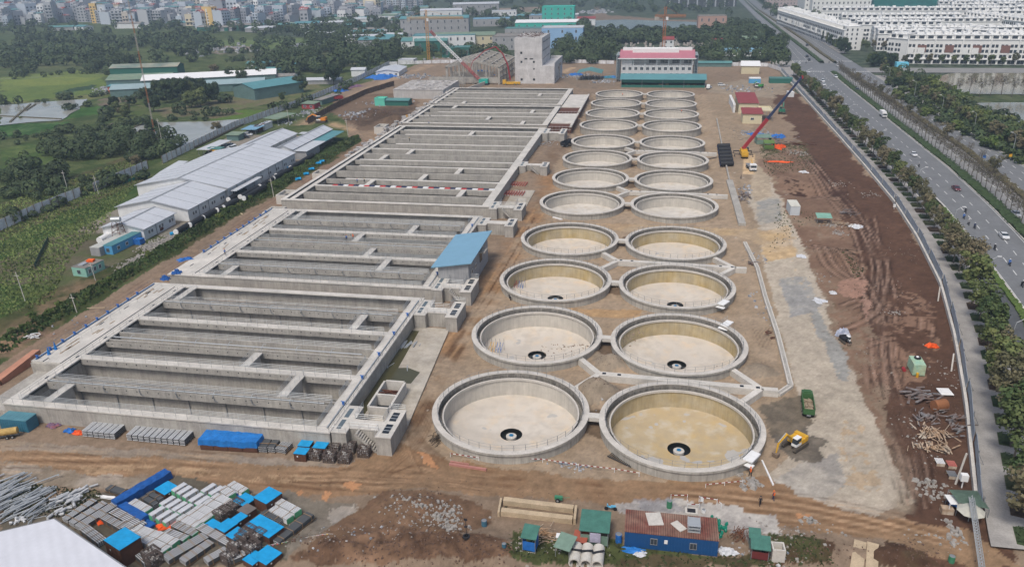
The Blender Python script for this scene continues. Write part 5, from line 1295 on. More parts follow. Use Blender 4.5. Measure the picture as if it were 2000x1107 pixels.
pfence('sheet_fence','long pale sheet fence behind the sheds and car parks, running towards the white-walled shed',PL([(318,320),(460,250),(600,200),(700,158),(760,128)]),FSL,3.2,4.2)
pfence('sheet_fence','pale fence behind the frame building and the white hut',PL([(760,128),(860,124),(1000,122)]),FSL,2.6,7)
pfence('sheet_fence','low grey fence behind the office block',PL([(1075,122),(1200,126)]),FSL,2.6,7)
pfence('sheet_fence','low grey fence right of the office block, behind the small cream house',PL([(1352,128),(1500,131),(1530,142)]),FSL,2.6,7)
pfence('screen_fence','rusty brown screen fence beside the excavator in the site yard',PL([(602,243),(655,213),(715,185),(770,168)]),mat('rust_screen',(.17,.115,.075),.9,.35,.6,col2=(.10,.07,.05),panel=('Y',2,'SIN',.7)),3.2,3.)
q=MB(); r=random.Random(8)
for (a,b),(c,d) in (((65,535),(100,465)),):
    pass
gm=plain('green_netting',(.015,.16,.11),.7)
pfence('net_fence','torn green net strung in the weeds near the cabins',PL([(68,525),(80,500),(95,470)]),gm,1.2,1.6)
pfence('net_fence','green net along the weeds behind the lean-to',PL([(240,360),(290,345)]),gm,1.2,2.)
# ponds
POND=mat('pond_water',(.30,.30,.26),.12,.25,.05,col2=(.36,.36,.34),spec=.6); POND2=mat('silty_water',(.20,.18,.12),.12,.2,.05,col2=(.26,.245,.19),spec=.5)
def pond(name,pts,m,z=.32,seed=1):
    w=PL(pts); o=[]; r=random.Random(seed); n=len(w)
    for i in range(n):
        a=w[i]; b=w[(i+1)%n]; L=math.dist(a,b); k=max(1,int(L/8))
        for j in range(k): s=min(1.2,L/k*.25); o.append((a[0]+(b[0]-a[0])*j/k+r.uniform(-s,s),a[1]+(b[1]-a[1])*j/k+r.uniform(-s,s)))
    q=MB(); a=sum(o[i][0]*o[(i+1)%len(o)][1]-o[(i+1)%len(o)][0]*o[i][1] for i in range(len(o)))
    if a<0: o=o[::-1]
    q.add([(x,y,z) for x,y in o],[tuple(range(len(o)))]); return struct(name,q,m)
pond('pond_water',[(0,207),(60,202),(172,194),(150,218),(122,236),(60,240),(0,246)],POND)
pond('pond_water',[(192,262),(240,252),(300,240),(400,238),(482,234),(440,252),(400,268),(370,286),(300,282),(240,272)],POND)
pond('pond_water',[(1820,160),(1850,145),(1905,138),(1960,140),(2060,148),(2060,190),(1990,186),(1890,184),(1858,182)],POND2)
pond('pond_water',[(1905,203),(1960,201),(2060,202),(2060,255),(1990,250),(1955,228)],POND2)
pond('pond_water',[(1152,41),(1220,39),(1300,42),(1372,44),(1368,58),(1300,60),(1200,60),(1170,66),(1160,52)],mat('marsh_water',(.16,.18,.18),.2,.4,.02,col2=(.10,.13,.10)))
q=MB()
for (a,b),(c,d) in (((0,228),(120,234)),((20,240),(60,205)),((230,262),(300,236)),((192,262),(220,243)),((380,290),(475,244)),((50,218),(70,205))):
    x,y=P(a,b); u,v=P(c,d); q.beam((x,y,.5),(u,v,.5),1.1,.4)
struct('pond_dyke',q,plain('mud_bank',(.10,.09,.06),.9))
# planters with shrubs on the pavement
pm=[]
for k in range(3):
    q=MB(); r=random.Random(k); q.box(0,0,0,3.0,3.8,.12)
    for i in range(260):
        x,y=r.uniform(-1.3,1.3),r.uniform(-1.65,1.65); z=r.uniform(.15,.55); s=r.uniform(.1,.28); q.add([(x-s,y,z-.05),(x,y-s,z+.02),(x+s,y,z+.1),(x,y+s,z)],[(0,1,2,3)])
    pm.append(q.mesh('planting_bed',mat('bed_shrub%d'%k,[(.05,.075,.03),(.07,.08,.035),(.075,.05,.035)][k],.9,.3,2)))
k=0; y=96
while y<560:
    o=bpy.data.objects.new('planting_bed',pm[(k*5)%3 if k%4 else 0]); COL.objects.link(o); o.location=(FEN(y)+5.5,y,.5); 
    dx=FEN(y+2)-FEN(y-2); o.rotation_euler=(0,0,-math.atan2(dx,4)); tag(o,'square bed of low shrubs in the pavement, '+zone(y),'planting bed','planting beds along the pavement'); y+=6.2 ; k+=1
# ---------------- trees ----------------
def leafmat(name,c,c2):
    m=bpy.data.materials.new(name); m.use_nodes=True; n=m.node_tree; L=n.links.new; b=n.nodes['Principled BSDF']; b.inputs['Roughness'].default_value=.75; b.inputs['Specular IOR Level'].default_value=.2
    tc=n.nodes.new('ShaderNodeTexCoord'); t=n.nodes.new('ShaderNodeTexNoise'); t.inputs['Scale'].default_value=.7; L(tc.outputs['Object'],t.inputs[0])
    r=n.nodes.new('ShaderNodeMapRange'); L(t.outputs[0],r.inputs[0]); r.inputs[1].default_value=.35; r.inputs[2].default_value=.65
    x=n.nodes.new('ShaderNodeMix'); x.data_type='RGBA'; L(r.outputs[0],x.inputs[0]); x.inputs[6].default_value=(*c,1); x.inputs[7].default_value=(*c2,1)
    oi=n.nodes.new('ShaderNodeObjectInfo'); hs=n.nodes.new('ShaderNodeHueSaturation'); mr=n.nodes.new('ShaderNodeMapRange'); L(oi.outputs['Random'],mr.inputs[0]); mr.inputs[3].default_value=.7; mr.inputs[4].default_value=1.35
    mh=n.nodes.new('ShaderNodeMapRange'); L(oi.outputs['Random'],mh.inputs[0]); mh.inputs[3].default_value=.525; mh.inputs[4].default_value=.475; L(mh.outputs[0],hs.inputs['Hue']); t2=n.nodes.new('ShaderNodeTexNoise'); t2.inputs['Scale'].default_value=.06; t2.inputs['Detail'].default_value=5; L(tc.outputs['Object'],t2.inputs[0]); m2=n.nodes.new('ShaderNodeMapRange'); L(t2.outputs[0],m2.inputs[0]); m2.inputs[1].default_value=.3; m2.inputs[2].default_value=.7; m2.inputs[3].default_value=.6; m2.inputs[4].default_value=1.5; mm=n.nodes.new('ShaderNodeMath'); mm.operation='MULTIPLY'; L(mr.outputs[0],mm.inputs[0]); L(m2.outputs[0],mm.inputs[1]); L(mm.outputs[0],hs.inputs['Value']); L(x.outputs[2],hs.inputs['Color']); L(hs.outputs[0],b.inputs['Base Color']); return m
LF=[leafmat('leaf_green',(.055,.085,.03),(.105,.125,.045)),leafmat('leaf_dark',(.022,.042,.020),(.045,.065,.028)),leafmat('leaf_olive',(.10,.095,.05),(.14,.125,.07)),leafmat('leaf_fresh',(.07,.11,.025),(.11,.14,.04))]
BARKD=mat('tree_bark',(.10,.085,.07),.95,.25,2)
def tree_proto(name,kind,h,cr,lm,seed,nl=900,ls=.34,trunk=.16,bare=False,z0=.35):
    r=random.Random(seed); tr=MB(); cl=[]
    tr.tube([(0,0,-.3),(r.uniform(-.15,.15),r.uniform(-.15,.15),h*z0*.6),(r.uniform(-.3,.3),r.uniform(-.3,.3),h*.62),(0,0,h*.85)],[trunk*1.3,trunk,trunk*.6,trunk*.2],6)
    nb=11 if not bare else 24
    for i in range(nb):
        a=i*2.4+r.uniform(-.4,.4); z=h*(z0+.06+(.86-z0)*i/nb); rr=cr*math.sqrt(max(.08,1-((z/h-z0-.12)/(1.02-z0))**2))*r.uniform(.6,.95); zt=z+rr*.45*r.uniform(.5,1.3)
        e=(rr*math.cos(a),rr*math.sin(a),min(zt,h)); mdl=(e[0]*.5,e[1]*.5,z+(zt-z)*.35)
        tr.tube([(0,0,z*.92),mdl,e],[trunk*.45,trunk*.28,.03],4,False); cl.append((e,rr))
        if bare:
            for j in range(6):
                t=r.uniform(.4,1.); b=(e[0]*t,e[1]*t,mdl[2]+(e[2]-mdl[2])*t); u=Vector((r.uniform(-1,1),r.uniform(-1,1),r.uniform(.1,1))).normalized()*r.uniform(.5,1.2); tr.tube([b,(b[0]+u.x,b[1]+u.y,b[2]+u.z)],[.03,.015],3,False)
    me_t=tr.mesh('trunk',BARKD)
    lf=MB(); cs=[(e[0]*.8,e[1]*.8,e[2]) for e,_ in cl]
    for i in range(int(nb*.8)): cs.append((r.gauss(0,cr*.4),r.gauss(0,cr*.4),h*r.uniform(z0+.15,.97)))
    vs=[];fs=[]
    for i in range(nl):
        c=r.choice(cs); rad=cr*(.34 if not bare else .3)
        u=Vector((r.gauss(0,1),r.gauss(0,1),r.gauss(0,.7))).normalized()*rad*r.uniform(.55,1.05); p=Vector(c)+u
        if p.z<h*z0*.7: p.z=h*z0
        nrm=(u.normalized()+Vector((r.uniform(-.8,.8),r.uniform(-.8,.8),r.uniform(-.2,1.)))).normalized(); a=nrm.orthogonal().normalized(); b=nrm.cross(a); s=ls*r.uniform(.6,1.4)
        k=len(vs); vs+=[p-a*s-b*s*.5,p+a*s*.3-b*s,p+a*s+b*s*.6,p-a*s*.4+b*s]; fs.append((k,k+1,k+2,k+3))
    lf.add(vs,fs); return me_t,lf.mesh('crown',lm)
TP={}
for k in range(3): TP['street',k]=tree_proto('s','street',8.4+k*.6,2.5+.2*k,LF[[0,2,0][k]],10+k,1350,.24,z0=.36)
for k in range(3): TP['broad',k]=tree_proto('b','broad',8.5+k,4.6+.3*k,LF[1 if k else 0],20+k,3200,.30,.22,z0=.12)
for k in range(2): TP['olive',k]=tree_proto('o','olive',7+k,3.4,LF[2],30+k,1300,.22,z0=.3)
for k in range(2): TP['bare',k]=tree_proto('n','bare',7.2+k*.6,2.5,LF[2],40+k,90,.16,.11,True,z0=.42)
for k in range(2): TP['bush',k]=tree_proto('u','bush',2.4,1.7,LF[[0,3][k]],50+k,420,.24,.06,z0=.05)
for k in range(2): TP['fine',k]=tree_proto('f','fine',8.+k*.8,2.8,LF[2 if k else 0],60+k,1150,.19,.13,z0=.36)
TP['round',0]=tree_proto('r','round',10,5.2,LF[1],71,3600,.30,.25,z0=.2)
CNT={}
def tree(kind,x,y,s,label,group=None,name='tree',z=None,k=None):
    key=(kind,(k if k is not None else rnd.randrange(9))%sum(1 for a in TP if a[0]==kind)); mt,mc=TP[key]
    o=bpy.data.objects.new(name,None); COL.objects.link(o); o.location=(x,y,gz(x,y) if z is None else z); o.rotation_euler=(0,0,rnd.uniform(0,6.28)); o.scale=(s,s,s*rnd.uniform(.92,1.1)); o.empty_display_size=.2
    tag(o,label,'tree' if kind!='bush' else 'bush',group)
    for nm,me in (('trunk',mt),('crown',mc)): c=bpy.data.objects.new(nm,me); COL.objects.link(c); c.parent=o
    return o
# street trees left side of the highway
y=97.; i=0
while y<560:
    kd='fine' if y<290 and i%3 else ('street' if i%5 else 'olive')
    tree(kd,FEN(y)+5.5+rnd.uniform(-.3,.3),y,rnd.uniform(.75,1.1)*(1.28 if y<215 else 1),('leafy' if kd!='olive' else 'thin brownish')+' street tree on the fence-side pavement, '+zone(y),'street trees by the site fence','street_tree',.5)
    y+=6.2*rnd.choice([.85,1,1,1.1,1.6])
    i+=1
for i,y in enumerate(np.arange(640,900,20)): tree('broad',HL0(y)-9,y,rnd.uniform(.8,1.15),'dark tree lining the far stretch of the highway','trees along the far highway','street_tree',.3)
# bare median trees
for i,y in enumerate(np.arange(222,566,5.2)): tree('bare',HL1(y)+3.6,y,rnd.uniform(.85,1.1),'nearly leafless tree between hedge and middle road, '+zone(y),'bare median trees','median_tree',.4)
for i,y in enumerate(np.arange(300,566,15)): tree('olive' if i%4==0 else 'bare',R0(y)-2.9,y,rnd.uniform(.6,.8),'small sparse tree standing in the dry hedge','sparse trees of the dry hedge','median_tree',.4)
# right side
for i,y in enumerate(np.arange(292,560,7.4)): tree('street',R1(y)+3.6,y,rnd.uniform(.8,1.05),'round green street tree on the right pavement, '+zone(y),'street trees on the right pavement','street_tree',.5)
for i,y in enumerate(np.arange(690,940,15)): tree('broad',R1(y)+4.2,y,rnd.uniform(.75,1.),'dark leafy tree in front of the terrace beside the highway','trees before the white terraces','street_tree',.5)
for i in range(60):
    y=rnd.uniform(300,560); x=R1(y)+rnd.uniform(9,26); tree('bush',x,y,rnd.uniform(1.2,2.2),'big unkempt bush on the rough ground behind the right pavement','rough growth right of the highway')
for i in range(9): 
    x,y=P(1850+i*21,190-(i%3)*2); tree('bare',x,y,rnd.uniform(1.1,1.5),'leafless tree on the dyke between the two ponds','bare trees between the ponds')
for i in range(11): 
    x,y=P(1765+i*24,130); tree('street',x,y,rnd.uniform(.7,1.),'small dark tree in front of the red-panelled terrace','trees before the red-panelled terrace')
for i in range(8): x,y=P(1700+i*6+rnd.uniform(-3,3),128+rnd.uniform(-4,3)); tree('broad',x,y,rnd.uniform(.7,.9),'dark tree beside the small lawn near the terraces','trees by the lawn')
for i,(a,b) in enumerate(((1685,100),(1693,102),(1705,100),(1718,96),(1725,100),(1740,92))): x,y=P(a,b); tree('street',x,y,.9,'tree in the side street between the white terraces','trees in the side street')
# named single trees on the left
for (a,b,s,kd,lb) in ((588,180,1.05,'round','round dark tree beside the track, left one of the pair'),(652,166,1.15,'round','tall dark tree left of the fence, right one of the pair'),(170,410,.01,'bush',''),(425,262,.8,'olive','small tree at the corner of the pond behind the carport'),(268,330,.7,'olive','thin tree at the end of the fence gap'),(552,205,.7,'street','small tree by the fence below the round tree'),(640,262,.5,'bush','bushy shrub at the end of the green bank'),(420,150,1.25,'olive','pale spreading tree in front of the white-roofed warehouse'),(475,160,1.1,'broad','dark tree between the warehouses'),(40,232,.5,'bush','bush on the pond dyke'),(300,262,.7,'round','conical dark tree beside the tall mast')):
    if s>.05: tree(kd,*P(a,b),s,lb)
# woods and thickets: (polygon, number, kinds, size)
def scatter(poly,n,kinds,s0,s1,seed):
    w=PL(poly); xs=[p[0] for p in w]; ys=[p[1] for p in w]; r=random.Random(seed); out=[]; t=0
    lo,hi=min(ys),max(ys)
    while len(out)<n and t<n*80:
        t+=1; x=r.uniform(min(xs),max(xs)); y=r.uniform(lo,hi)
        if inpoly(np.array([x]),np.array([y]),w)[0]: out.append((x,y,r.choice(kinds),r.uniform(s0,s1)))
    return out
WD=[]
for args in (
 ([(275,218),(280,195),(330,180),(420,178),(418,205),(340,222)],22,['broad','round'],.8,1.1),
 ([(205,222),(215,205),(270,205),(280,225),(230,232)],7,['broad','olive'],.5,.7),
 ([(150,140),(170,122),(240,122),(245,140),(210,150)],12,['broad'],.8,1.1),
 ([(20,150),(30,135),(60,130),(60,150)],5,['broad'],.8,1.),
 ([(430,172),(440,150),(520,150),(520,160),(480,165)],9,['broad'],.8,1.1),
 ([(500,130),(520,108),(640,100),(760,108),(780,122),(730,136),(680,150),(560,142)],60,['broad','street','olive'],.9,1.3),
 ([(590,100),(600,78),(650,78),(650,105)],12,['broad'],1.,1.3),
 ([(740,118),(760,96),(800,100),(860,118),(1000,118),(1000,108),(960,104),(820,108)],40,['broad'],.8,1.1),
 ([(1085,120),(1090,100),(1200,96),(1210,118),(1180,128),(1110,126)],34,['broad','round'],.9,1.3),
 ([(1350,120),(1360,100),(1440,98),(1470,115),(1500,128),(1440,124)],22,['broad','street'],.8,1.1),
 ([(1100,100),(1110,62),(1150,60),(1180,72),(1170,98)],30,['broad'],1.,1.3),
 ([(1490,110),(1500,80),(1530,90),(1540,140),(1510,140)],12,['street','broad'],1.,1.2),
 ([(1740,190),(1790,175),(1850,195),(1900,205),(1960,240),(2010,290),(2010,340),(1900,290),(1820,240)],46,['bush'],1.,2.),
 ([(1700,150),(1760,150),(1800,165),(1800,185),(1760,185)],10,['bush','broad'],.5,.8),
): WD+=scatter(*args,seed=len(WD)+3)
WFAR=[w for w in WD if w[1]>520]; WD=[w for w in WD if not (w[1]>520)]
for x,y,kd,s in WD:
    side='on the rough ground by the fish ponds' if x>140 else ('behind the office block' if x>-60 else ('in the dark grove at the left edge' if y<330 else ('beside the striped fish pond' if y<420 else ('in front of the white-roofed warehouse' if y<480 else 'near the far warehouses'))))
    tree(kd,x,y,s,'%s %s standing %s'%({'broad':'dark spreading','round':'rounded dark','olive':'olive green','street':'light green','bush':'low'}[kd],'bush' if kd=='bush' else 'tree',side),'thickets round the site')
# bushes on the bank and weeds
for i in range(120):
    t=rnd.random(); x=-138+rnd.gauss(0,1.8); y=130+210*t; 
    if i<70: tree('bush',x,y,rnd.uniform(.25,.6),'low weedy bush on the green bank left of the basins','bushes on the bank')
# grass / weeds as stuff: bank and field
def weeds(name,label,polys,dens,h,m,seed,world=False):
    r=random.Random(seed); vs=[];fs=[]
    for poly,n in polys:
        w=poly if world else PL(poly); xs=[p[0] for p in w]; ys=[p[1] for p in w]
        A=np.array([[r.uniform(min(xs),max(xs)),r.uniform(min(ys),max(ys))] for _ in range(n)]); ok=inpoly(A[:,0],A[:,1],w)&(fbm(A[:,0],A[:,1],6,3,77)>-.6); A=A[ok]; Z=height(A[:,0],A[:,1])
        for (x,y),z in zip(A,Z):
            s=h*r.uniform(.5,1.5); a=r.uniform(0,6.28); c,d=math.cos(a)*s*.7,math.sin(a)*s*.7; k=len(vs)
            vs+=[(x-c,y-d,z-.05),(x+c,y+d,z-.02),(x+c*.6+r.uniform(-.3,.3)*s,y+d*.6,z+s),(x-c*.5,y-d*.5+r.uniform(-.3,.3)*s,z+s*.7)]; fs.append((k,k+1,k+2,k+3))
    q=MB().add(vs,fs); o=bpy.data.objects.new(name,q.mesh(name,m)); COL.objects.link(o); return tag(o,label,'weeds',None,'stuff')
GW=[(.07,.105,.03),(.10,.125,.045)]
weeds('bank_weeds','rough green weeds covering the bank left of the basins',[([(-141,125),(-135,125),(-134,335),(-140,345),(-146,330),(-142,200)],11000)],1,.55,leafmat('weed_green',*GW),1,True)
weeds('field_weeds','rank green growth in the field left of the sheds',[([(0,400),(285,300),(280,345),(200,440),(140,500),(100,590),(0,620)],30000),([(1840,190),(1990,290),(2010,340),(1760,190)],5000)],1,.42,leafmat('weed_field',(.10,.155,.045),(.16,.19,.07)),2)
weeds('corner_weeds','scattered weeds among the rubble along the bottom of the site',[([(990,1045),(1220,1060),(1400,1085),(1500,1080),(1510,1107),(990,1107)],800),([(1490,1045),(1590,1050),(1640,1107),(1500,1107)],250),([(1500,500),(1520,400),(1600,420),(1560,450)],500),([(0,940),(200,960),(190,1010),(0,1010)],1400),([(1480,285),(1570,285),(1600,330),(1500,345)],900),([(1640,500),(1690,530),(1670,545)],200)],1,.3,leafmat('weed_dull',(.06,.08,.03),(.09,.09,.045)),4)
# far woods: one mass
r=random.Random(99); vs=[];fs=[]
def wood(poly,n,s,world=False,hh=9,force=False):
    w=poly if world else PL(poly); xs=[p[0] for p in w]; ys=[p[1] for p in w]; t=0
    A=np.array([[r.uniform(min(xs),max(xs)),r.uniform(min(ys),max(ys))] for _ in range(n)]); A=A[inpoly(A[:,0],A[:,1],w)&((fbm(A[:,0],A[:,1],60,3,7)>-.22)|force)]
    for x,y in A:
        R=r.uniform(3.,6)*s; H_=hh*s*r.uniform(.6,1.3)
        for i in range(220 if force else 80):
            u=Vector((r.gauss(0,1),r.gauss(0,1),r.gauss(.3,.8))).normalized(); p=Vector((x+u.x*R,y+u.y*R,max(.3,H_*.55+u.z*H_*.48))); q=(u+Vector((r.uniform(-.6,.6),r.uniform(-.6,.6),r.uniform(0,.8)))).normalized(); a=q.orthogonal().normalized(); b=q.cross(a); g=R*(r.uniform(.08,.17) if force else r.uniform(.14,.3))
            k=len(vs); vs.extend([p-a*g-b*g*.6,p+a*g*.4-b*g,p+a*g+b*g*.5,p-a*g*.3+b*g]); fs.append((k,k+1,k+2,k+3))
for x,y,kd,s_ in WFAR: w_=.8*s_; wood([(x-2,y-2),(x+2,y-2),(x+2,y+2),(x-2,y+2)],1,1.15*s_,True,force=True)
wood([(0,330),(60,320),(130,335),(135,370),(60,395),(0,400)],60,.7,force=True)
wood([(60,300),(150,268),(280,268),(370,285),(330,312),(200,318),(100,312)],90,.75,force=True)
wood([(0,135),(0,95),(60,80),(280,70),(400,72),(420,95),(400,122),(260,125),(120,130)],420,1.)
wood([(-30,80),(-30,52),(200,52),(420,50),(560,46),(700,34),(780,24),(1000,26),(1110,28),(1120,60),(1000,60),(880,40),(800,60),(790,100),(700,95),(560,75),(420,72),(200,75)],1100,1.1)
wood([(1110,55),(1140,12),(1180,25),(1300,28),(1480,40),(1500,80),(1480,40),(1420,10),(1480,-30),(1100,-30),(760,-10),(780,15),(920,16),(1110,10)],1300,1.2)
wood([(1150,80),(1190,68),(1350,66),(1480,72),(1520,110),(1400,98),(1360,84),(1200,92)],420,.95)
wood([(1380,62),(1440,50),(1490,60),(1500,75),(1400,70)],120,1.)
wood([(400,92),(420,78),(500,76),(600,78),(590,100),(520,108),(430,104)],60,.8)
wood([(1750,200),(1850,195),(2010,250),(2010,330),(1880,260)],150,.5)
wood([(480,150),(520,110),(760,108),(740,130),(560,150)],150,.9)
HG=[((0,206),(60,202),(170,193),(215,182)),((120,215),(230,203),(270,190)),((0,272),(100,266),(180,256)),((215,225),(190,262),(140,275)),((0,158),(80,150),(160,143),(240,148)),((200,262),(300,236),(400,234)),((410,246),(470,236),(560,214),(610,196)),((480,238),(560,212),(640,192),(690,166)),((0,300),(60,285),(140,272)),((290,345),(200,370),(120,400),(40,440),(0,452)),((420,200),(500,208),(560,205)),((0,118),(80,122),(150,118),(240,116)),((400,130),(470,118),(560,110)),((330,222),(420,228),(480,222))]
for l in HG:
    for (a,b),(c,d) in zip(l[:-1],l[1:]):
        n=int(math.dist(P(a,b),P(c,d))/3.5)
        for i in range(n):
            u=(i+r.random())/n; x,y=P(a+(c-a)*u+r.gauss(0,2),b+(d-b)*u+r.gauss(0,1.2))
            if r.random()<.75: wood([(x-2,y-2),(x+2,y-2),(x+2,y+2),(x-2,y+2)],1,r.choice([.25,.35,.45,.7]),True,force=False,hh=7) 
wood([(0,270),(100,262),(200,270),(280,300),(200,330),(60,300)],120,.32)
wood([(200,330),(280,300),(290,340),(120,395),(60,390)],90,.28)
wood([(-20,56),(-20,20),(300,12),(700,6),(780,20),(640,36),(420,46),(200,50)],240,.9)
wood([(1560,-10),(1760,-5),(2100,-5),(2100,-25),(1560,-30)],300,1.4)
wood([(1500,30),(1480,0),(1500,0),(1560,18),(1640,45),(1600,48)],100,1.)
q=MB().add(vs,fs); o=bpy.data.objects.new('far_woods',q.mesh('far_woods',leafmat('leaf_far',(.028,.048,.022),(.06,.08,.034)))); COL.objects.link(o); tag(o,'dark hazy woods between the far sheds and the town','woods',None,'stuff')
# ---------------- stacked goods and clutter ----------------
def zc(zx,zy,X0=0,Y0=827): return (X0+zx/3.954,Y0+zy/3.954)
def axis(p,q,z=0):
    a=P(*p,z); b=P(*q,z); return ((a[0]+b[0])/2,(a[1]+b[1])/2,math.dist(a,b),math.atan2(b[1]-a[1],b[0]-a[0]))
RA=None
PIPE=mat('pipe_grey',(.58,.59,.60),.5,.15,.8,fine=.1); GE=plain('green_caps',(.10,.38,.20),.5); STR=plain('wood_strap',(.25,.17,.10),.8); PALL=mat('pallet_wood',(.10,.065,.04),.9,.3,2)
GAPSH=plain('gap_shade',(.07,.075,.08),.8); PVC=plain('grey_pvc',(.42,.43,.44),.5)  # first colour: shade between stacked pipes, painted as a near-black filler
def _pm(L,W,H,n,layers,r,green,solid):
    m=MB()
    if solid:
        m.box(0,0,.15,L-.04,W-.04,H*.96)
        m.cm=1; m.box(0,0,.16+H*.96,L,W,.02); m.cm=0  # dark sheet under the slats, painted shade for their gaps
        for i in range(n): m.box(0,-W/2+(i+.5)*W/n,.18+H*.96,L,W/n*.6,.07)
        for i in range(n): 
            for s in (-1,1): m.box(0,s*(W/2),.2+i*H/n,L,.03,H/n*.5)
    else:
        m.cm=1; m.box(0,0,.2,L*.985,W*.94,H*.8); m.cm=0  # added dark core, its colour stands for shade between the tubes
        for j in range(layers):
            for i in range(n): y=-W/2+(i+.5)*W/n; z=.18+r+j*H/layers; m.tube([(-L/2,y,z),(L/2,y,z)],r,7)
    return m
PMC={}
def bundle(x,y,L,W,H,rot,label,n=7,layers=3,green=False,solid=False,group=None,z=None,cat='bundle',whitetop=False,pal=True):
    t=thing('pipe_bundle',label,cat,(x,y,gz(x,y) if z is None else z),rot,group); r=min(W/n,H/layers)*.31
    k=(round(L,1),round(W,1),round(H,1),n,layers,solid)
    if k not in PMC: PMC[k]=_pm(L,W,H,n,layers,r,green,solid).mesh('pipes',[PIPE,GAPSH])
    o=bpy.data.objects.new('pipes',PMC[k]); COL.objects.link(o); o.parent=t
    if whitetop: m=MB(); m.box(0,0,H+.205,L-.1,W-.1,.06); part('cover_sheet',m,mat('pale_top_sheet',(.5,.51,.53),.6,.2,1.5),t)
    if green: 
        m=MB()
        for s in ((1,) if not solid else (1,-1)): m.box(s*(L/2+.02),0,.16,.05,W*.96,H*.95)
        part('end_cap',m,GE,t)
    m=MB()
    for s in (-.28,.28) if L<4.5 else (-.38,-.12,.14,.4): m.box(L*s,0,H+.19,.1,W+.06,.05); m.box(L*s,-W/2-.03,.1,.1,.04,H+.1); m.box(L*s,W/2+.03,.1,.1,.04,H+.1)
    part('strap',m,STR,t)
    if pal:
        m=MB()
        for s in (-.4,0,.4): m.box(L*s,0,0,.15,W+.3,.14)
        m.box(0,-W/2-.05,0,L+.3,.12,.1); m.box(0,W/2+.05,0,L+.3,.12,.1); part('pallet',m,PALL,t)
    return t
ANG=math.atan2(92-83,9.)  # yard axis, set from the blue stack below
bx=axis(zc(915,640),zc(1290,420)); ANG=bx[3]; ANG2=ANG-math.pi/2
YG='goods in the storage yard'
# tarpaulin-covered stacks
def tarp_stack(x,y,L,W,H,rot,label,m=BLUET,brown=False,name='covered_stack',cat='covered stack',seed=1):
    t=thing(name,label,cat,(x,y,gz(x,y)),rot); r=random.Random(seed); n=max(4,int(L/.7)); k=max(3,int(W/.7)); q=MB(); vs=[]
    for j in range(k+1):
        for i in range(n+1): vs.append((-L/2+L*i/n+r.uniform(-.05,.05),-W/2+W*j/k+r.uniform(-.05,.05),H+r.uniform(-.09,.09)))
    q.add(vs,[(j*(n+1)+i,j*(n+1)+i+1,(j+1)*(n+1)+i+1,(j+1)*(n+1)+i) for j in range(k) for i in range(n)])
    rim=[(i,0) for i in range(n+1)]+[(n,j) for j in range(1,k+1)]+[(i,k) for i in range(n-1,-1,-1)]+[(0,j) for j in range(k-1,0,-1)]
    low=H*.45 if brown else .05; v2=[]
    for (i,j) in rim:
        x0,y0,z0=vs[j*(n+1)+i]; f=1.0+r.uniform(.0,.05); v2+=[(x0,y0,z0),(x0*f,y0*(1+r.uniform(0,.06)),low+r.uniform(-.1,.12))]
    R=len(rim); q.add(v2,[(2*i,2*i+1,2*((i+1)%R)+1,2*((i+1)%R)) for i in range(R)]); part('tarpaulin',q,m,t)
    q=MB(); q.box(0,0,0,L-.15,W-.15,H-.15)
    if brown:
        for i in range(int(L/2.6)): q.box(-L/2+1.3+i*2.6,-W/2+.02,.1,2.3,.1,H*.4)
    part('crate',q,WOODB,t); return t
tarp_stack(bx[0],bx[1],9.2,1.7,1.3,ANG,'long dark blue tarpaulin stack lying diagonally at the edge of the storage yard',mat('dark_blue_tarp',(.012,.09,.32),.5,.3,1.,bump=.5))
a=axis(zc(960,665),zc(1120,760)); tarp_stack(a[0],a[1],a[2]+.6,1.3,1.1,a[3],'short deep blue tarpaulin stack at the foot of the long diagonal one',mat('dark_blue_tarp',(.012,.09,.32)))
a=axis(zc(1100,770),zc(1200,820)); tarp_stack(a[0],a[1],1.8,1.2,.6,a[3],'crumpled blue sheet between pipe bundles in the yard',mat('dark_blue_tarp',(.012,.09,.32)),seed=5)
a=axis((380,874),(518,882)); tarp_stack(a[0],a[1]+1.1,10.4,3.,2.1,a[3],'large blue tarpaulin over brown crates against the front wall of the basin',brown=True)
# lidded crates: (zoomed corners) centre, L, W, H
def crate(zx,zy,L,W,H,rot,label,lid=CYANL,X0=0,name='lidded_crate'):
    x,y=P(*zc(zx,zy,X0),z=H); t=thing(name,label,'crate',(x,y,gz(x,y)),rot); m=MB(); m.box(0,0,0,L,W,H)
    for i in range(int(L/.5)+1):
        for s in (-1,1): m.box(-L/2+i*L/max(1,int(L/.5)),s*(W/2+.02),.0,.08,.04,H)
    part('box',m,WOODB,t); m=MB(); m.box(0,0,H+.002,L+.16,W+.16,.07); m.box(L*.2,W*.1,H+.074,L*.35,W*.3,.03,.5); part('lid',m,lid,t); m=MB(); m.box(-L*.2,-W/2-.06,H*.6,.22,.02,.22); part('shipping_tag',m,WHITE,t); return t
crate(945,890,3.7,3.0,3.1,ANG2,'tallest blue-lidded brown crate, beside the corner of the big pale roof')
crate(1285,495,2.3,2.6,.9,ANG,'flat bright blue lid beside the upper end of the long blue tarpaulin')
crate(1640,790,1.7,1.9,.9,ANG,'small blue-lidded crate, leftmost of the group in the middle of the yard')
crate(1752,800,2.2,2.,1.5,ANG,'blue-lidded crate between two smaller ones in the middle of the yard')
crate(1830,872,2.,1.9,1.4,ANG,'blue-lidded crate in front of the middle group in the yard')
crate(1845,735,1.9,1.5,1.2,ANG,'small blue-lidded crate with a square patch on its lid')
crate(1890,585,2.2,2.4,1.2,ANG,'bright blue lid beside the crumpled sheet at the upper right of the yard')
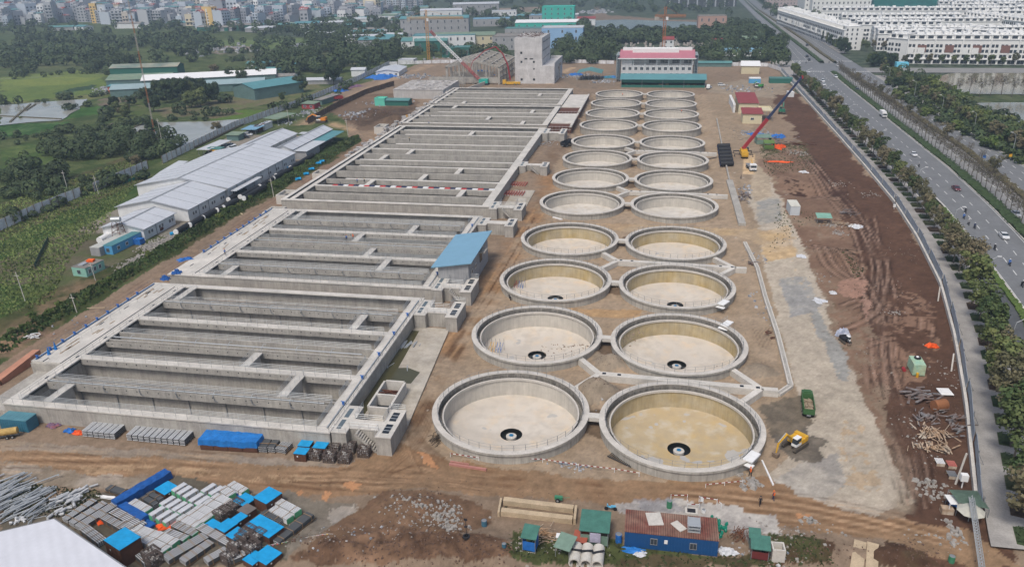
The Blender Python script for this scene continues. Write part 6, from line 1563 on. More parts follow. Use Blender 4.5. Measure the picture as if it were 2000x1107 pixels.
crate(1905,662,1.8,2.,1.2,ANG,'uncovered brown crate with a grey top in the yard',mat('grey_board',(.15,.13,.12),.9))
crate(90,552,2.9,2.8,2.0,ANG,'tall blue-lidded brown crate at the upper right corner of the yard',X0=500)
crate(70,815,5.0,2.6,1.4,ANG2,'longest blue-lidded crate, lying beside the silver pipe bundle',X0=500)
crate(90,1045,2.6,2.8,1.1,ANG,'blue-lidded crate at the bottom edge below the silver pipe bundle',X0=500)
crate(-25,800,1.8,2.2,1.,ANG,'pale blue sheet-lidded crate behind the big roof',X0=100); 
crate(1965,1065,2,2,1,ANG,'blue lid cut off by steel cages near the bottom edge')
# crates by the front wall
crate(385,145,2.0,2.,1.6,0,'blue-lidded crate against the basin wall, behind another one',X0=500); crate(352,208,2.,1.7,1.5,0,'blue-lidded crate in front, left of the steel cages',X0=500); crate(502,160,2.1,1.9,1.6,0,'blue-lidded crate against the wall, right one of the pair',X0=500)
# steel cages
cm=MB()
L_,W_,H_=1.9,1.7,1.5
for i in range(6):
    for s in (-1,1): cm.box(-L_/2+i*L_/5,s*W_/2,0,.09,.09,H_); cm.box(s*L_/2,-W_/2+i*W_/5,0,.09,.09,H_)
for z in (0,.4,.8,1.15,H_):
    for s in (-1,1): cm.box(0,s*W_/2,z,L_,.08,.08); cm.box(s*L_/2,0,z,.08,W_,.08)
for i in range(4): cm.box(-L_/2+(i+.5)*L_/4,0,H_,.07,W_,.06)
for i in range(3): cm.box(0,-W_/2+(i+.5)*W_/3,H_+.003,L_,.06,.06)
me_cage=cm.mesh('frame',mat('cage_steel',(.11,.085,.075),.8,.25,3))
cm=MB(); r=random.Random(2)
for i in range(16): 
    a=Vector((r.uniform(-.7,.7),r.uniform(-.6,.6),r.uniform(.2,1.1))); b=a+Vector((r.uniform(-.7,.7),r.uniform(-.7,.7),r.uniform(-.2,.4))); b.x=max(-.85,min(.85,b.x)); b.y=max(-.75,min(.75,b.y)); cm.tube([a,b],r.uniform(.08,.2),7)
me_fit=cm.mesh('pipe_fitting',plain('white_fittings',(.5,.49,.47),.6))
def cage(x,y,rot,label,group=None):
    t=thing('steel_cage',label,'steel cage',(x,y,gz(x,y)),rot,group)
    for n,me in (('frame',me_cage),('pipe_fitting',me_fit)): o=bpy.data.objects.new(n,me); COL.objects.link(o); o.parent=t
for zx,zy,lb in ((465,262,'front steel cage directly right of the blue-lidded crate'),(575,280,'steel cage in the front row, second from the blue-lidded crate'),(690,285,'steel cage in the front row, farthest from the blue lids'),(840,240,'lone steel cage standing apart at the end by the chamber'),(615,205,'rear steel cage against the wall, left one'),(728,212,'rear steel cage against the wall, right one')):
    x,y=P(*zc(zx,zy,500)); cage(x,y,0.03,lb)
for zx,zy in ((1780,700),(1830,665),(1900,940),(1960,1030),(1850,1010),(1790,1090),(1720,730),(1930,900),(1200,1090),(1180,1050)):
    x,y=P(*zc(zx,zy)); cage(x,y,ANG,'rusty steel cage of fittings among the blue-lidded crates of the yard','cages of the yard')
x,y=P(*zc(30,930,500)); cage(x,y,ANG,'steel cage at the lower end of the longest blue-lidded crate')
# racks along the wall
def rack(zx0,zx1,zy,lab,X0=0,layers=4,dx=1.05):
    a=P(*zc(zx0,zy,X0)); b=P(*zc(zx1,zy+ (zx1-zx0)*.1,X0)); n=max(1,int((b[0]-a[0])/dx)); t=thing('pipe_rack',lab,'pipe stack',((a[0]+b[0])/2,a[1],gz(a[0],a[1])))
    for i in range(n):
        m=MB(); x=a[0]+(i+.5)*(b[0]-a[0])/n; m.cm=1; m.bb(x-.46,x+.40,a[1]-.05,a[1]+2.95,.25,1.28); m.cm=0  # added dark box among the pipes, painted shade for the gaps
        for j in range(4):
            for k in range(layers): m.tube([(x-.40+j*.24,a[1]-.2+.1*(k%2),.3+k*.32),(x-.40+j*.24,a[1]+3.0,.3+k*.32)],.085,6)
        part('pipes',m,[PIPE,GAPSH],t,True)
    m=MB()
    for yy in (.2,1.4,2.6): m.bb(a[0],b[0],a[1]+yy,a[1]+yy+.2,0,.2)
    part('pallet',m,PALL,t,True)
rack(645,900,100,'shorter rack of short grey pipes against the front wall, beside the orange sheet'); rack(985,1440,130,'longer rack of short grey pipes against the front wall')
def bz(zx0,zy0,zx1,zy1,W,H,lab,X0=0,**k):
    a=axis(zc(zx0,zy0,X0),zc(zx1,zy1,X0)); return bundle(a[0],a[1],a[2],W,H,a[3],lab,**k)
bz(55,225,120,130,1.5,1.2,'pipe bundle right of the large blue tarpaulin',500,n=6); bz(120,225,190,130,1.3,1.2,'pipe bundle with green ends beside the large blue tarpaulin',500,n=5,green=False); bz(190,228,270,150,2,.9,'low pipe bundle left of the blue-lidded crates at the wall',500,n=8)
# yard: pale-topped boxes
i=0
for row,(lst) in enumerate((((1395,505),(1435,528),(1480,552)),((1525,585),(1573,608)),((1305,610),(1350,633),(1397,655),(1443,672)),((1225,692),(1280,722),(1332,748)),((1620,510),(1678,530)))):
    for j,(zx,zy) in enumerate(lst):
        x,y=P(*zc(zx,zy+28)); bundle(x,y,2.3,.98,.95,ANG,'pale-topped bundle with green end in a tight row of the storage yard',solid=True,green=True,whitetop=True,n=4,group='pale-topped bundles of the yard')
for zx0,zy0,zx1,zy1,lab in ((1030,640,1160,710,'beside the short deep blue tarpaulin'),(1660,595,1800,655,'topmost of the diagonal file of five'),(1600,640,1745,705,'second of the diagonal file of five'),(1530,680,1670,745,'middle of the diagonal file of five'),(1470,725,1610,790,'fourth of the diagonal file of five'),(1400,765,1545,830,'lowest of the diagonal file of five'),(1065,850,1220,905,'left of the orange sheet'),(1000,885,1150,955,'touching the tallest blue-lidded crate'),(1225,910,1370,975,'between two long pipe bundles'),(1150,955,1300,1030,'at the right of the tallest blue-lidded crate'),(1720,535,1800,590,'half under the crumpled sheet'),(1790,500,1900,560,'at the top edge near the road')):
    bz(zx0,zy0,zx1,zy1,1.35,.95,'grey ribbed bundle with green ends and straps, '+lab,solid=True,green=True,n=6)
bz(180,640,330,720,1.35,.95,'grey ribbed bundle with green ends below the tall crate, nearest the road',500,solid=True,green=True,n=6); bz(130,695,270,770,1.3,.9,'grey ribbed bundle with green ends, between a plain bundle and the tall crate',500,solid=True,green=True,n=6); bz(65,710,210,780,1.2,.8,'small white pipe bundle beside the longest blue-lidded crate',500,n=8)
bz(160,960,430,740,1.5,.7,'long silver pipe bundle on a light wooden pallet at the right edge of the yard',500,n=6,layers=2)
for zx0,zy0,zx1,zy1,W,lab in ((510,770,740,620,1.3,'behind the roof corner, upper one'),(560,800,820,640,1.4,'behind the roof corner, middle one'),(610,830,900,650,1.6,'behind the roof corner, lower one'),(655,830,800,940,1.4,'running down beside the pale roof edge'),(800,740,960,830,1.2,'above the tallest blue-lidded crate'),(880,700,1110,820,1.5,'left of the crumpled blue sheet'),(930,800,1050,860,1.2,'tucked above the grey ribbed bundles'),(1290,870,1450,930,1.3,'with green ends below the orange sheet'),(1350,810,1520,890,1.2,'with green ends right of the orange sheet'),(1550,840,1820,990,1.4,'long, with green ends, beside steel cages'),(1290,1090,1600,910,1.8,'long, at the bottom edge, upper one'),(1420,1110,1640,960,1.5,'long, at the bottom edge, lower one'),(1600,1110,1760,1020,1.4,'at the bottom edge beside cages'),(1780,1110,1900,1060,1.3,'short, at the bottom edge'),(1150,560,1250,610,.9,'thin, under the flat bright blue lid'),(1110,590,1210,650,.9,'short, beside the long blue tarpaulin'),(1060,1020,1150,1100,1.2,'of curved pipes at the bottom edge')):
    bz(zx0,zy0,zx1,zy1,W,.8,'pipe bundle '+lab,n=5,layers=3,green='green' in lab)
for zx0,zy0,zx1,zy1 in ((840,510,1000,560),): bz(zx0,zy0,zx1,zy1,1.2,.5,'low bundle of grey flat bars above the long blue tarpaulin',n=6,layers=2)
# loose pipe heaps (left)
def heap(name,label,cx,cy,n,L,rad,rot,spread,m,jit=.25,zs=.6,seed=1,cat='pipe heap',bend=False,k=7):
    x,y=P(cx,cy); r=random.Random(seed); q=MB(); z0=gz(x,y)
    for i in range(n):
        a=rot+r.gauss(0,jit); l=L*r.uniform(.5,1.1); ox=r.gauss(0,spread[0]); oy=r.gauss(0,spread[1]); z=z0+rad+r.random()**2*zs; c,s=math.cos(a)*l/2,math.sin(a)*l/2; tz=r.uniform(-.12,.12)
        px_,py_=x+ox*math.cos(rot)-oy*math.sin(rot),y+ox*math.sin(rot)+oy*math.cos(rot)
        pts=[(px_-c,py_-s,z-tz),(px_+c,py_+s,z+tz)]
        if bend and i%3==0: pts.append((px_+c+.3,py_+s-.5,z+.2))
        q.tube(pts,rad*r.uniform(.75,1.3),k)
    return solo(name,label,cat,q,m)
heap('pipe_heap','heap of loose grey steel pipes at the left edge of the yard',45,980,70,5.5,.11,ANG,(1.6,2.4),STEEL,.16,.9,2,bend=True)
heap('pipe_heap','loose grey steel pipes partly cut off at the left edge',8,955,26,4.5,.12,ANG,(1.2,1.2),STEEL,.2,.7,3)
heap('pipe_heap','thin frames and pipes scattered between the heap and the white fittings',82,1000,22,3.2,.06,ANG,(1.4,1.6),STEEL,.5,.4,4,bend=True)
heap('fitting_heap','heap of short white plastic pipes behind the roof corner',140,975,34,1.7,.17,ANG,(1.4,.9),PVC,.35,.5,5,'fittings heap',k=9)
heap('fitting_heap','few white pipe ends on the ground just above the pale roof',120,1000,10,1.2,.2,ANG,(.9,.5),PVC,.5,.4,6,'fittings heap',k=9)
heap('fitting_heap','small pile of grey couplings on the ground by the roof edge',40,1018,22,.5,.14,ANG,(.6,.4),PIPE,1.,.4,7,'fittings heap',k=8)
heap('pole_bundle','thin pale poles lying left of the long blue tarpaulin',210,972,12,3.4,.05,.1,(.3,.3),WHITE,.1,.1,8,'poles')
heap('pipe_heap','galvanised pipes laid side by side on the flooded slab',803,676,26,3.6,.13,math.pi/2-.05,(.3,1.9),STEEL,.06,.35,9)
heap('pipe_grid','crossed galvanised pipes on the flooded slab, nearer than the neat row',765,718,4,4.2,.13,1.45,(.6,1.2),STEEL,.3,.2,10,'pipe frame')
heap('pipe_grid','thin crossing pipes lying under the galvanised ones',765,722,4,3.8,.08,.05,(.4,1.),STEEL,.1,.2,11,'pipe frame')
# big pale roof in the foreground corner
t=thing('big_roof_shed','large shed seen only as a smooth pale grey roof at the bottom left corner','shed',(-79,66,0)); z=6.5
c1=P(106,1012,z); c2=P(250,1110,z); c0=P(-120,1066,z)
# ridge point c1, eaves run to c2 and c0
d=(c2[0]-c1[0],c2[1]-c1[1]); e=(c0[0]-c1[0],c0[1]-c1[1]); c3=(c2[0]+e[0],c2[1]+e[1]); q=MB()
q.prism([c0,c1,c2,c3],z-.25,z); part('roof',q,mat('smooth_pale_roof',(.60,.61,.65),.45,.07,.2,panel=('DIAGONAL',.35,'SIN',.955),fine=.04),t,True)
q=MB(); sh=[(a*.97+b*.03,c*.97+dd*.03) for (a,c),(b,dd) in zip([c0,c1,c2,c3],[c2,c3,c0,c1])]; q.prism(sh,-.1,z-.26); part('wall',q,W_GR,t,True)
q=MB(); q.tube([(*c0,z-.05),(*c1,z-.05),(*c2,z-.05)],.12,5); part('gutter',q,GREYM,t,True)
# sheets lying about
def sheet(name,label,px,py,w,d,h,rot,m,seed=1,cat='tarpaulin',z=None):
    x,y=P(px,py); r=random.Random(seed); n=11; q=MB(); vs=[]
    for j in range(n):
        for i in range(n):
            u,v=i/(n-1)-.5,j/(n-1)-.5; e=max(abs(u),abs(v))*2; vs.append((u*w*(1+r.uniform(-.12,.12)+.25*math.sin(v*7+seed)),v*d*(1+r.uniform(-.12,.12)+.25*math.sin(u*6+seed*2)),h*max(0,1-e**3)*r.uniform(.35,1.25)+.04+r.uniform(0,.1)))
    q.add(vs,[(j*n+i,j*n+i+1,(j+1)*n+i+1,(j+1)*n+i) for j in range(n-1) for i in range(n-1)])
    return solo(name,label,cat,q,m,(x,y,gz(x,y)+.02 if z is None else z),rot=rot)
ORM=mat('orange_sheet',(.75,.10,.015),.6,.25,2,bump=.5); WSH=mat('white_sheet',(.55,.56,.58),.7,.2,1.5,bump=.5); GSH=mat('green_canvas',(.16,.24,.19),.7,.2,1); BSH=mat('mid_blue_sheet',(.02,.14,.45),.6,.3,1.5,bump=.5); MIX=mat('striped_rag',(.10,.12,.26),.8,.5,3,col2=(.28,.09,.07))
for a in (('crumpled orange sheet among the pipe bundles of the yard',328,1030,3,1.6,.5,.4,ORM),('small orange rag beside the pipe bundles near the roof',199,1020,.9,1.2,.4,0,ORM),('crumpled bright blue sheet at the upper part of the yard',455,965,3.4,2.2,.7,-.5,BLUET),('orange sheet at the end of the shorter pipe rack',153,846,1.8,1.1,.4,0,ORM),('blue sheet bundle beside the orange sheet at the wall',136,842,1.7,1.3,.5,0,BSH),
 ('bluish pile of hoses near the teal container',103,832,2.4,1.4,.4,0,MIX),('orange and purple tarpaulin lying near the generator',1820,677,2.3,1.5,.7,-.2,ORM),('bright orange sheet among the blue huts beyond the crane',1518,289,5.,6,1.4,-.3,ORM),('blue sheet by the huts near the crane boom',1480,265,7,8,.9,.2,BSH),('second blue sheet by the huts near the crane boom, farther right',1520,268,6,6,1.,.4,BSH),('orange and blue covers laid end to end in the dirt',1522,317,9,1.6,.4,0,ORM),('small pale blue cover on the dirt right of the haul road',1570,337,2.6,2.6,.6,.4,WSH),
 ('grey plastic sheet by the timber scraps',1672,443,3.8,3.6,.5,.2,WSH),('torn white plastic strip beside the haul road',1565,502,2.4,2.6,.3,.7,WSH),('white plastic sheet crumpled by the haul road, nearer',1600,588,2.6,3.,.25,.8,WSH),('white sheet over something small by the mud ruts',1627,573,1.5,1.4,.5,0,WSH),('blue covers in front of the blue container cabin',1238,1076,2.8,1.1,.3,0,BLUET),('grey rags by the corner of the blue container cabin',1250,1083,1.6,1,.3,.3,WSH),
 ('blue stockpile cover, long one beside the fence track',745,152,16,20,2,-.4,BSH),('red and blue covered goods beside the fence track',690,170,8,14,1.,-.5,MIX),('blue sheet by the white truck',665,178,8,8,1.,-.3,BSH),('blue sheets right of the concrete tower',1125,147,9,10,1.2,.2,BSH),('green and blue sheets in front of the green canopy',1195,152,12,10,1.,.2,mat('green_blue_rag',(.05,.3,.2),.7,.5,.5,col2=(.05,.1,.45))),('blue canvas behind the crawler crane',943,148,14,5,3.5,0,BSH),
 ('blue covers on the left strip of the second basin',362,508,3.6,1.7,.6,.8,BSH),('deep blue cover box on the corner of the nearest basin',323,546,2.,1.6,1.1,.1,mat('dark_blue_tarp',(.012,.09,.32))),('deep blue cover on the second basin corner, farther one',346,534,2.,1.6,1.1,.1,mat('dark_blue_tarp',(.012,.09,.32))),('white bags in the flower of rubbish by the container cabin',1420,1078,2.6,1.4,.6,0,WSH)):
    zz=3.62 if 'basin' in a[0] and 'wall' not in a[0] else None
    if zz:
        x,y=P(a[1],a[2],3.6); o=sheet('tarpaulin',a[0],a[1],a[2],*a[3:8],seed=len(a[0]),z=3.62); o.location=(x,y,3.62)
    else: sheet('tarpaulin',a[0],a[1],a[2],*a[3:8],seed=len(a[0]))
for px,py,lb in ((96,692,'small blue folded parasol at the near end of the left strip'),(109,682,'second small blue folded cover on the left strip')):
    x,y=P(px,py,3.6); q=MB(); q.lathe([(.35,0),(.25,.6),(.05,1.7)],8); solo('folded_cover',lb,'cover',q,BLUET,(x,y,3.6))
# boards, beams, slabs
def board(name,label,p,q_,w,h,m,z=0,cat='beam'):
    a=P(*p); b=P(*q_); q=MB(); q.beam((*a,z+h/2+gz(*a)),(*b,z+h/2+gz(*b)),w,h); return solo(name,label,cat,q,m)
PLK=mat('pale_timber',(.46,.36,.24),.85,.2,.6,fine=.15)
board('precast_beam','long pale precast beam, farther one of the pair at the bottom',(984,983),(1120,998),.95,.85,PLK,0); board('precast_beam','long pale precast beam, nearer one of the pair at the bottom',(979,1004),(1118,1019),.95,.85,PLK,0)
board('precast_beam','short cross slab closing the right end of the beam pair',(1122,1024),(1125,996),.35,1.,PLK); board('precast_beam','short cross slab closing the left end of the beam pair',(974,1010),(979,982),.3,.9,PLK)
board('concrete_slab','flat concrete slab strip at the bottom edge, left one',(1672,1115),(1680,1060),1.6,.25,PLK); board('concrete_slab','flat concrete slab strip at the bottom edge, right one',(1702,1115),(1704,1066),1.5,.25,PLK)
board('painted_pipe','thick salmon-red pipe lying before the nearest left tank',(878,908),(950,919),.35,.36,plain('salmon_pipe',(.40,.19,.16),.5)); board('painted_pipe','thin salmon-red pipe behind the thick one',(880,902),(916,908),.22,.22,plain('salmon_pipe',(.40,.19,.16),.5))
board('white_post','white steel post lying at the edge of the gravel by the mixer heap',(1488,900),(1510,948),.25,.25,WHITE); board('white_post','small white plank beside the right column tank in row five',(1080,425),(1098,430),.5,.3,WHITE)
# steel ladder grids beside the nearest right tank
t=thing('ladder_grid_stack','stack of black steel ladder grids leaning by the nearest right tank','steel grids',(*P(1215,898),0),-.55)
for k,(dx,dy) in enumerate(((0,0),(1.6,1.5))):
    m=MB(); L=4.6-k*1.4
    for s in (-.9,.9): m.box(dx,dy+s,.2,L,.12,.12)
    for i in range(int(L/.33)): m.box(dx-L/2+.15+i*.33,dy,.2,.08,1.8,.1)
    part('grid',m,mat('dark_steel',(.05,.05,.052),.6,.2,2),t)
m=MB(); m.tube([(-2.6,.7,.5),(2.3,.7,.5)],.12,6); m.tube([(-2.5,1.,.5),(2.4,1.,.5)],.12,6); part('channel_bar',m,STEEL,t)
# rubble: stones as one stuff each
def rubble(name,label,spots,m,seed=1,cat='rubble'):
    r=random.Random(seed); q=MB()
    for px,py,rx,ry,n,s in spots:
        x0,y0=P(px,py)
        for i in range(n):
            x=x0+r.gauss(0,rx*.5); y=y0+r.gauss(0,ry*.5); z=gz(x,y); e=s*r.uniform(.35,1.4); k=len(q.v); q.box(x,y,z-.05,e*r.uniform(.5,1.3),e*r.uniform(.5,1.3),e*r.uniform(.25,.8),r.uniform(0,3.1),r.uniform(.5,.9))
    q.jit(.03,seed); o=solo(name,label,cat,q,m); o['kind']='stuff'; return o
BRK=mat('broken_concrete',(.30,.28,.255),.9,.3,1.5); 
rubble('rubble','broken concrete rubble strewn over the heap at the bottom and by the tracks',[(865,1010,3,2.4,110,.38),(880,1035,2.2,2.2,60,.45),(800,1005,5,2.6,60,.35),(840,1030,6,3,60,.25),(1465,945,1.6,1.6,36,.7),(1440,925,1.5,1,20,.4),(1550,1040,6,3,60,.3),(1510,1085,5,3,60,.3),(1590,1020,2,1,12,.5),(1830,965,3,3,50,.4),(1815,945,2,1.5,20,.7),(1840,1050,4,2,40,.35),(1860,1040,1.4,3,24,.6),(700,1060,9,4,50,.2),(1130,1065,6,2,40,.3),(1050,1070,6,2,40,.3),(760,1050,8,3,40,.2)],BRK,1)
rubble('rubble','pale stone scatter on the brown soil strip',[(1700,380,4,4,40,.35),(1640,360,5,5,50,.3),(1620,440,3,2,60,.4),(1640,455,2.5,2,60,.4),(1750,610,2.5,1.5,30,.35),(1700,700,9,9,60,.16),(1740,560,9,14,70,.18),(1780,500,6,16,50,.18),(1600,540,3,5,20,.4),(1560,300,5,5,60,.5),(1540,470,6,5,25,.3),(1790,860,4,8,60,.3),(1850,730,3,10,60,.25)],BRK,2)
rubble('rubble','grey broken rock along the path below the sheds',[(300,480,3.4,5,300,.5),(270,505,2.6,4,200,.5),(250,520,3,3,120,.45),(330,465,3,5,160,.5)],BRK,3)
rubble('litter','small scraps of white and dark litter over the work tracks',[(1100,905,5,1.5,26,.3),(1120,912,4,1,16,.45),(1180,800,2,2,8,.3),(500,1060,9,5,30,.2),(640,1055,8,4,26,.25),(1500,1080,5,2,20,.4),(150,640,8,8,20,.4),(1460,370,2,6,20,.8),(1490,600,2,10,24,.5),(1475,500,3,6,20,.5),(760,200,14,12,160,.9),(700,225,12,10,110,.9),(800,150,20,14,120,1.2),(1130,150,14,12,110,1.),(1180,160,10,8,60,1.),(1450,175,16,16,60,1.),(1480,262,8,8,90,.8),(1000,345,2,14,20,.6),(900,115,30,10,60,1.4),(600,220,5,12,60,.9),(560,240,5,8,30,.8),(240,175,14,16,160,1.4),(215,172,8,10,70,1.4),(420,100,40,40,60,3),(590,90,14,16,60,2.5),(1165,25,20,40,80,4)],mat('litter_mix',(.5,.5,.5),.8,.5,.6,col2=(.10,.12,.16)),4)
rubble('litter','dark clods and mud lumps along the ruts and heaps',[(1735,225//1,1,1,1,.1),(1700,600,6,20,260,.22),(1740,750,5,14,300,.2),(1800,880,4,9,200,.22),(700,1085,20,3,500,.22),(870,1070,12,4,400,.22),(830,990,6,3,300,.2),(1160,768,4,3,120,.16),(1190,715,4,3,90,.16),(1640,505,5,6,160,.25),(735,225,9,6,300,.5),(1860,800,2.5,10,160,.22),(600,930,20,2,120,.12),(1000,960,20,2,160,.12),(1580,1075,6,3,200,.2),(1780,1085,6,3,160,.2)],mat('mud_clod',(.12,.075,.055),.95,.3,2),6)
rubble('sand_clods','light sandy lumps on the fill between the tanks',[(1110,690,6,4,120,.2),(1230,650,3,8,60,.25),(1480,650,5,12,120,.2),(1450,730,5,4,80,.2),(1430,260,8,20,120,.4),(1210,560,2,3,40,.25),(1140,905,9,2,60,.15)],mat('sand_clod',(.30,.235,.175),.95,.2,2),7)
def heapbox(name,label,px,py,n,L,w,rot,spread,m,seed,cat,zs=.8):
    x,y=P(px,py); r=random.Random(seed); q=MB()
    for i in range(n):
        a=rot+r.gauss(0,.5); l=L*r.uniform(.4,1.1); cx=x+r.gauss(0,spread[0]); cy=y+r.gauss(0,spread[1]); z=gz(cx,cy)+r.random()*zs+.05; q.beam((cx-math.cos(a)*l/2,cy-math.sin(a)*l/2,z),(cx+math.cos(a)*l/2,cy+math.sin(a)*l/2,z+r.uniform(-.2,.3)),w*r.uniform(.5,1.6),.1)
    return solo(name,label,cat,q,m)
TIM=mat('mixed_timber',(.36,.22,.12),.85,.4,.8,col2=(.45,.40,.33)); SCR=mat('scrap_metal',(.22,.23,.24),.6,.4,.8,col2=(.14,.07,.04))
for a in ((('timber_pile','heap of mixed planks right of the rusty tank',1822,850,60,2.2,.15,1.4,(1.3,1.),TIM,1,'timber pile')),('timber_pile','row of upright-laid planks nearer the pole by the fence',1828,878,50,1.8,.18,1.5,(1.4,.5),TIM,2,'timber pile'),('scrap_heap','heap of grey corrugated scrap left of the rusty tank',1802,778,30,2.4,.4,.4,(1.4,1.),SCR,3,'scrap heap'),('scrap_heap','scrap sheets in front of the rusty tank',1806,818,34,1.8,.25,1.2,(1.,1.),SCR,4,'scrap heap'),('scrap_heap','scrap metal and frames against the fence footing',1862,830,34,2.,.2,.6,(1.2,2.4),SCR,5,'scrap heap'),('timber_pile','brown timber pieces by the small green table',1635,438,44,1.8,.2,.2,(2.,1.4),TIM,6,'timber pile'),('timber_pile','grey sticks heap beyond the brown timber',1655,418,40,2.,.15,.4,(1.6,1.2),SCR,7,'timber pile'),('timber_pile','white slabs by the foot of the railed chamber',838,628,24,2.4,.8,.1,(1.7,.6),mat('pale_slab',(.5,.48,.44),.9,.3,1.5),8,'slabs'),('timber_pile','dark wood heap beside the green canopy hut',1072,1050,50,1.7,.1,.1,(1.2,.8),TIM,9,'timber pile'),('rusty_bundle','rusty bundles on the collector trench, nearest',1502,655,14,1.,.15,0,(.4,1.2),RUST,10,'scrap heap'),('scrap_heap','dark formwork scraps at the end of the Y channel',1468,516,24,1.2,.3,.5,(.9,.7),SCR,11,'scrap heap'),('scrap_heap','steel hoses and coils beside the haul road',1452,385,40,2.4,.3,1.4,(1.2,4),SCR,12,'scrap heap'),('brushwood','dark twigs piled against the nearest left tank',856,858,60,1.4,.05,.9,(.7,.9),mat('twig',(.09,.07,.05),.9),13,'brushwood'),('timber_pile','pale planks on the bank near the path bend',65,662,10,2.6,.3,.5,(.5,.4),WHITE,14,'timber pile'),('scrap_heap','scaffold and junk before the large outlet chamber',1062,275,70,4.,.15,1.5,(3,7),STEEL,15,'scaffold heap'),('scrap_heap','mixed scraps behind the crane by the blue sheets',1500,275,60,3.,.3,.3,(5,5),SCR,16,'scrap heap'),('scrap_heap','rusty beams right of the orange sheet beyond the crane',1558,283,14,6,.3,0,(3,1),RUST,17,'scrap heap'),('brushwood','dry brown branches beside the green huts at the bottom',1447,1050,60,1.1,.05,1.,(.6,.6),mat('twig_red',(.16,.07,.04),.9),18,'brushwood')):
    heapbox(*a)
# red bar bundles at the far chamber
for px,py,lb in ((1008,362,'red bars laid in a row behind the outlet chamber, farther set'),(1002,380,'red bars laid in a row behind the outlet chamber, nearer set')):
    x,y=P(px,py); t=thing('red_bar_row',lb,'steel bars',(x,y,.1)); m=MB()
    for i in range(9): m.tube([(-3.6+i*.9,-2.6,.5),(-3.4+i*.9,2.6,.5)],.2,6)
    part('bars',m,plain('red_oxide',(.34,.07,.05),.7),t); m=MB(); m.box(0,-2,0,8,.3,.3); m.box(0,2,0,8,.3,.3); part('bearer',m,CONCL,t)
m=MB(); m.bb(-49.,-41.5,236.5,262,.02,.25); struct('apron_slab',m,MT['stained_slab'])
# barrier tape & bunting
def tape(label,pts,h,m,name='barrier_tape',posts=True,n=10,cat='barrier tape'):
    w=[P(*p) for p in pts]; t=thing(name,label,cat,(*w[0],0)); q=MB(); q2=MB(); q3=MB(); k=0
    for a,b in zip(w[:-1],w[1:]):
        L=math.dist(a,b); c=int(L/.45)
        for i in range(c):
            x0=a[0]+(b[0]-a[0])*i/c; y0=a[1]+(b[1]-a[1])*i/c; x1=a[0]+(b[0]-a[0])*(i+.95)/c; y1=a[1]+(b[1]-a[1])*(i+.95)/c
            (q if k%2 else q2).beam((x0,y0,h),(x1,y1,h),.03,.14); k+=1
        q3.tube([(*a,0),(*a,h+.15)],.05,5)
    q3.tube([(*w[-1],0),(*w[-1],h+.15)],.05,5)
    part('white_band',q,WHITE,t,True); part('red_band',q2,plain('dark_red_paint',(.25,.03,.03)),t,True); part('post',q3,WHITE,t,True)
tape('striped barrier tape along the road before the two nearest tanks',[(880,892),(935,900),(1000,902),(1060,903),(1130,914),(1200,922),(1248,930)],.7,WHITE)
tape('striped barrier poles by the rubble near the white platform',[(1378,952),(1415,948),(1450,945)],.6,WHITE)
tape('striped barrier fence round the pit by the gravel patch',[(1310,977),(1342,977),(1342,995),(1365,995),(1365,980),(1400,986),(1408,994)],1.,WHITE)
w=[P(*p) for p in ((500,1080),(560,1068),(605,1058),(640,1052),(700,1055),(760,1058),(820,1058),(870,1062),(900,1065),(960,1070),(985,1078),(1010,1085),(1045,1090))]
t=thing('bunting','string of tiny coloured pennants along the foot of the spoil heaps','bunting',(*w[0],0)); cols=[plain('flag_red',(.6,.05,.05)),plain('flag_yellow',(.7,.5,.05)),plain('flag_green',(.08,.4,.15)),plain('flag_white',(.7,.7,.7)),plain('flag_pink',(.6,.2,.35))]
q=MB(); k=0
for a,b in zip(w[:-1],w[1:]):
    n=int(math.dist(a,b)/.55)
    for i in range(n):
        x=a[0]+(b[0]-a[0])*i/n; y=a[1]+(b[1]-a[1])*i/n; q.cm=k%5; k+=1; q.add([(x-.14,y,.95),(x+.14,y,.95),(x,y-.05,.6),(x-.14,y+.03,.95),(x+.14,y+.03,.95),(x,y-.02,.6)],[(0,2,1),(3,4,5),(0,1,4,3)])
part('pennants',q,cols,t,True); q=MB(); q.tube([(*p,.97) for p in w],.02,4,False); part('cord',q,WHITE,t,True)
for p in w[::2]: q=MB(); q.tube([(*p,-.1),(*p,1.1)],.04,5); part('post',q,TIM,t,True)
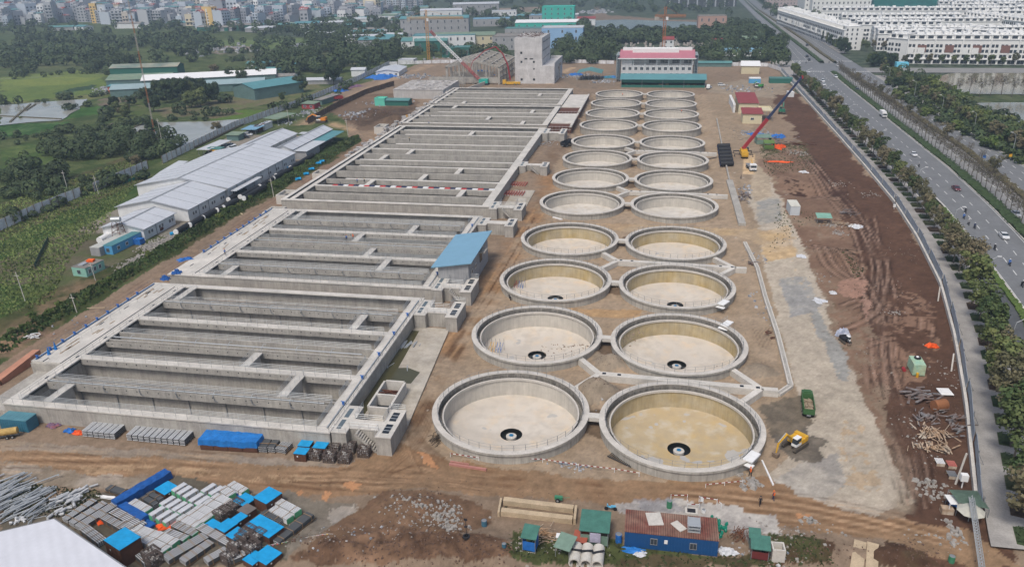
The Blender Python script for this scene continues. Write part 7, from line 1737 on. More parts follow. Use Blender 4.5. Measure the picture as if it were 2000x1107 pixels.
# ---------------- vehicles and machines ----------------
TY_=BLACK; GL=plain('vehicle_glass',(.03,.04,.05),.15,spec=.6)
def wheel(par,x,y,r,w,name='wheel',hub=True):
    m=MB(); m.tube([(0,-w/2,0),(0,w/2,0)],r,14); o=part(name,m,TY_,par); o.location=(x,y,r)
    if hub: q=MB(); q.tube([(0,-w/2-.02,0),(0,w/2+.02,0)],r*.5,10); part('rim',q,STEEL,o)
    return o
CARM={}
def car_proto(col,kind='sedan'):
    t=thing('car','x','car'); L,W,H=(4.4,1.78,1.42) if kind=='sedan' else (4.6,1.85,1.72)
    m=MB(); pr=[(-2.2,.45),(-2.2,.85),(-1.95,.95),(-1.2,1.0),(1.0,1.0),(1.9,.88),(2.2,.7),(2.2,.4),(1.9,.25),(-2,.25)]
    if kind!='sedan': pr=[(-2.25,.45),(-2.25,1.05),(-2.1,1.12),(1.05,1.1),(2.0,1.0),(2.25,.8),(2.25,.4),(2,.28),(-2.1,.28)]
    def ext(pr,w,m):
        n=len(pr); k=len(m.v); vs=[(x,-w,z) for x,z in pr]+[(x,w,z) for x,z in pr]; m.add(vs,[tuple(range(n)),tuple(range(2*n-1,n-1,-1))]+[(i,n+i,n+(i+1)%n,(i+1)%n) for i in range(n)])
    ext(pr,W/2,m); 
    rf=[(-1.5,1.0),(-.95,H-.05),(-.7,H),(.35,H),(.6,H-.05),(1.25,1.0)] if kind=='sedan' else [(-2.1,1.12),(-1.8,H-.05),(-1.6,H),(.3,H),(.55,H-.05),(1.25,1.1)]
    q=MB(); ext([(x*1.01,z-.02) for x,z in rf],W/2-.12,q); 
    m.bb(rf[1][0]+.1,rf[-2][0]-.1,-W/2+.2,W/2-.2,H-.02,H+.02)
    for s in (-1,1):
        for x in (rf[1][0]+.05,-.25,rf[-2][0]-.05): m.beam((x,s*(W/2-.13),1.0),(x*.92,s*(W/2-.15),H-.02),.07,.05)
    b=part('body',m,plain('car_'+col[0],col[1],.3,spec=.5),t); part('window_glass',q,GL,t)
    for x in (-1.35,1.38):
        for s in (-1,1): wheel(t,x,s*(W/2-.1),.32,.2)
    for s in (-1,1):
        q=MB(); q.box(2.17,s*.62,.6,.1,.32,.14); part('headlight',q,WHITE,t); q=MB(); q.box(-2.19,s*.66,.68,.08,.25,.16); part('tail_light',q,REDP,t)
    q=MB(); q.box(2.2,0,.32,.06,.5,.12); part('number_plate',q,WHITE,t)
    return t
CC=[('white',(.62,.63,.64)),('black',(.02,.02,.024)),('silver',(.35,.36,.38)),('dark_red',(.12,.02,.03)),('blue',(.03,.08,.22))]
CP={c[0]:car_proto(c,'suv' if c[0] in('white','black') else 'sedan') for c in CC}; CP['wsedan']=car_proto(CC[0])
def car(c,px,py,rot,label,group=None,z=None):
    x,y=P(px,py,.42 if z is None else 0); n=dup(CP[c],(x,y,.42 if z is None else gz(x,y)+.02),rot,label); 
    if group: n['group']=group
    return n
def hd(f,y): return math.atan2(6,f(y+3)-f(y-3))   # heading along the highway
def hwcar(c,px,py,label,back=False):
    x,y=P(px,py,.42); r=hd(HL0 if x<112 else R0,y)+(math.pi if not back else 0); return dup(CP[c],(x,y,.42),r,label)
hwcar('wsedan',1960,464,'white saloon car on the highway near the right edge'); hwcar('dark_red',1867,371,'dark red car driving on the highway'); hwcar('wsedan',1784,304,'silvery white car on the highway between red car and lorry')
hwcar('wsedan',1638,188,'white car in the lane behind the lorry'); hwcar('white',1609,167,'white taxi nearest behind another white car'); hwcar('white',1607,160,'white car just ahead of the taxi'); hwcar('wsedan',1579,142,'white car before the crossing'); hwcar('wsedan',1561,125,'white car at the crossing, left lane')
hwcar('black',1580,119,'black car waiting just beyond the crossing, nearer'); hwcar('black',1576,112,'black car beyond the crossing, farther'); hwcar('white',1521,89,'white van far up the highway'); hwcar('white',1508,81,'second white van far up the highway'); hwcar('white',1636,130,'white car turning at the crossing on the right carriageway')
hwcar('silver',1984,604//1,'parked') if False else None
hwcar('silver',1983,421,'silver car half hidden by bare trees in the middle road'); hwcar('white',1632,152,'car half hidden by bare trees near the crossing'); hwcar('black',1674,178,'dark car half hidden by bare trees in the middle road'); hwcar('black',1576,90,'dark car on the far right carriageway')
car('white',457,291,1.2,'white van parked in front of the car park by the shed',z=1); 
for i in range(9): 
    x=-191+ .0; y=302.5+i*2.1; dup(CP[['black','dark_red','silver','black','black','silver','white','black','wsedan'][i]],(x,y,.1),.05,'car parked under the pale carport roof','cars under the carport')
for i in range(7): x,y=P(478+i*6,270-i*4); dup(CP[['black','white','black','silver','black','black','wsedan'][i]],(x,y,.1),.2,'car parked in the row beyond the carport','cars beyond the carport')
car('white',1409,168,.1,'white pick-up car parked right of the green open shed',z=1)
for i,(a,b,c) in enumerate(((1720,107,'white'),(1727,110,'wsedan'),(1733,112,'silver'),(1656,98,'white'),(1850,186,'black'),(1835,184,'white'),(1822,182,'black'),(1385,172,'silver'))): car(c,a,b,rnd.uniform(0,3),'small parked car seen from afar, %s'%['first in the lawn-side street','second in the lawn-side street','third in the lawn-side street','at the white end block','by the pond hut, dark one','by the pond hut, white one','by the pond hut, nearest the trees','behind the green shed end'][i],z=1)
for k in CP.values(): discard(k)
# people
SKIN=plain('skin',(.42,.26,.18),.6)
def person_mesh(stride=.18,lean=0.,armup=0.):
    me=bpy.data.meshes.new('b'); v=[(0,0,.95),(0,0,1.15),(0,0,1.38),(0,.0,1.5),(0,.02,1.62),(0,.03,1.72)]; e=[(0,1),(1,2),(2,3),(3,4),(4,5)]; rad=[.15,.14,.15,.06,.095,.08]
    for s in (-1,1):
        k=len(v); v+=[(s*.1,0,.88),(s*.11,.02+s*stride*.5,.5),(s*.11,s*stride-.02,.1),(s*.11,s*stride+.14,.05)]; e+=[(0,k),(k,k+1),(k+1,k+2),(k+2,k+3)]; rad+=[.1,.075,.05,.04]
        k=len(v); v+=[(s*.2,0,1.4),(s*.26,-s*.05,1.15+armup*.1),(s*.24,.1-s*.1,.93+armup*.3),(s*.24,.14-s*.1,.85+armup*.34)]; e+=[(2,k),(k,k+1),(k+1,k+2),(k+2,k+3)]; rad+=[.065,.05,.04,.038]
    me.from_pydata(v,e,[]); o=bpy.data.objects.new('b',me); COL.objects.link(o); md=o.modifiers.new('s','SKIN'); sd=o.modifiers.new('u','SUBSURF'); sd.levels=1
    for i,r in enumerate(rad): me.skin_vertices[0].data[i].radius=(r,r*.8)
    me.skin_vertices[0].data[0].use_root=True
    dg=bpy.context.evaluated_depsgraph_get(); dg.update(); nm=bpy.data.meshes.new_from_object(o.evaluated_get(dg)); bpy.data.objects.remove(o); return nm
PB=[person_mesh(.2),person_mesh(.05,armup=.6)]
def split_cloth(base,top,bot,name):
    me=base.copy(); me.name=name
    for q in (bot,top,SKIN): me.materials.append(q)
    for p in me.polygons:
        z=p.center.z; x=abs(p.center.x); p.material_index=2 if z>1.5 or (x>.2 and z<.97) or False else (1 if z>.93 else 0)
    me.polygons.foreach_set('use_smooth',[True]*len(me.polygons)); return me
PC={}
def person(px,py,label,top,bot,hat=None,rot=0,kind=0,z=0.,loc=None,vest=None):
    x,y=P(px,py,z) if loc is None else loc; k=(top.name,bot.name,kind)
    if k not in PC: PC[k]=split_cloth(PB[kind],top,bot,'person')
    o=bpy.data.objects.new('person',PC[k]); COL.objects.link(o); o.location=(x,y,(gz(x,y)+.03) if z==0 else z); o.rotation_euler=(0,0,rot); tag(o,label,'person')
    q=MB(); q.ell(0,.03,1.74,.12,.13,.09,8,4); q.lathe([(.15,1.7),(.12,1.72)],10,0,.03); part('helmet' if hat else 'hair',q,hat or BLACK,o)
    if vest: q=MB(); q.lathe([(.19,1.0),(.2,1.2),(.19,1.4),(.1,1.46)],10); part('vest',q,vest,o)
    return o
C_DK=plain('cloth_dark',(.02,.02,.025),.8); C_NV=plain('cloth_navy',(.03,.04,.09),.8); C_OR=plain('cloth_orange',(.7,.13,.02),.7); C_GY=plain('cloth_grey',(.25,.25,.26),.8); C_BL=plain('cloth_blue',(.05,.14,.4),.8); HY=plain('helmet_yellow',(.7,.45,.02),.4); HO=plain('helmet_orange',(.7,.15,.02),.4)
person(1484,988,'person in dark clothes standing alone on the front road',C_DK,C_DK,rot=.3); person(1510,977,'worker in orange vest and helmet walking on the front road',C_NV,C_NV,HO,rot=1.,vest=C_OR); person(1465,930,'worker in orange jacket below the white rim platform',C_OR,C_DK,HO,rot=2.)
person(1447,350,'person walking behind the white crane lorry',C_DK,C_DK,rot=1.5)
person(677,470,'worker on a basin wall in dark blue, left of two posts',C_BL,C_NV,HO,z=3.62); person(690,468,'worker in orange lying tools on the same basin wall',C_OR,C_DK,HO,z=3.62,kind=1)
for i,(a,b,lb) in enumerate(((840,230,'worker standing on the far basin wall, rightmost'),(838,244,'worker near the joint of far basins'),(928,226,'worker in dark clothes far along a basin wall'),(800,277,'worker among the far lanes with blue helmet'),(440,498,'worker in blue on the left strip'),(665,363,'worker in blue on the red and blue sheeting'),(712,358,'worker standing right of the red and blue sheeting'),(698,358,'worker bending by the red and blue sheeting'),(770,173,'worker near the reservoir, left'),(786,172,'worker near the reservoir, right'))):
    person(a,b,lb,[C_DK,C_BL,C_NV][i%3],C_DK,[HY,HO,None][i%3],rot=i,z=3.62 if i<8 else 0,kind=i%2)
person(1331,221,'tiny orange worker on a far tank rim',C_OR,C_DK,HO,z=RIMZ); person(1216,188,'orange worker on the rim of the farthest left tank',C_OR,C_DK,HO,z=RIMZ)
# motorbikes with riders
def moto_proto(col,rider=True):
    t=thing('motorbike','x','motorbike'); m=MB(); m.tube([(.55,0,.75),(.1,0,.55),(-.6,0,.75)],[.12,.16,.14],8); m.box(-.35,0,.72,.75,.28,.14); m.tube([(.45,0,.95),(.68,0,.35)],.05,6); m.box(.52,0,.7,.15,.36,.35); part('body',m,col,t)
    m=MB(); m.tube([(.42,-.35,1.05),(.5,0,1.0),(.42,.35,1.05)],.03,5); part('handlebar',m,BLACK,t)
    for x in (-.62,.68): 
        q=MB(); q.tube([(0,-.06,0),(0,.06,0)],.29,12); o=part('wheel',q,BLACK,t); o.location=(x,0,.29)
    if rider:
        me=bpy.data.meshes.new('b'); v=[(-.3,0,.92),(-.22,0,1.15),(-.12,0,1.38),(-.1,0,1.5),(-.08,0,1.62)]; e=[(0,1),(1,2),(2,3),(3,4)]; rd=[.16,.15,.16,.07,.12]
        for s in (-1,1):
            k=len(v); v+=[(.12,s*.18,.85),(.08,s*.2,.45),(.2,s*.2,.4)]; e+=[(0,k),(k,k+1),(k+1,k+2)]; rd+=[.1,.06,.05]
            k=len(v); v+=[(-.1,s*.22,1.36),(.12,s*.3,1.15),(.4,s*.32,1.08)]; e+=[(2,k),(k,k+1),(k+1,k+2)]; rd+=[.07,.05,.045]
        me.from_pydata(v,e,[]); o=bpy.data.objects.new('b',me); COL.objects.link(o); o.modifiers.new('s','SKIN'); o.modifiers.new('u','SUBSURF').levels=1
        for i,r in enumerate(rd): me.skin_vertices[0].data[i].radius=(r,r)
        me.skin_vertices[0].data[0].use_root=True; dg=bpy.context.evaluated_depsgraph_get(); dg.update(); nm=bpy.data.meshes.new_from_object(o.evaluated_get(dg)); bpy.data.objects.remove(o); return t,nm
    return t,None
BK,RM=moto_proto(plain('bike_dark',(.03,.03,.035),.4)); BK2,_=moto_proto(plain('bike_blue',(.12,.4,.6),.4),False)
RMS=[]
for c in (C_DK,C_BL,C_GY,C_NV): q=RM.copy(); q.materials.append(c); RMS.append(q)
hm=MB().ell(-.08,0,1.7,.15,.15,.14,8,5).mesh('helmet',WHITE)
def bike(px,py,label,i=0,back=False,loc=None):
    x,y=P(px,py,.42); r=hd(HL0 if x<112 else R0,y)+(math.pi if not back else 0); dup(BK,(x,y,.41),r,label)
    o=bpy.data.objects.new('person',RMS[i%4]); COL.objects.link(o); o.location=(x,y,.41); o.rotation_euler=(0,0,r); tag(o,'rider in %s on the %s'%(['black','blue','grey','navy'][i%4],label.replace('motorbike','bike')),'person'); h=bpy.data.objects.new('helmet',hm); COL.objects.link(h); h.parent=o
for i,(a,b,lb) in enumerate(((1885,416,'motorbike leading the group of four'),(1882,427,'motorbike second in the group of four'),(1891,439,'motorbike third in the group of four'),(1903,446,'motorbike last in the group of four'),(1942,488,'motorbike just left of the white saloon'),(1971,518,'motorbike nearest the right edge'),(1794,326,'motorbike behind the silvery car'),(1574,125,'motorbike near the crossing'),(1652,144,'motorbike on the right carriageway before the trees'),(1647,143,'motorbike pair partner on the right carriageway'),(1711,182,'motorbike on the far carriageway by the round trees'),(1763,214,'motorbike with red bag on the far carriageway'),(1790,240,'motorbike alone on the far carriageway'),(1810,250,'motorbike with two loads on the far carriageway'),(1852,272,'motorbike with blue-clad rider, nearest on the far carriageway'),(1619,124,'motorbike at the mouth of the side street'),(1996,560,'motorbike cut by the right edge'))): bike(a,b,lb,i,i>7)
x,y=P(1193,996); dup(BK2,(x,y,.03),math.pi,'light blue motorbike parked alone on the gravel'); x,y=P(1296,1022); dup(BK,(x,y,.03),math.pi+.4,'black motorbike parked behind the long blue cabin'); x,y=P(996,585); dup(BK,(x,y,.05),2.,'black and white motorbike parked beside the third left tank')
discard(BK); discard(BK2)
# trucks
def truck(px,py,rot,label,cab,body,kind='dump',s=1.,load=None,z=None,loc=None):
    x,y=P(px,py,z or 0) if loc is None else loc; t=thing('dump_truck' if kind=='dump' else 'truck',label,'truck',(x,y,gz(x,y)+.03 if z is None else z),rot); t.scale=(s,)*3
    m=MB(); m.prism([(2.6,-1.2),(4.5,-1.2),(4.5,1.2),(2.6,1.2)],.6,[2.75,2.6,2.6,2.75]); m.box(3.6,0,2.7,1.2,1.6,.25); part('cab',m,cab,t)
    m=MB(); m.box(4.52,0,1.55,.06,2.1,.85); part('windscreen',m,GL,t); m=MB(); m.box(3.7,0,1.6,.9,2.44,.7); part('side_window',m,GL,t)
    m=MB(); m.box(0,0,.65,8.2,.9,.35); m.box(4.56,0,.5,.12,2.3,.4); part('chassis',m,GREYM,t)
    for sx in (-1,1): q=MB(); q.box(4.6,sx*.85,.75,.08,.35,.2); part('headlight',q,WHITE,t)
    for xx in (3.4,-1.2,-2.6):
        for sx in (-1,1): wheel(t,xx,sx*1.02,.5,.36 if xx>0 else .5)
    if kind=='dump':
        m=MB(); m.box(-.9,0,1.1,6.2,2.3,.15); m.box(-.9,-1.17,1.1,6.2,.1,1.5); m.box(-.9,1.17,1.1,6.2,.1,1.5); m.box(2.2,0,1.1,.1,2.44,1.7); m.box(-4.,0,1.1,.1,2.44,1.4)
        for i in range(7): 
            for sx in (-1,1): m.box(-3.6+i*.95,sx*1.25,1.1,.12,.08,1.5)
        m.box(-.9,-1.17,2.6,6.4,.18,.1); m.box(-.9,1.17,2.6,6.4,.18,.1); part('dump_body',m,body,t)
        if load: 
            m=MB(); r=random.Random(4); m.box(-.9,0,1.25,6,2.2,.2)
            for i in range(22): m.box(-.9+r.uniform(-2.6,2.6),r.uniform(-.8,.8),1.4,r.uniform(.3,1.5),r.uniform(.2,.7),r.uniform(.2,.6),r.random()*3)
            part('load',m,load,t)
    elif kind=='box':
        m=MB(); m.box(-.9,0,1.1,6.4,2.4,2.3); part('cargo_box',m,body,t)
    elif kind=='mixer':
        m=MB(); m.tube([(2.1,0,1.9),(.9,0,2.2),(-1.4,0,2.5),(-3.2,0,2.9)],[.7,1.15,1.1,.5],14); part('drum',m,body,t)
    elif kind=='crane':
        m=MB(); m.box(-1.3,0,1.1,5.6,2.3,.2); m.box(2.,0,1.1,1.,2.3,1.1); part('flatbed',m,body,t); m=MB(); m.tube([(1.8,0,2.2),(1.5,0,2.9),(-2.4,.6,3.0)],.2,6); part('loader_arm',m,YELP,t)
    elif kind=='tank':
        m=MB(); m.tube([(2.1,0,2.),(-4,0,2.)],1.05,14); part('tank',m,body,t)
    return t
GDM=mat('green_dump_paint',(.05,.12,.045),.5,.25,1.5)
truck(1576,800,math.radians(85),'green dump truck seen from behind, loaded with wood scraps, on the haul road',GDM,GDM,load=mat('wood_load',(.30,.24,.17),.9,.4,2),s=.78)
truck(1466,330,-math.pi/2+.12,'white lorry with an orange loader arm, in front of the mobile crane',WHITE,GREYM,'crane')
truck(725,888//1,0,'x',WHITE,WHITE) if False else None
truck(*P(1725,228) and (1724,228),hd(HL0,360)+math.pi,'white box lorry driving on the highway',WHITE,WHITE,'box',z=.42,s=.85)
truck(657,197,math.pi*1.2,'white truck with red load beside the rusty screen',WHITE,REDP,'dump')
truck(1106,283,1.2,'dark truck parked at the corner of the large outlet chamber',C_DK,C_DK,'dump',s=.9)
truck(803,231,.9,'yellow truck or roller seen end-on near the far basins',YELP,YELP,'dump',s=.7)
truck(722,288,.9,'grey-green truck by the left edge of the far basin',W_GNL,W_GNL,'dump',s=.6)
truck(1383,174,1.5,'white truck at the end of the green open shed',WHITE,WHITE,'dump',s=.8)
truck(1700,128//1,0,'x',WHITE,WHITE) if False else None
truck(8,856,math.pi*1.15,'yellow tank truck cut off by the left edge beside the teal container',YELP,mat('dusty_yellow',(.45,.30,.10),.7,.25,1),'tank',s=.6)
# excavators
def excav(px,py,rot,label,col,s=1.,arm=((1.2,2.2),(2.8,3.6),(4.9,2.6),(5.2,.4)),cabcol=None,name='excavator',up=0.):
    x,y=P(px,py); t=thing(name,label,'excavator',(x,y,gz(x,y)),rot); t.scale=(s,)*3
    for sy in (-1,1):
        m=MB(); pr=[(-1.8,.15),(-2.05,.45),(-1.8,.8),(1.8,.8),(2.05,.45),(1.8,.15)]; n=6; vs=[(a,sy*1.15-.28,b) for a,b in pr]+[(a,sy*1.15+.28,b) for a,b in pr]; m.add(vs,[tuple(range(n-1,-1,-1)),tuple(range(n,2*n))]+[(i,(i+1)%n,n+(i+1)%n,n+i) for i in range(n)])
        for i in range(12): m.box(-1.75+i*.32,sy*1.15,.8,.2,.6,.05)
        part('track',m,mat('track_steel',(.09,.075,.06),.9,.3,3),t)
    m=MB(); m.box(-.6,0,.95,2.6,2.3,.8,taper=.97); m.box(-1.6,0,1.0,.8,2.35,1.0); m.tube([(0,0,.6),(0,0,1)],.6,12); part('upper_body',m,col,t)
    m=MB(); m.box(.7,.65,1.,1.5,.95,1.45,taper=.9); part('cab',m,GL,t); m=MB(); m.box(.7,.65,2.45,1.4,.9,.1); m.box(.7,.65,.98,1.55,1.,.5); part('cab_frame',m,cabcol or WHITE,t)
    a=[Vector((u,-.25,v)) for u,v in arm]
    m=MB(); m.tube(a[:3],[.24,.26,.18],6); part('boom',m,col,t); m=MB(); m.tube([a[2],a[3]+Vector((0,0,.5))],[.2,.12],6); part('stick',m,col,t)
    m=MB(); e=a[3]; m.box(e.x,e.y,e.z-.3,.7,.9,.75,taper=1.25); part('bucket',m,mat('bucket_steel',(.2,.15,.11),.8,.3,2),t)
    m=MB(); m.tube([(1.2,-.25,1.6),a[1]-Vector((0,0,.3))],.07,5); m.tube([a[1]+Vector((.2,0,.3)),a[2]+Vector((.1,0,.35))],.07,5); part('hydraulic_ram',m,STEEL,t)
    return t
YX=mat('excavator_yellow',(.60,.34,.03),.5,.2,1.5)
excav(1552,872,math.radians(228),'yellow excavator with its arm reaching down to the sand, near the dump truck',YX,.95)
excav(1650,668,math.radians(290),'small digger half covered with a blue and white sheet, on the brown soil',C_DK,.6,((1.,1.4),(1.8,1.9),(2.8,1.2),(3.,.3)))
sheet('tarpaulin','blue and white cover over the small digger',1645,655,2.6,2.2,1.6,0,mat('bluish_cover',(.25,.30,.45),.7,.4,1.2,col2=(.6,.6,.6)),3)
excav(628,240,math.radians(185),'orange excavator with lowered arm beside the rusty screen',mat('excavator_orange',(.65,.22,.02),.5,.2,1),1.4,((1.2,2.2),(3.2,3.),(5.2,1.8),(5.8,.4)))
excav(1527,222,math.radians(80),'green excavator by the fence near the crane boom',mat('machine_green',(.03,.16,.10),.5,.2,1),1.3,((1.2,2.2),(2.2,3.8),(3.4,3.),(3.2,1.4)),GDM)
excav(1482,172,math.radians(150),'green loader near the road entrance',mat('loader_green',(.05,.28,.06),.5,.2,1),1.2,((1.,1.8),(1.8,3.),(2.6,2.2),(3.,1.)))
# mobile crane with telescopic boom
x,y=P(1452,305); t=thing('mobile_crane','orange mobile crane with a long red and black telescopic boom','crane',(x,y,.05),math.pi/2)
m=MB(); m.box(0,0,.9,11,2.6,.5); m.box(-4.8,0,1.4,1.8,2.6,1.3); part('carrier',m,YX,t)
for xx in (-4,-2.6,1.6,3,4.4):
    for s in (-1,1): wheel(t,xx,s*1.1,.6,.45)
m=MB()
for xx in (-1.,5.2):
    m.box(xx,0,.75,.35,7.4,.3)
    for s in (-1,1): m.tube([(xx,s*3.6,0),(xx,s*3.6,.9)],.12,6); m.box(xx,s*3.6,0,.7,.7,.08)
part('outrigger',m,C_DK,t)
m=MB(); m.box(.6,0,1.45,3.8,2.5,1.5); m.box(-1.8,0,1.5,1.4,2.5,1.); part('turntable',m,YX,t); m=MB(); m.box(2.,-1.6,1.5,1.6,.8,1.6); part('cab',m,GL,t)
bw=Vector((x+0,y,2.8)); tip=P(1567,150,30)  # tip direction
# boom: elevation so that the tip sits over the site edge
tx_,ty_=P(1567,150,31.); b0=Vector((x-.5,y,3.)); b1=Vector((tx_,ty_,31.)); 
mid_=b0.lerp(b1,.42)
m=MB(); m.beam(b0,mid_,1.0,1.2); o=part('boom_base',m,REDP,t); inv=Matrix.LocRotScale(t.location,t.rotation_euler,None).inverted(); o.data.transform(inv)
m=MB(); m.beam(mid_,b0.lerp(b1,.72),.75,.9); m.beam(b0.lerp(b1,.72),b1,.6,.7); o=part('boom_section',m,C_NV,t); o.data.transform(inv)
m=MB(); m.box(b1.x,b1.y,b1.z-.8,.7,.7,1.2); o=part('boom_head',m,REDP,t); o.data.transform(inv)
# black corrugated pipes by the crane
for i in range(6):
    x,y=P(1413+i*1.2,290+i*7); t=thing('black_pipe','large black corrugated pipe lying in the row left of the mobile crane','pipe',(x,y,.05),.25,'black pipes by the crane'); m=MB(); m.lathe([(.95,-2.6)]+[(.95+.1*(j%2),-2.6+j*.26) for j in range(1,20)]+[(.95,2.6)],16); q=m.mesh('wall',BLACK); q.transform(Matrix.Rotation(math.pi/2,4,'Y')); o=bpy.data.objects.new('wall',q); COL.objects.link(o); o.parent=t; o.location=(0,0,1.05)
    m=MB(); m.lathe([(.75,-2.58),(.75,2.58)],16); q=m.mesh('liner',C_NV); q.transform(Matrix.Rotation(math.pi/2,4,'Y')); o=bpy.data.objects.new('liner',q); COL.objects.link(o); o.parent=t; o.location=(0,0,1.05)
# long black pipes along the sheds with white joints, on the bank
pts=[(352,468),(405,440),(440,418),(500,378),(555,345),(605,318)]
seq=[((372,448),(410,427)),((398,434),(425,418)),((425,420),(460,400)),((438,415),(465,402)),((470,392),(505,372)),((478,400),(520,376)),((508,372),(540,352)),((535,356),(570,336)),((568,335),(612,309)),((345,462),(370,446)),((447,397),(480,378)),((540,350),(552,342))]
for a,b in seq:
    A=P(*a); B=P(*b); q=MB(); q.tube([(*A,gz(*A)+1.3),(*B,gz(*B)+1.3)],.8,12); o=solo('black_pipe','fat black pipe lying on the green bank beside the pale sheds','pipe',q,BLACK,group='black pipes on the bank')
    q=MB(); d=Vector((B[0]-A[0],B[1]-A[1],0)).normalized(); q.tube([(A[0]-d.x*.1,A[1]-d.y*.1,gz(*A)+1.3),(A[0]+d.x*.25,A[1]+d.y*.25,gz(*A)+1.3)],.84,12); part('white_collar',q,WHITE,o)
for i,(a,b) in enumerate(((339,459),(346,455),(352,452),(358,449),(362,446),(608,334),(622,324),(628,320),(582,353),(597,343),(566,330))):
    A=P(a,b); q=MB(); z=gz(*A)+.5; q.tube([(A[0]-.5,A[1]-.7,z),(A[0]+.3,A[1]+.6,z),(A[0]+1.1,A[1]+.7,z)],.55,10); solo('blue_fitting','bright blue pipe elbow lying %s'%('at the near end of the black pipes' if i<5 else 'on the bank near the basin edge'),'pipe fitting',q,CYANL,group='blue pipe elbows, near' if i<5 else 'blue pipe elbows, far')
# horizontal steel tanks and water tower by the small shed
for i,(a,b,c,d,col) in enumerate(((196,477,222,462,WHITE),(212,478,232,466,STEEL),(240,479,260,468,STEEL))):
    A=P(a,b); B=P(c,d); q=MB(); q.tube([(*A,1.2),(*B,1.2)],1.0,14); solo('steel_tank','%s horizontal tank beside the small pale shed'%['white leftmost','short silver middle','long silver right-hand'][i],'tank',q,col)
x,y=P(236,472); t=thing('water_tower','steel lattice stand carrying a small silver tank, before the small shed','water tower',(x,y,0)); m=MB(); h=6.2
for sx in (-1,1):
    for sy in (-1,1): m.tube([(sx*1.6,sy*1.6,0),(sx*.9,sy*.9,h)],.09,5)
for z in (1.5,3.2,4.8):
    k=1.6-.7*z/h
    for s in (-1,1): m.tube([(-k,s*k,z),(k,s*k,z)],.06,4); m.tube([(s*k,-k,z),(s*k,k,z)],.06,4); m.tube([(-k,s*k,z),(k*.8,s*k*.8,z+1.5)],.05,4); m.tube([(s*k,k,z),(s*k*.8,-k*.8,z+1.5)],.05,4)
part('lattice_stand',m,RUST,t); m=MB(); m.tube([(-1.3,-.3,h+.8),(1.2,.4,h+.8)],.75,14); part('tank',m,STEEL,t)
A=P(270,476); q=MB(); q.box(0,0,0,3.2,2.2,1.7); q.jit(.1); solo('blue_tank','blue plastic box tank at the corner of the small shed','tank',q,BSH,(A[0],A[1],0))
A=P(313,452); q=MB(); q.tube([(0,-.8,.9),(0,.8,.9)],.85,12); solo('rusty_drum','rusty round drum by the door of the small shed','drum',q,RUST,(A[0],A[1],0))
# tower cranes
def lattice(m,a,b,w,n,r=.09,tri=False):
    a=Vector(a); b=Vector(b); d=(b-a).normalized(); u=d.orthogonal().normalized() if abs(d.z)<.9 else Vector((1,0,0)); v=d.cross(u)
    cs=[(1,1),(-1,1),(-1,-1),(1,-1)]
    for s,t in cs: o=u*s*w/2+v*t*w/2; m.tube([a+o,b+o],r,4,False)
    for i in range(n):
        p=a.lerp(b,i/n); q=a.lerp(b,(i+1)/n)
        for k in range(4):
            o=u*cs[k][0]*w/2+v*cs[k][1]*w/2; o2=u*cs[(k+1)%4][0]*w/2+v*cs[(k+1)%4][1]*w/2; m.tube([p+o,q+o2],r*.6,4,False); m.tube([p+o,p+o2],r*.6,4,False)
CR_O=plain('crane_orange',(.55,.27,.05),.6); CR_R=plain('crane_rust',(.38,.15,.06),.6)
def tcrane(px,py,h,jl,cl,rot,label,col,w=1.9):
    x,y=P(px,py); t=thing('tower_crane',label,'tower crane',(x,y,0),rot); m=MB(); lattice(m,(0,0,0),(0,0,h),w,int(h/2),.11); part('mast',m,col,t)
    m=MB(); lattice(m,(0,0,h+1.),(jl,0,h+1.),1.3,int(jl/2),.1); part('jib',m,col,t); m=MB(); lattice(m,(0,0,h+1),(-cl,0,h+1),1.3,int(cl/2),.1); part('counter_jib',m,col,t)
    m=MB(); lattice(m,(0,0,h+1.5),(0,0,h+7),1.2,3,.1); m.tube([(0,0,h+7),(jl*.7,0,h+1.7)],.06,4); m.tube([(0,0,h+7),(-cl*.9,0,h+1.7)],.06,4); part('apex',m,col,t)
    m=MB(); m.box(-cl+1.5,0,h-1.6,3,1.6,2.4); part('counterweight',m,CONC,t); m=MB(); m.box(1.2,-1.3,h-1.4,1.5,1.3,2.); part('cab',m,WHITE,t); return t
tcrane(838,124,34,30,16,.05,'orange tower crane left of the unfinished frame hall',CR_O)
tcrane(1293,148,38,14,7,.12,'slim rust-orange tower crane standing in front of the office block',CR_R,1.7)
# concrete pump with folded red boom
x,y=P(1000,166); t=thing('concrete_pump','red articulated concrete pump boom arching beside the grey tower','concrete pump',(x,y,0)); m=MB(); m.box(0,0,.5,11,2.6,1.4); m.box(-5,0,.6,2.2,2.5,2.6); part('truck_body',m,YX,t)
a=[P(992,160,3),P(984,110,22),P(970,98,30),P(920,118,22),P(907,152,4)]; zz=[3,20,26,21,4]
pts=[Vector((q[0]-x,q[1]-y if False else (i*-1.2),z)) for i,(q,z) in enumerate(zip(a,zz))]; pts=[Vector((u,-i*.8,z)) for i,(u,z) in enumerate(((-1,3),(-2.5,13),(-5.5,20),(-10,24.5),(-17,22),(-25,15.5),(-28,8)))]
m=MB(); m.tube(pts[:4],[.55,.5,.45,.4],6); part('lower_boom',m,REDP,t); m=MB(); m.tube(pts[3:],[.35,.32,.25,.12],6); part('upper_boom',m,plain('dull_red',(.3,.04,.05)),t)
for xx in (-4,2,4):
    for s in (-1,1): wheel(t,xx,s*1.1,.55,.4)
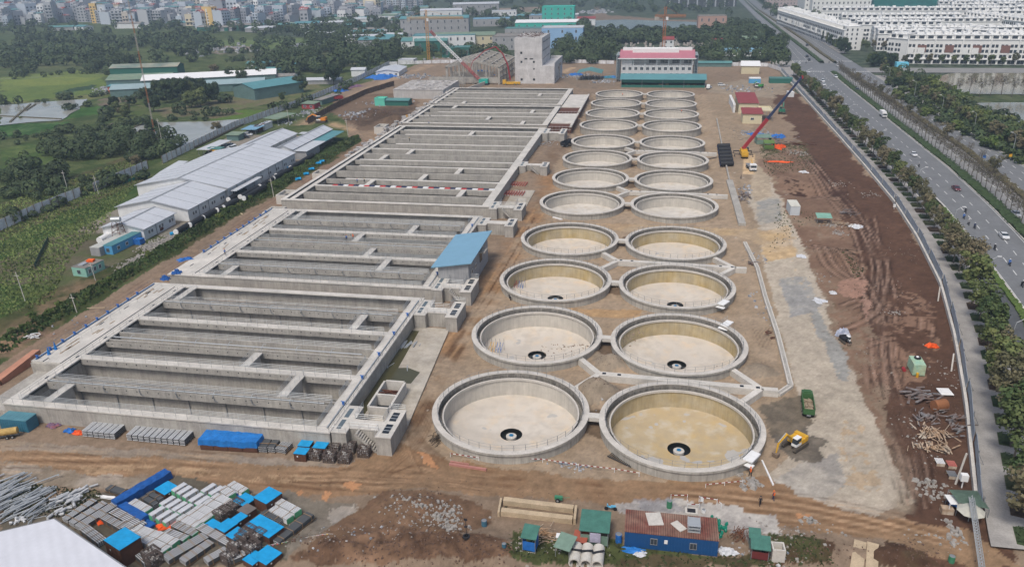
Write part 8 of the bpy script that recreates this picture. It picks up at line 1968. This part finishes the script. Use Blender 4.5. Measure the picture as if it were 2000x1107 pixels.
# crawler lattice crane
x,y=P(945,166); t=thing('crawler_crane','turquoise crawler crane with white and red lattice boom leaning left','crane',(x,y,0)); m=MB(); m.box(0,0,1,6,4,2.8); part('upper_body',m,plain('turquoise_machine',(.03,.35,.28),.5),t)
for s in (-1,1): m=MB(); m.box(0,s*2.2,0,7,1.,1.2); part('track',m,C_DK,t)
e=Vector((-36,4,34)); m=MB(); lattice(m,(-2,0,2.5),Vector((-2,0,2.5)).lerp(e,.38),1.3,10,.13); part('boom_base',m,plain('crane_pink',(.45,.10,.10)),t); m=MB(); lattice(m,Vector((-2,0,2.5)).lerp(e,.38),Vector((-2,0,2.5)).lerp(e,.9),1.3,14,.14); part('boom_section',m,WHITE,t); m=MB(); lattice(m,Vector((-2,0,2.5)).lerp(e,.9),e,1.2,4,.13); part('boom_head',m,REDP,t)
# tall thin mast and poles on the left
x,y=P(303,265); t=thing('radio_mast','very tall thin red and white lattice mast standing by the left pond','mast',(x,y,0)); 
for i in range(8):
    m=MB(); lattice(m,(0,0,i*8),(0,0,i*8+8),.45,6,.05); part('mast_section',m,[CR_R,plain('mast_pale',(.45,.40,.36))][i%2],t)
for i,(px,py,h,lb) in enumerate(((50,590,8,'leaning pale pole beside the path bend'),(151,612,5,'short leaning post on the weedy bank'),(187,548,5,'pale post beside the mint cabin'),(135,380,9,'thin pole near the fence'),(565,240,7,'dark pole by the sheds track'),(680,265,8,'pole by the track bend'),(535,385,7,'thin pole on the bank beside long shed'),(320,292,14,'tall pole in the dark trees'),(193,380,7,'pole by the field fence'))):
    x,y=P(px,py); q=MB(); q.tube([(x,y,-.2),(x-.4,y,h)],.1,6); q.box(x-.4,y,h-1,1.4,.1,.1); solo('pole',lb,'pole',q,CONCL)
# street lamps
def lamp(x,y,rot,label,group,h=9.5):
    t=thing('street_lamp',label,'street lamp',(x,y,.45),rot,group); m=MB(); m.tube([(0,0,0),(0,0,h*.7),(.2,0,h*.9),(1.6,0,h)],[.12,.09,.07,.05],6); part('pole',m,STEEL,t); m=MB(); m.box(1.9,0,h-.05,.9,.3,.14); part('lamp_head',m,WHITE,t)
for y in (97,150,185,225,270,330,390,450,520): lamp(FEN(y)+8.2,y,0.,'grey street lamp on the kerb of the pavement beside the site fence','lamps on the left kerb')
for y in (330,375,420,470,530,720,790,860): lamp(R1(y)+1.2,y,math.pi,'grey street lamp on the right pavement','lamps on the right kerb')
# electricity poles leaning at the fence
for i,(a,b,c,d,lb) in enumerate(((1866,945,1888,885,'thick leaning concrete pole with a box at its foot, by the fence'),(1858,725,1863,690,'short dark and white stub pole by the fence'),(1832,588,1836,560,'leaning pale pole at the fence footing'),(1748,402,1751,382,'pale pole with a meter box at the fence'))):
    A=P(a,b); h=(5.5,3,3.2,4.5)[i]; B=P(c,d,h); q=MB(); q.tube([(*A,0),(*B,h)],.16,7); solo('pole',lb,'pole',q,CONCL)
A=P(1878,952); q=MB(); q.box(0,0,1.4,1.,.8,1.1); q.tube([(0,0,0),(0,0,1.4)],.1,6); solo('meter_box','pale metal box mounted by the leaning pole near the umbrella','electric box',q,WHITE,(A[0],A[1],0))
A=P(1746,408); q=MB(); q.box(0,0,.6,.7,.6,.9); q.box(0,0,0,.2,.2,.6); solo('meter_box','small white box beside the pole at the fence, middle distance','electric box',q,WHITE,(A[0],A[1],0))
# lattice gate pole at the bottom right
A=P(1903,1107); B=P(1925,1030); q=MB(); lattice(q,(A[0],A[1]-2,1.5),(FEN(100)-1.6,100.5,3.2),.5,26,.05); solo('truss_beam','long grey lattice truss lying by the end of the site fence','truss',q,STEEL)
# genset box
x,y=P(1788,725); t=thing('fuel_tank_box','weathered mint green generator box with a tyre on top','generator',(x,y,gz(x,y)),-.02); m=MB(); m.box(0,0,.2,2.2,4.0,2.2,taper=.98); m.box(0,-2.02,.4,1.9,.06,1.7); m.box(0,0,2.4,2.3,.12,.06); part('housing',m,mat('weathered_mint',(.28,.50,.38),.7,.25,1,col2=(.42,.46,.30)),t); m=MB(); m.lathe([(.25,2.45),(.6,2.45),(.65,2.6),(.6,2.75),(.3,2.75),(.25,2.6)],16,.2,.9); part('tyre',m,BLACK,t); m=MB(); m.ell(.15,.9,2.75,.3,.25,.2); part('lid',m,WHITE,t); m=MB(); m.tube([(-.3,-2.3,0),(-.3,-2.3,.9)],.25,8); part('gas_bottle',m,YELP,t)
A=P(1765,724); q=MB(); q.tube([(0,-.4,.35),(0,.5,.35)],.35,10); solo('red_drum','small red drum lying beside the mint generator box','drum',q,REDP,(A[0],A[1],0))
A=P(1833,800); q=MB(); q.tube([(-1.1,-.5,1.),(1.1,.5,1.)],1.0,18); solo('rusty_tank','large rusty cylinder tank lying on its side by the scrap','tank',q,mat('orange_rust',(.26,.11,.05),.85,.3,1.),(A[0],A[1],0))
A=P(1845,768); q=MB(); q.box(0,0,.3,2.2,2.4,.15,.1); q.box(0,0,.46,1.4,1.5,.08,.1); solo('window_unit','white framed window panel lying on the scrap','panel',q,WHITE,(A[0],A[1],0))
for i,(a,b,lb,mm) in enumerate(((1834,905,'small white crate on the brown soil, left one',WHITE),(1857,910,'red and white striped crate, right of the small white crate',plain('striped_red',(.5,.15,.12))),(1858,930,'small grey grid crate near the blue stones',GREYM))):
    A=P(a,b); t=thing('slat_crate',lb,'crate',(A[0],A[1],0)); m=MB(); 
    for k in range(6): m.box(-.55+k*.22,0,.5,.14,1.5,.08)
    part('slats',m,mm,t); m=MB(); m.box(0,-.7,0,1.2,.1,.5); m.box(0,.7,0,1.2,.1,.5); part('base',m,TIM,t)
# umbrella and canopy by the gate
x,y=P(1885,1000); t=thing('canopy','sagging green canvas canopy tied by the fence end','canopy',(x,y,0)); m=MB(); m.add([(-2.2,1.6,2.6),(1.9,2.2,2.4),(2.4,-1.4,2.),(-1.6,-.9,2.3),(.2,.4,2.7)],[(0,4,1),(1,4,2),(2,4,3),(3,4,0),(1,4,0),(2,4,1),(3,4,2),(0,4,3)]); part('canvas',m,GSH,t); m=MB()
for p in ((-2.2,1.6,2.6),(1.9,2.2,2.4),(2.4,-1.4,2.),(-1.6,-.9,2.3)): m.tube([(p[0],p[1],0),p],.05,5)
part('post',m,GREYM,t)
x,y=P(1888,1012); t=thing('umbrella','large cream octagonal umbrella in front of the green canopy','umbrella',(x,y-.6,0)); m=MB(); m.lathe([(1.9,1.9),(1.2,2.3),(.02,2.6)],8); part('canopy',m,mat('cream_canvas',(.45,.44,.38),.7,.15,1),t); m=MB(); m.tube([(0,0,0),(0,0,2.6)],.04,6); part('pole',m,STEEL,t)
x,y=P(1857,995); q=MB(); q.box(0,0,1.8,1.6,2.2,.06,.1); q.tube([(-.7,-1,0),(-.7,-1,1.8)],.05,5); q.tube([(.7,1,0),(.7,1,1.8)],.05,5); solo('table_board','white board table left of the canopy','board',q,WHITE,(x,y,0)); sheet('tarpaulin','small bright blue cover hanging beside the white board',1862,985,1.2,1.4,.4,0,BLUET,3)
x,y=P(1848,1000); q=MB(); q.box(0,0,0,1.6,1.1,.9); solo('brown_box','brown board box by the white table','box',q,TIM,(x,y,0))
# green hut row at the bottom
def hut(px,py,w,d,h,rot,label,roofm,wallm,open_=False):
    x,y=P(px,py); t=thing('small_hut',label,'hut',(x,y,gz(x,y)),rot); m=MB()
    for a in (-1,1):
        for b in (0,1): m.tube([(a*w/2,b*d,0),(a*w/2,b*d,h)],.05,5)
    part('post',m,GREYM,t)
    if not open_: m=MB(); m.bb(-w/2,w/2,0,.06,.2,h*.7); m.bb(-w/2,-w/2+.06,.06,d,.1,h); m.bb(w/2-.06,w/2,.06,d,.1,h); part('wall',m,wallm,t)
    m=MB(); m.add([(-w/2-.2,-.3,h),(w/2+.2,-.3,h+.05),(w/2+.2,d+.3,h+.5),(-w/2-.2,d+.3,h+.5),(-w/2-.2,-.3,h+.1),(w/2+.2,-.3,h+.15),(w/2+.2,d+.3,h+.6),(-w/2-.2,d+.3,h+.6)],[(3,2,1,0),(4,5,6,7),(0,1,5,4),(1,2,6,5),(2,3,7,6),(3,0,4,7)]); part('roof',m,roofm,t); return t
GRF=mat('old_green_roof',(.06,.17,.135),.6,.25,1,fine=.15); RAG=mat('rag_lilac',(.4,.38,.48),.8,.3,2)
t=hut(1160,1066,3.8,3.4,2.6,0,'hut with wide teal-green sheet roof and rags hanging at its front',GRF,GSH); m=MB(); m.bb(-.6,.9,-.35,-.3,.9,2.5); part('hanging_rag',m,RAG,t)
hut(1033,1088,1.8,1.8,2.4,-.1,'small green cage hut with blue cloth in front',GRF,BSH); hut(1098,1096,2.,2.1,1.9,-.3,'tilted green-roofed lean-to next to the concrete pipes',GSH,GSH,True); hut(1132,1068,1.6,1.3,.9,-.1,'low hut part with rusty red roof left of the rags',plain('rust_red',(.3,.08,.05)),RUST)
t=hut(1483,1094,2.2,1.8,2.,-.06,'green-roofed hut with dark red doors at the bottom',GRF,plain('dark_red_door',(.14,.03,.03))); hut(1472,1072,1.2,1.,2.,0,'narrow green cupboard behind the hut with red doors',GRF,GRF); hut(1609,438,4.,3,2.,0,'green sheet table shelter in the brown soil',mat('mint_sheet',(.2,.38,.3),.6),GSH,True); hut(1492,283,6,5,3,.1,'green tent-like hut behind the mobile crane',GSH,GSH); hut(1502,292,4,4,2.6,0,'olive green box hut beside the orange sheet',mat('olive_box',(.12,.2,.05),.7),mat('olive_box',(.12,.2,.05)))
bld('tool_hut','green long hut beside the spoil heap','hut',*P(775,207),14,7,3.2,W_GN,RF_G,'gable',.8); bld('tool_hut','turquoise container left of the green hut','container',*P(742,207),6,6,4.,plain('bright_mint',(.12,.5,.38)),plain('bright_mint',(.12,.5,.38)),'flat')
# concrete pipes
for i,(a,b) in enumerate(((1124,1092),(1146,1094),(1168,1096))):
    x,y=P(a,b); m=MB(); m.lathe([(.62,-1.7),(.8,-1.7),(.8,1.7),(.62,1.7),(.62,-1.7)],20); q=m.mesh('concrete_pipe',CONCL); q.transform(Matrix.Rotation(math.pi/2,4,'X')); o=bpy.data.objects.new('concrete_pipe',q); COL.objects.link(o); o.location=(x,y,.85); tag(o,'%s of three large concrete pipes lying side by side at the bottom'%['left one','middle one','right one'][i],'concrete pipe')
    q=MB(); q.box(0,0,1.62,1.7,.3,.12,.2*i); solo('plank','dark plank across the %s concrete pipe'%['left','middle','right'][i],'plank',q,C_DK,(x,y,.02))
x,y=P(1060,1085); q=MB(); q.tube([(-.3,.9,.3),(.3,-.9,.3)],.3,12); solo('concrete_pipe','thin concrete pipe lying apart on the weeds','concrete pipe',q,CONCL,(x,y,0))
x,y=P(1093,1060); t=thing('gabion_crate','tall white crate frame among the timber','crate',(x,y,0)); m=MB(); m.box(0,0,0,.9,.9,1.3); part('box',m,PLK,t); m=MB(); m.box(0,0,1.3,1,1,.06); part('lid',m,WHITE,t)
# culvert box
x,y=P(1517,1090); t=thing('culvert_box','open concrete culvert box standing on end near the bottom','culvert',(x,y,gz(x,y)-.1),.05); m=MB(); w=1.7
for a in ((-w/2,-w/2+.2,-w/2,w/2),(w/2-.2,w/2,-w/2,w/2),(-w/2+.2,w/2-.2,-w/2,-w/2+.2),(-w/2+.2,w/2-.2,w/2-.2,w/2)): m.bb(*a,0,2.1)
part('wall',m,CONCL,t); m=MB(); m.bb(-w/2+.2,w/2-.2,-w/2+.2,w/2-.2,.8,.9); part('inside',m,CONC,t)
# green gas bottles
r=random.Random(5)
bm=MB().lathe([(.0,0),(.2,.02),(.22,.1),(.22,.42),(.12,.52),(.1,.6),(0,.6)],10).mesh('green_bottle',plain('bottle_green',(.01,.20,.13),.35)); 
for i in range(34):
    x,y=P(1400+r.gauss(0,8),1033+r.gauss(0,7)); o=bpy.data.objects.new('green_bottle',bm); COL.objects.link(o); o.location=(x,y,.05); o.rotation_euler=(r.uniform(0,1.5),0,r.uniform(0,6)); tag(o,'small green bottle in the scatter behind the long blue cabin','bottle','green bottles behind the cabin')
# bins, barrels
def barrel(px,py,label,m_,h=.9,rr=.32,name='barrel',cat='barrel',z=None):
    x,y=P(px,py); t=thing(name,label,cat,(x,y,gz(x,y))); m=MB(); m.lathe([(rr,0),(rr,h*.33),(rr*1.05,h*.35),(rr,h*.37),(rr,h),(rr*.8,h+.01),(0,h+.01)],14); part('drum_body',m,m_,t); m=MB(); m.lathe([(rr*.9,h+.02),(0,h+.06)],12); part('lid',m,GREYM,t)
barrel(1208,1058,'blue barrel at the left end of the long blue cabin',BSH,1.4,.45); barrel(1307,990,'green waste bin beside the striped barrier',GREENP,1.2,.4,'waste_bin','bin'); barrel(1857,1098,'green drum by the cable at the bottom right',GREENP,1.,.4); barrel(946,1030,'blue barrel near the small pond at the bottom',plain('steel_blue',(.05,.14,.2)),1.,.4); barrel(985,1085,'dark teal can in the weeds',plain('steel_blue',(.05,.14,.2)),.6,.3); barrel(1374,1000,'white sack beside the barrier posts',WHITE,.5,.3,'sack','sack')
# flag and sign by the barrier, post lamp with tyre
x,y=P(1366,995); t=thing('white_flag','small white flag on a pole at the striped barrier','flag',(x,y,0)); m=MB(); m.tube([(0,0,0),(0,0,2.4)],.03,5); part('pole',m,STEEL,t); m=MB(); m.add([(0,0,2.4),(.5,.1,2.1),(.45,.1,1.4),(0,0,1.5),(0,.03,2.4),(.5,.13,2.1),(.45,.13,1.4),(0,.03,1.5)],[(0,1,2,3),(7,6,5,4)]); part('cloth',m,WHITE,t)
x,y=P(1350,1000); t=thing('pit_frame','small square manhole pit with white frame inside the barrier','manhole',(x,y,0)); m=MB(); m.box(0,0,0,1.8,1.4,.35); part('collar',m,CONCL,t); m=MB(); m.box(0,0,.352,1.2,.9,.02); part('opening',m,C_DK,t)
x,y=P(912,1068); t=thing('tyre_post','thin dark post with a small sign stuck in an old tyre','post',(x,y,gz(x,y))); m=MB(); m.lathe([(.3,0),(.5,.02),(.55,.2),(.5,.38),(.3,.4),(.3,0)],16); part('tyre',m,BLACK,t); m=MB(); m.tube([(0,0,0),(.02,0,3.)],.05,6); part('pole',m,C_DK,t); m=MB(); m.box(0,0,3,.5,.06,.35); m.box(0,0,1.9,.45,.3,.1); part('sign_plate',m,C_DK,t)
x,y=P(1091,978); t=thing('small_mixer','green hand tractor on the road above the precast beams','machine',(x,y,0)); m=MB(); m.box(0,0,.4,1.2,.5,.5); m.tube([(.6,0,.7),(1.7,.1,.8)],.04,5); part('engine',m,GREENP,t)
for s in (-1,1): wheel(t,-.1,s*.4,.35,.15)
# white rim platforms on tanks and tools inside
for a,b,lb in ((1468,893,'white flat platform jutting out of the rim of the nearest right tank'),(1413,592,'white platform on the rim of the third tank in the right row'),(1420,633,'pale bracket box on the far rim of the second right tank')):
    x,y=P(a,b,RIMZ); t=thing('rim_platform',lb,'platform',(x,y,RIMZ),-.55); m=MB(); m.box(0,0,.02,1.6,3.,.25); m.box(0,-1.6,-.5,2.2,1.,.15); part('platform',m,WHITE,t); m=MB(); m.rail([(-.8,1.5,.2),(-.8,-1.5,.2)],1.,.9,.03); part('railing',m,STEEL,t)
for a,b,lb,cs in ((968,683,'yellow and blue trestle frame standing in the second left tank',(YELP,BSH)),(1012,560,'red and blue trestle frame standing in the third left tank',(REDP,BSH))):
    x,y=P(a,b,-2.6); t=thing('trestle_frame',lb,'trestle',(x,y,-2.7)); 
    for k,c in enumerate(cs):
        m=MB()
        for i in range(5): m.beam((-1.6+k*1.6+i*.3,-.8,0),(-1.+k*1.4+i*.3,.8,1.6),.06,.06) if i%2==0 else m.beam((-1.+k*1.4+i*.3,-.8,0),(-1.6+k*1.6+i*.3,.8,1.6),.06,.06)
        part('brace',m,c,t)
    m=MB()
    for i in range(5): m.tube([(-1.7+i*.9,0,0),(-1.7+i*.9,0,2.9)],.04,4)
    part('rod',m,GREYM,t)
x,y=P(1095,713); sheet('tarpaulin','red and blue rag on the sand between the front left tanks',1095,713,1.5,.5,.2,.6,MIX)
# red/blue sheeting on far basin wall
q=MB(); q.cm=0
for i in range(30): q.cm=i%3; q.box(-111+i*1.95,249.2,3.62,1.9,1.3,.12+.1*(i%2),.05*((i*7)%5-2))
solo('sheeting','strip of red, blue and white sheeting along a wall of the middle basin','sheeting',q,[plain('sheeting_red',(.45,.05,.05),.7),C_NV,MT['white_paint']])
# small white wharf slabs strewn along the far basin's left edge
r=random.Random(12)
q=MB()
for i in range(160):
    y=r.uniform(292,470); q.box(bxl(y)+r.uniform(-2.5,1.5),y,r.uniform(2.2,3.6),r.uniform(.8,2.6),r.uniform(.8,2.5),r.uniform(.4,.9),r.random()*3)
o=solo('formwork_scraps','pale slabs and formwork pieces strewn along the left edge of the far basins','formwork',q,mat('pale_panel',(.5,.48,.45))); o['kind']='stuff'
for i in range(5):
    y=372+i*9; pass
# gravestones in the far wood, white specks
q=MB(); r=random.Random(9)
for i in range(220):
    x,y=P(r.uniform(1220,1440),r.uniform(72,98)); q.box(x,y,0,r.uniform(1,2.6),r.uniform(1,2.),r.uniform(1,2.6),r.random()*3)
o=solo('small_tombs','pale little tombs and shrines among the trees behind the office block','tombs',q,mat('tomb_pale',(.42,.38,.34),.8,.4,.2)); o['kind']='stuff'
# ladder on the bank and stair
board('plank','long thin plank lying down the bank to the track',(453,410),(474,420),.5,.08,PLK); board('plank','thin pipe lying over the weeds on the bank',(170,603),(205,601),.25,.1,PLK)
for i in range(3): board('plank','pale board beside the black pipes on the bank, %s one'%['left','middle','right'][i],(430+i*4,412),(442+i*4,405),.6,.12,PLK)
# container with orange formwork at the left end of the basin
x,y=P(40,722); t=thing('orange_formwork','salmon formwork ramp leaning at the left end of the nearest basin','formwork',(x,y,0)); m=MB(); m.prism([(-1.,-6),(1.2,-6),(1.,5),(-.8,5)],0,[1.,1.2,2.2,2.]); part('panel',m,mat('salmon_panel',(.42,.20,.13),.8,.2),t); m=MB(); m.beam((-1,-6.3,.6),(1.2,-6.3,.6),.2,1.2); part('end_board',m,RUST,t)
# billboard box and signs on highway verge
x,y=P(1869,316//1); 
for a,b,lb,c in ((1920,318,'small blue road sign beyond the bare trees',BSH),(1971,316,'small yellow square road sign on the right pavement',YELP)):
    x,y=P(a,b,.5); t=thing('road_sign',lb,'road sign',(x,y,.5)); m=MB(); m.tube([(0,0,0),(0,0,2.6)],.05,6); part('pole',m,STEEL,t); m=MB(); m.box(0,-.06,1.9,1.1,.06,1.1); part('sign_plate',m,c,t)
q=MB(); x,y=P(1760,133); q.box(x,y,0,8,5,4); solo('blue_hut','bright sky blue hut on the rough ground before the terrace','hut',q,plain('sky_blue_hut',(.15,.5,.65),.6))
# ---------------- haze ----------------
m=MB(); m.bb(-6000,4500,-60,4400,-8,130); hz=bpy.data.objects.new('haze',m.mesh('haze',[])); COL.objects.link(hz); hz['kind']='stuff'
hm=bpy.data.materials.new('haze'); hm.use_nodes=True; nn=hm.node_tree; nn.nodes.remove(nn.nodes['Principled BSDF'])
pv=nn.nodes.new('ShaderNodeVolumePrincipled'); pv.inputs['Color'].default_value=(.66,.83,1.,1); pv.inputs['Density'].default_value=.00025; pv.inputs['Anisotropy'].default_value=.2
nn.links.new(pv.outputs[0],nn.nodes['Material Output'].inputs['Volume']); hz.data.materials.append(hm)
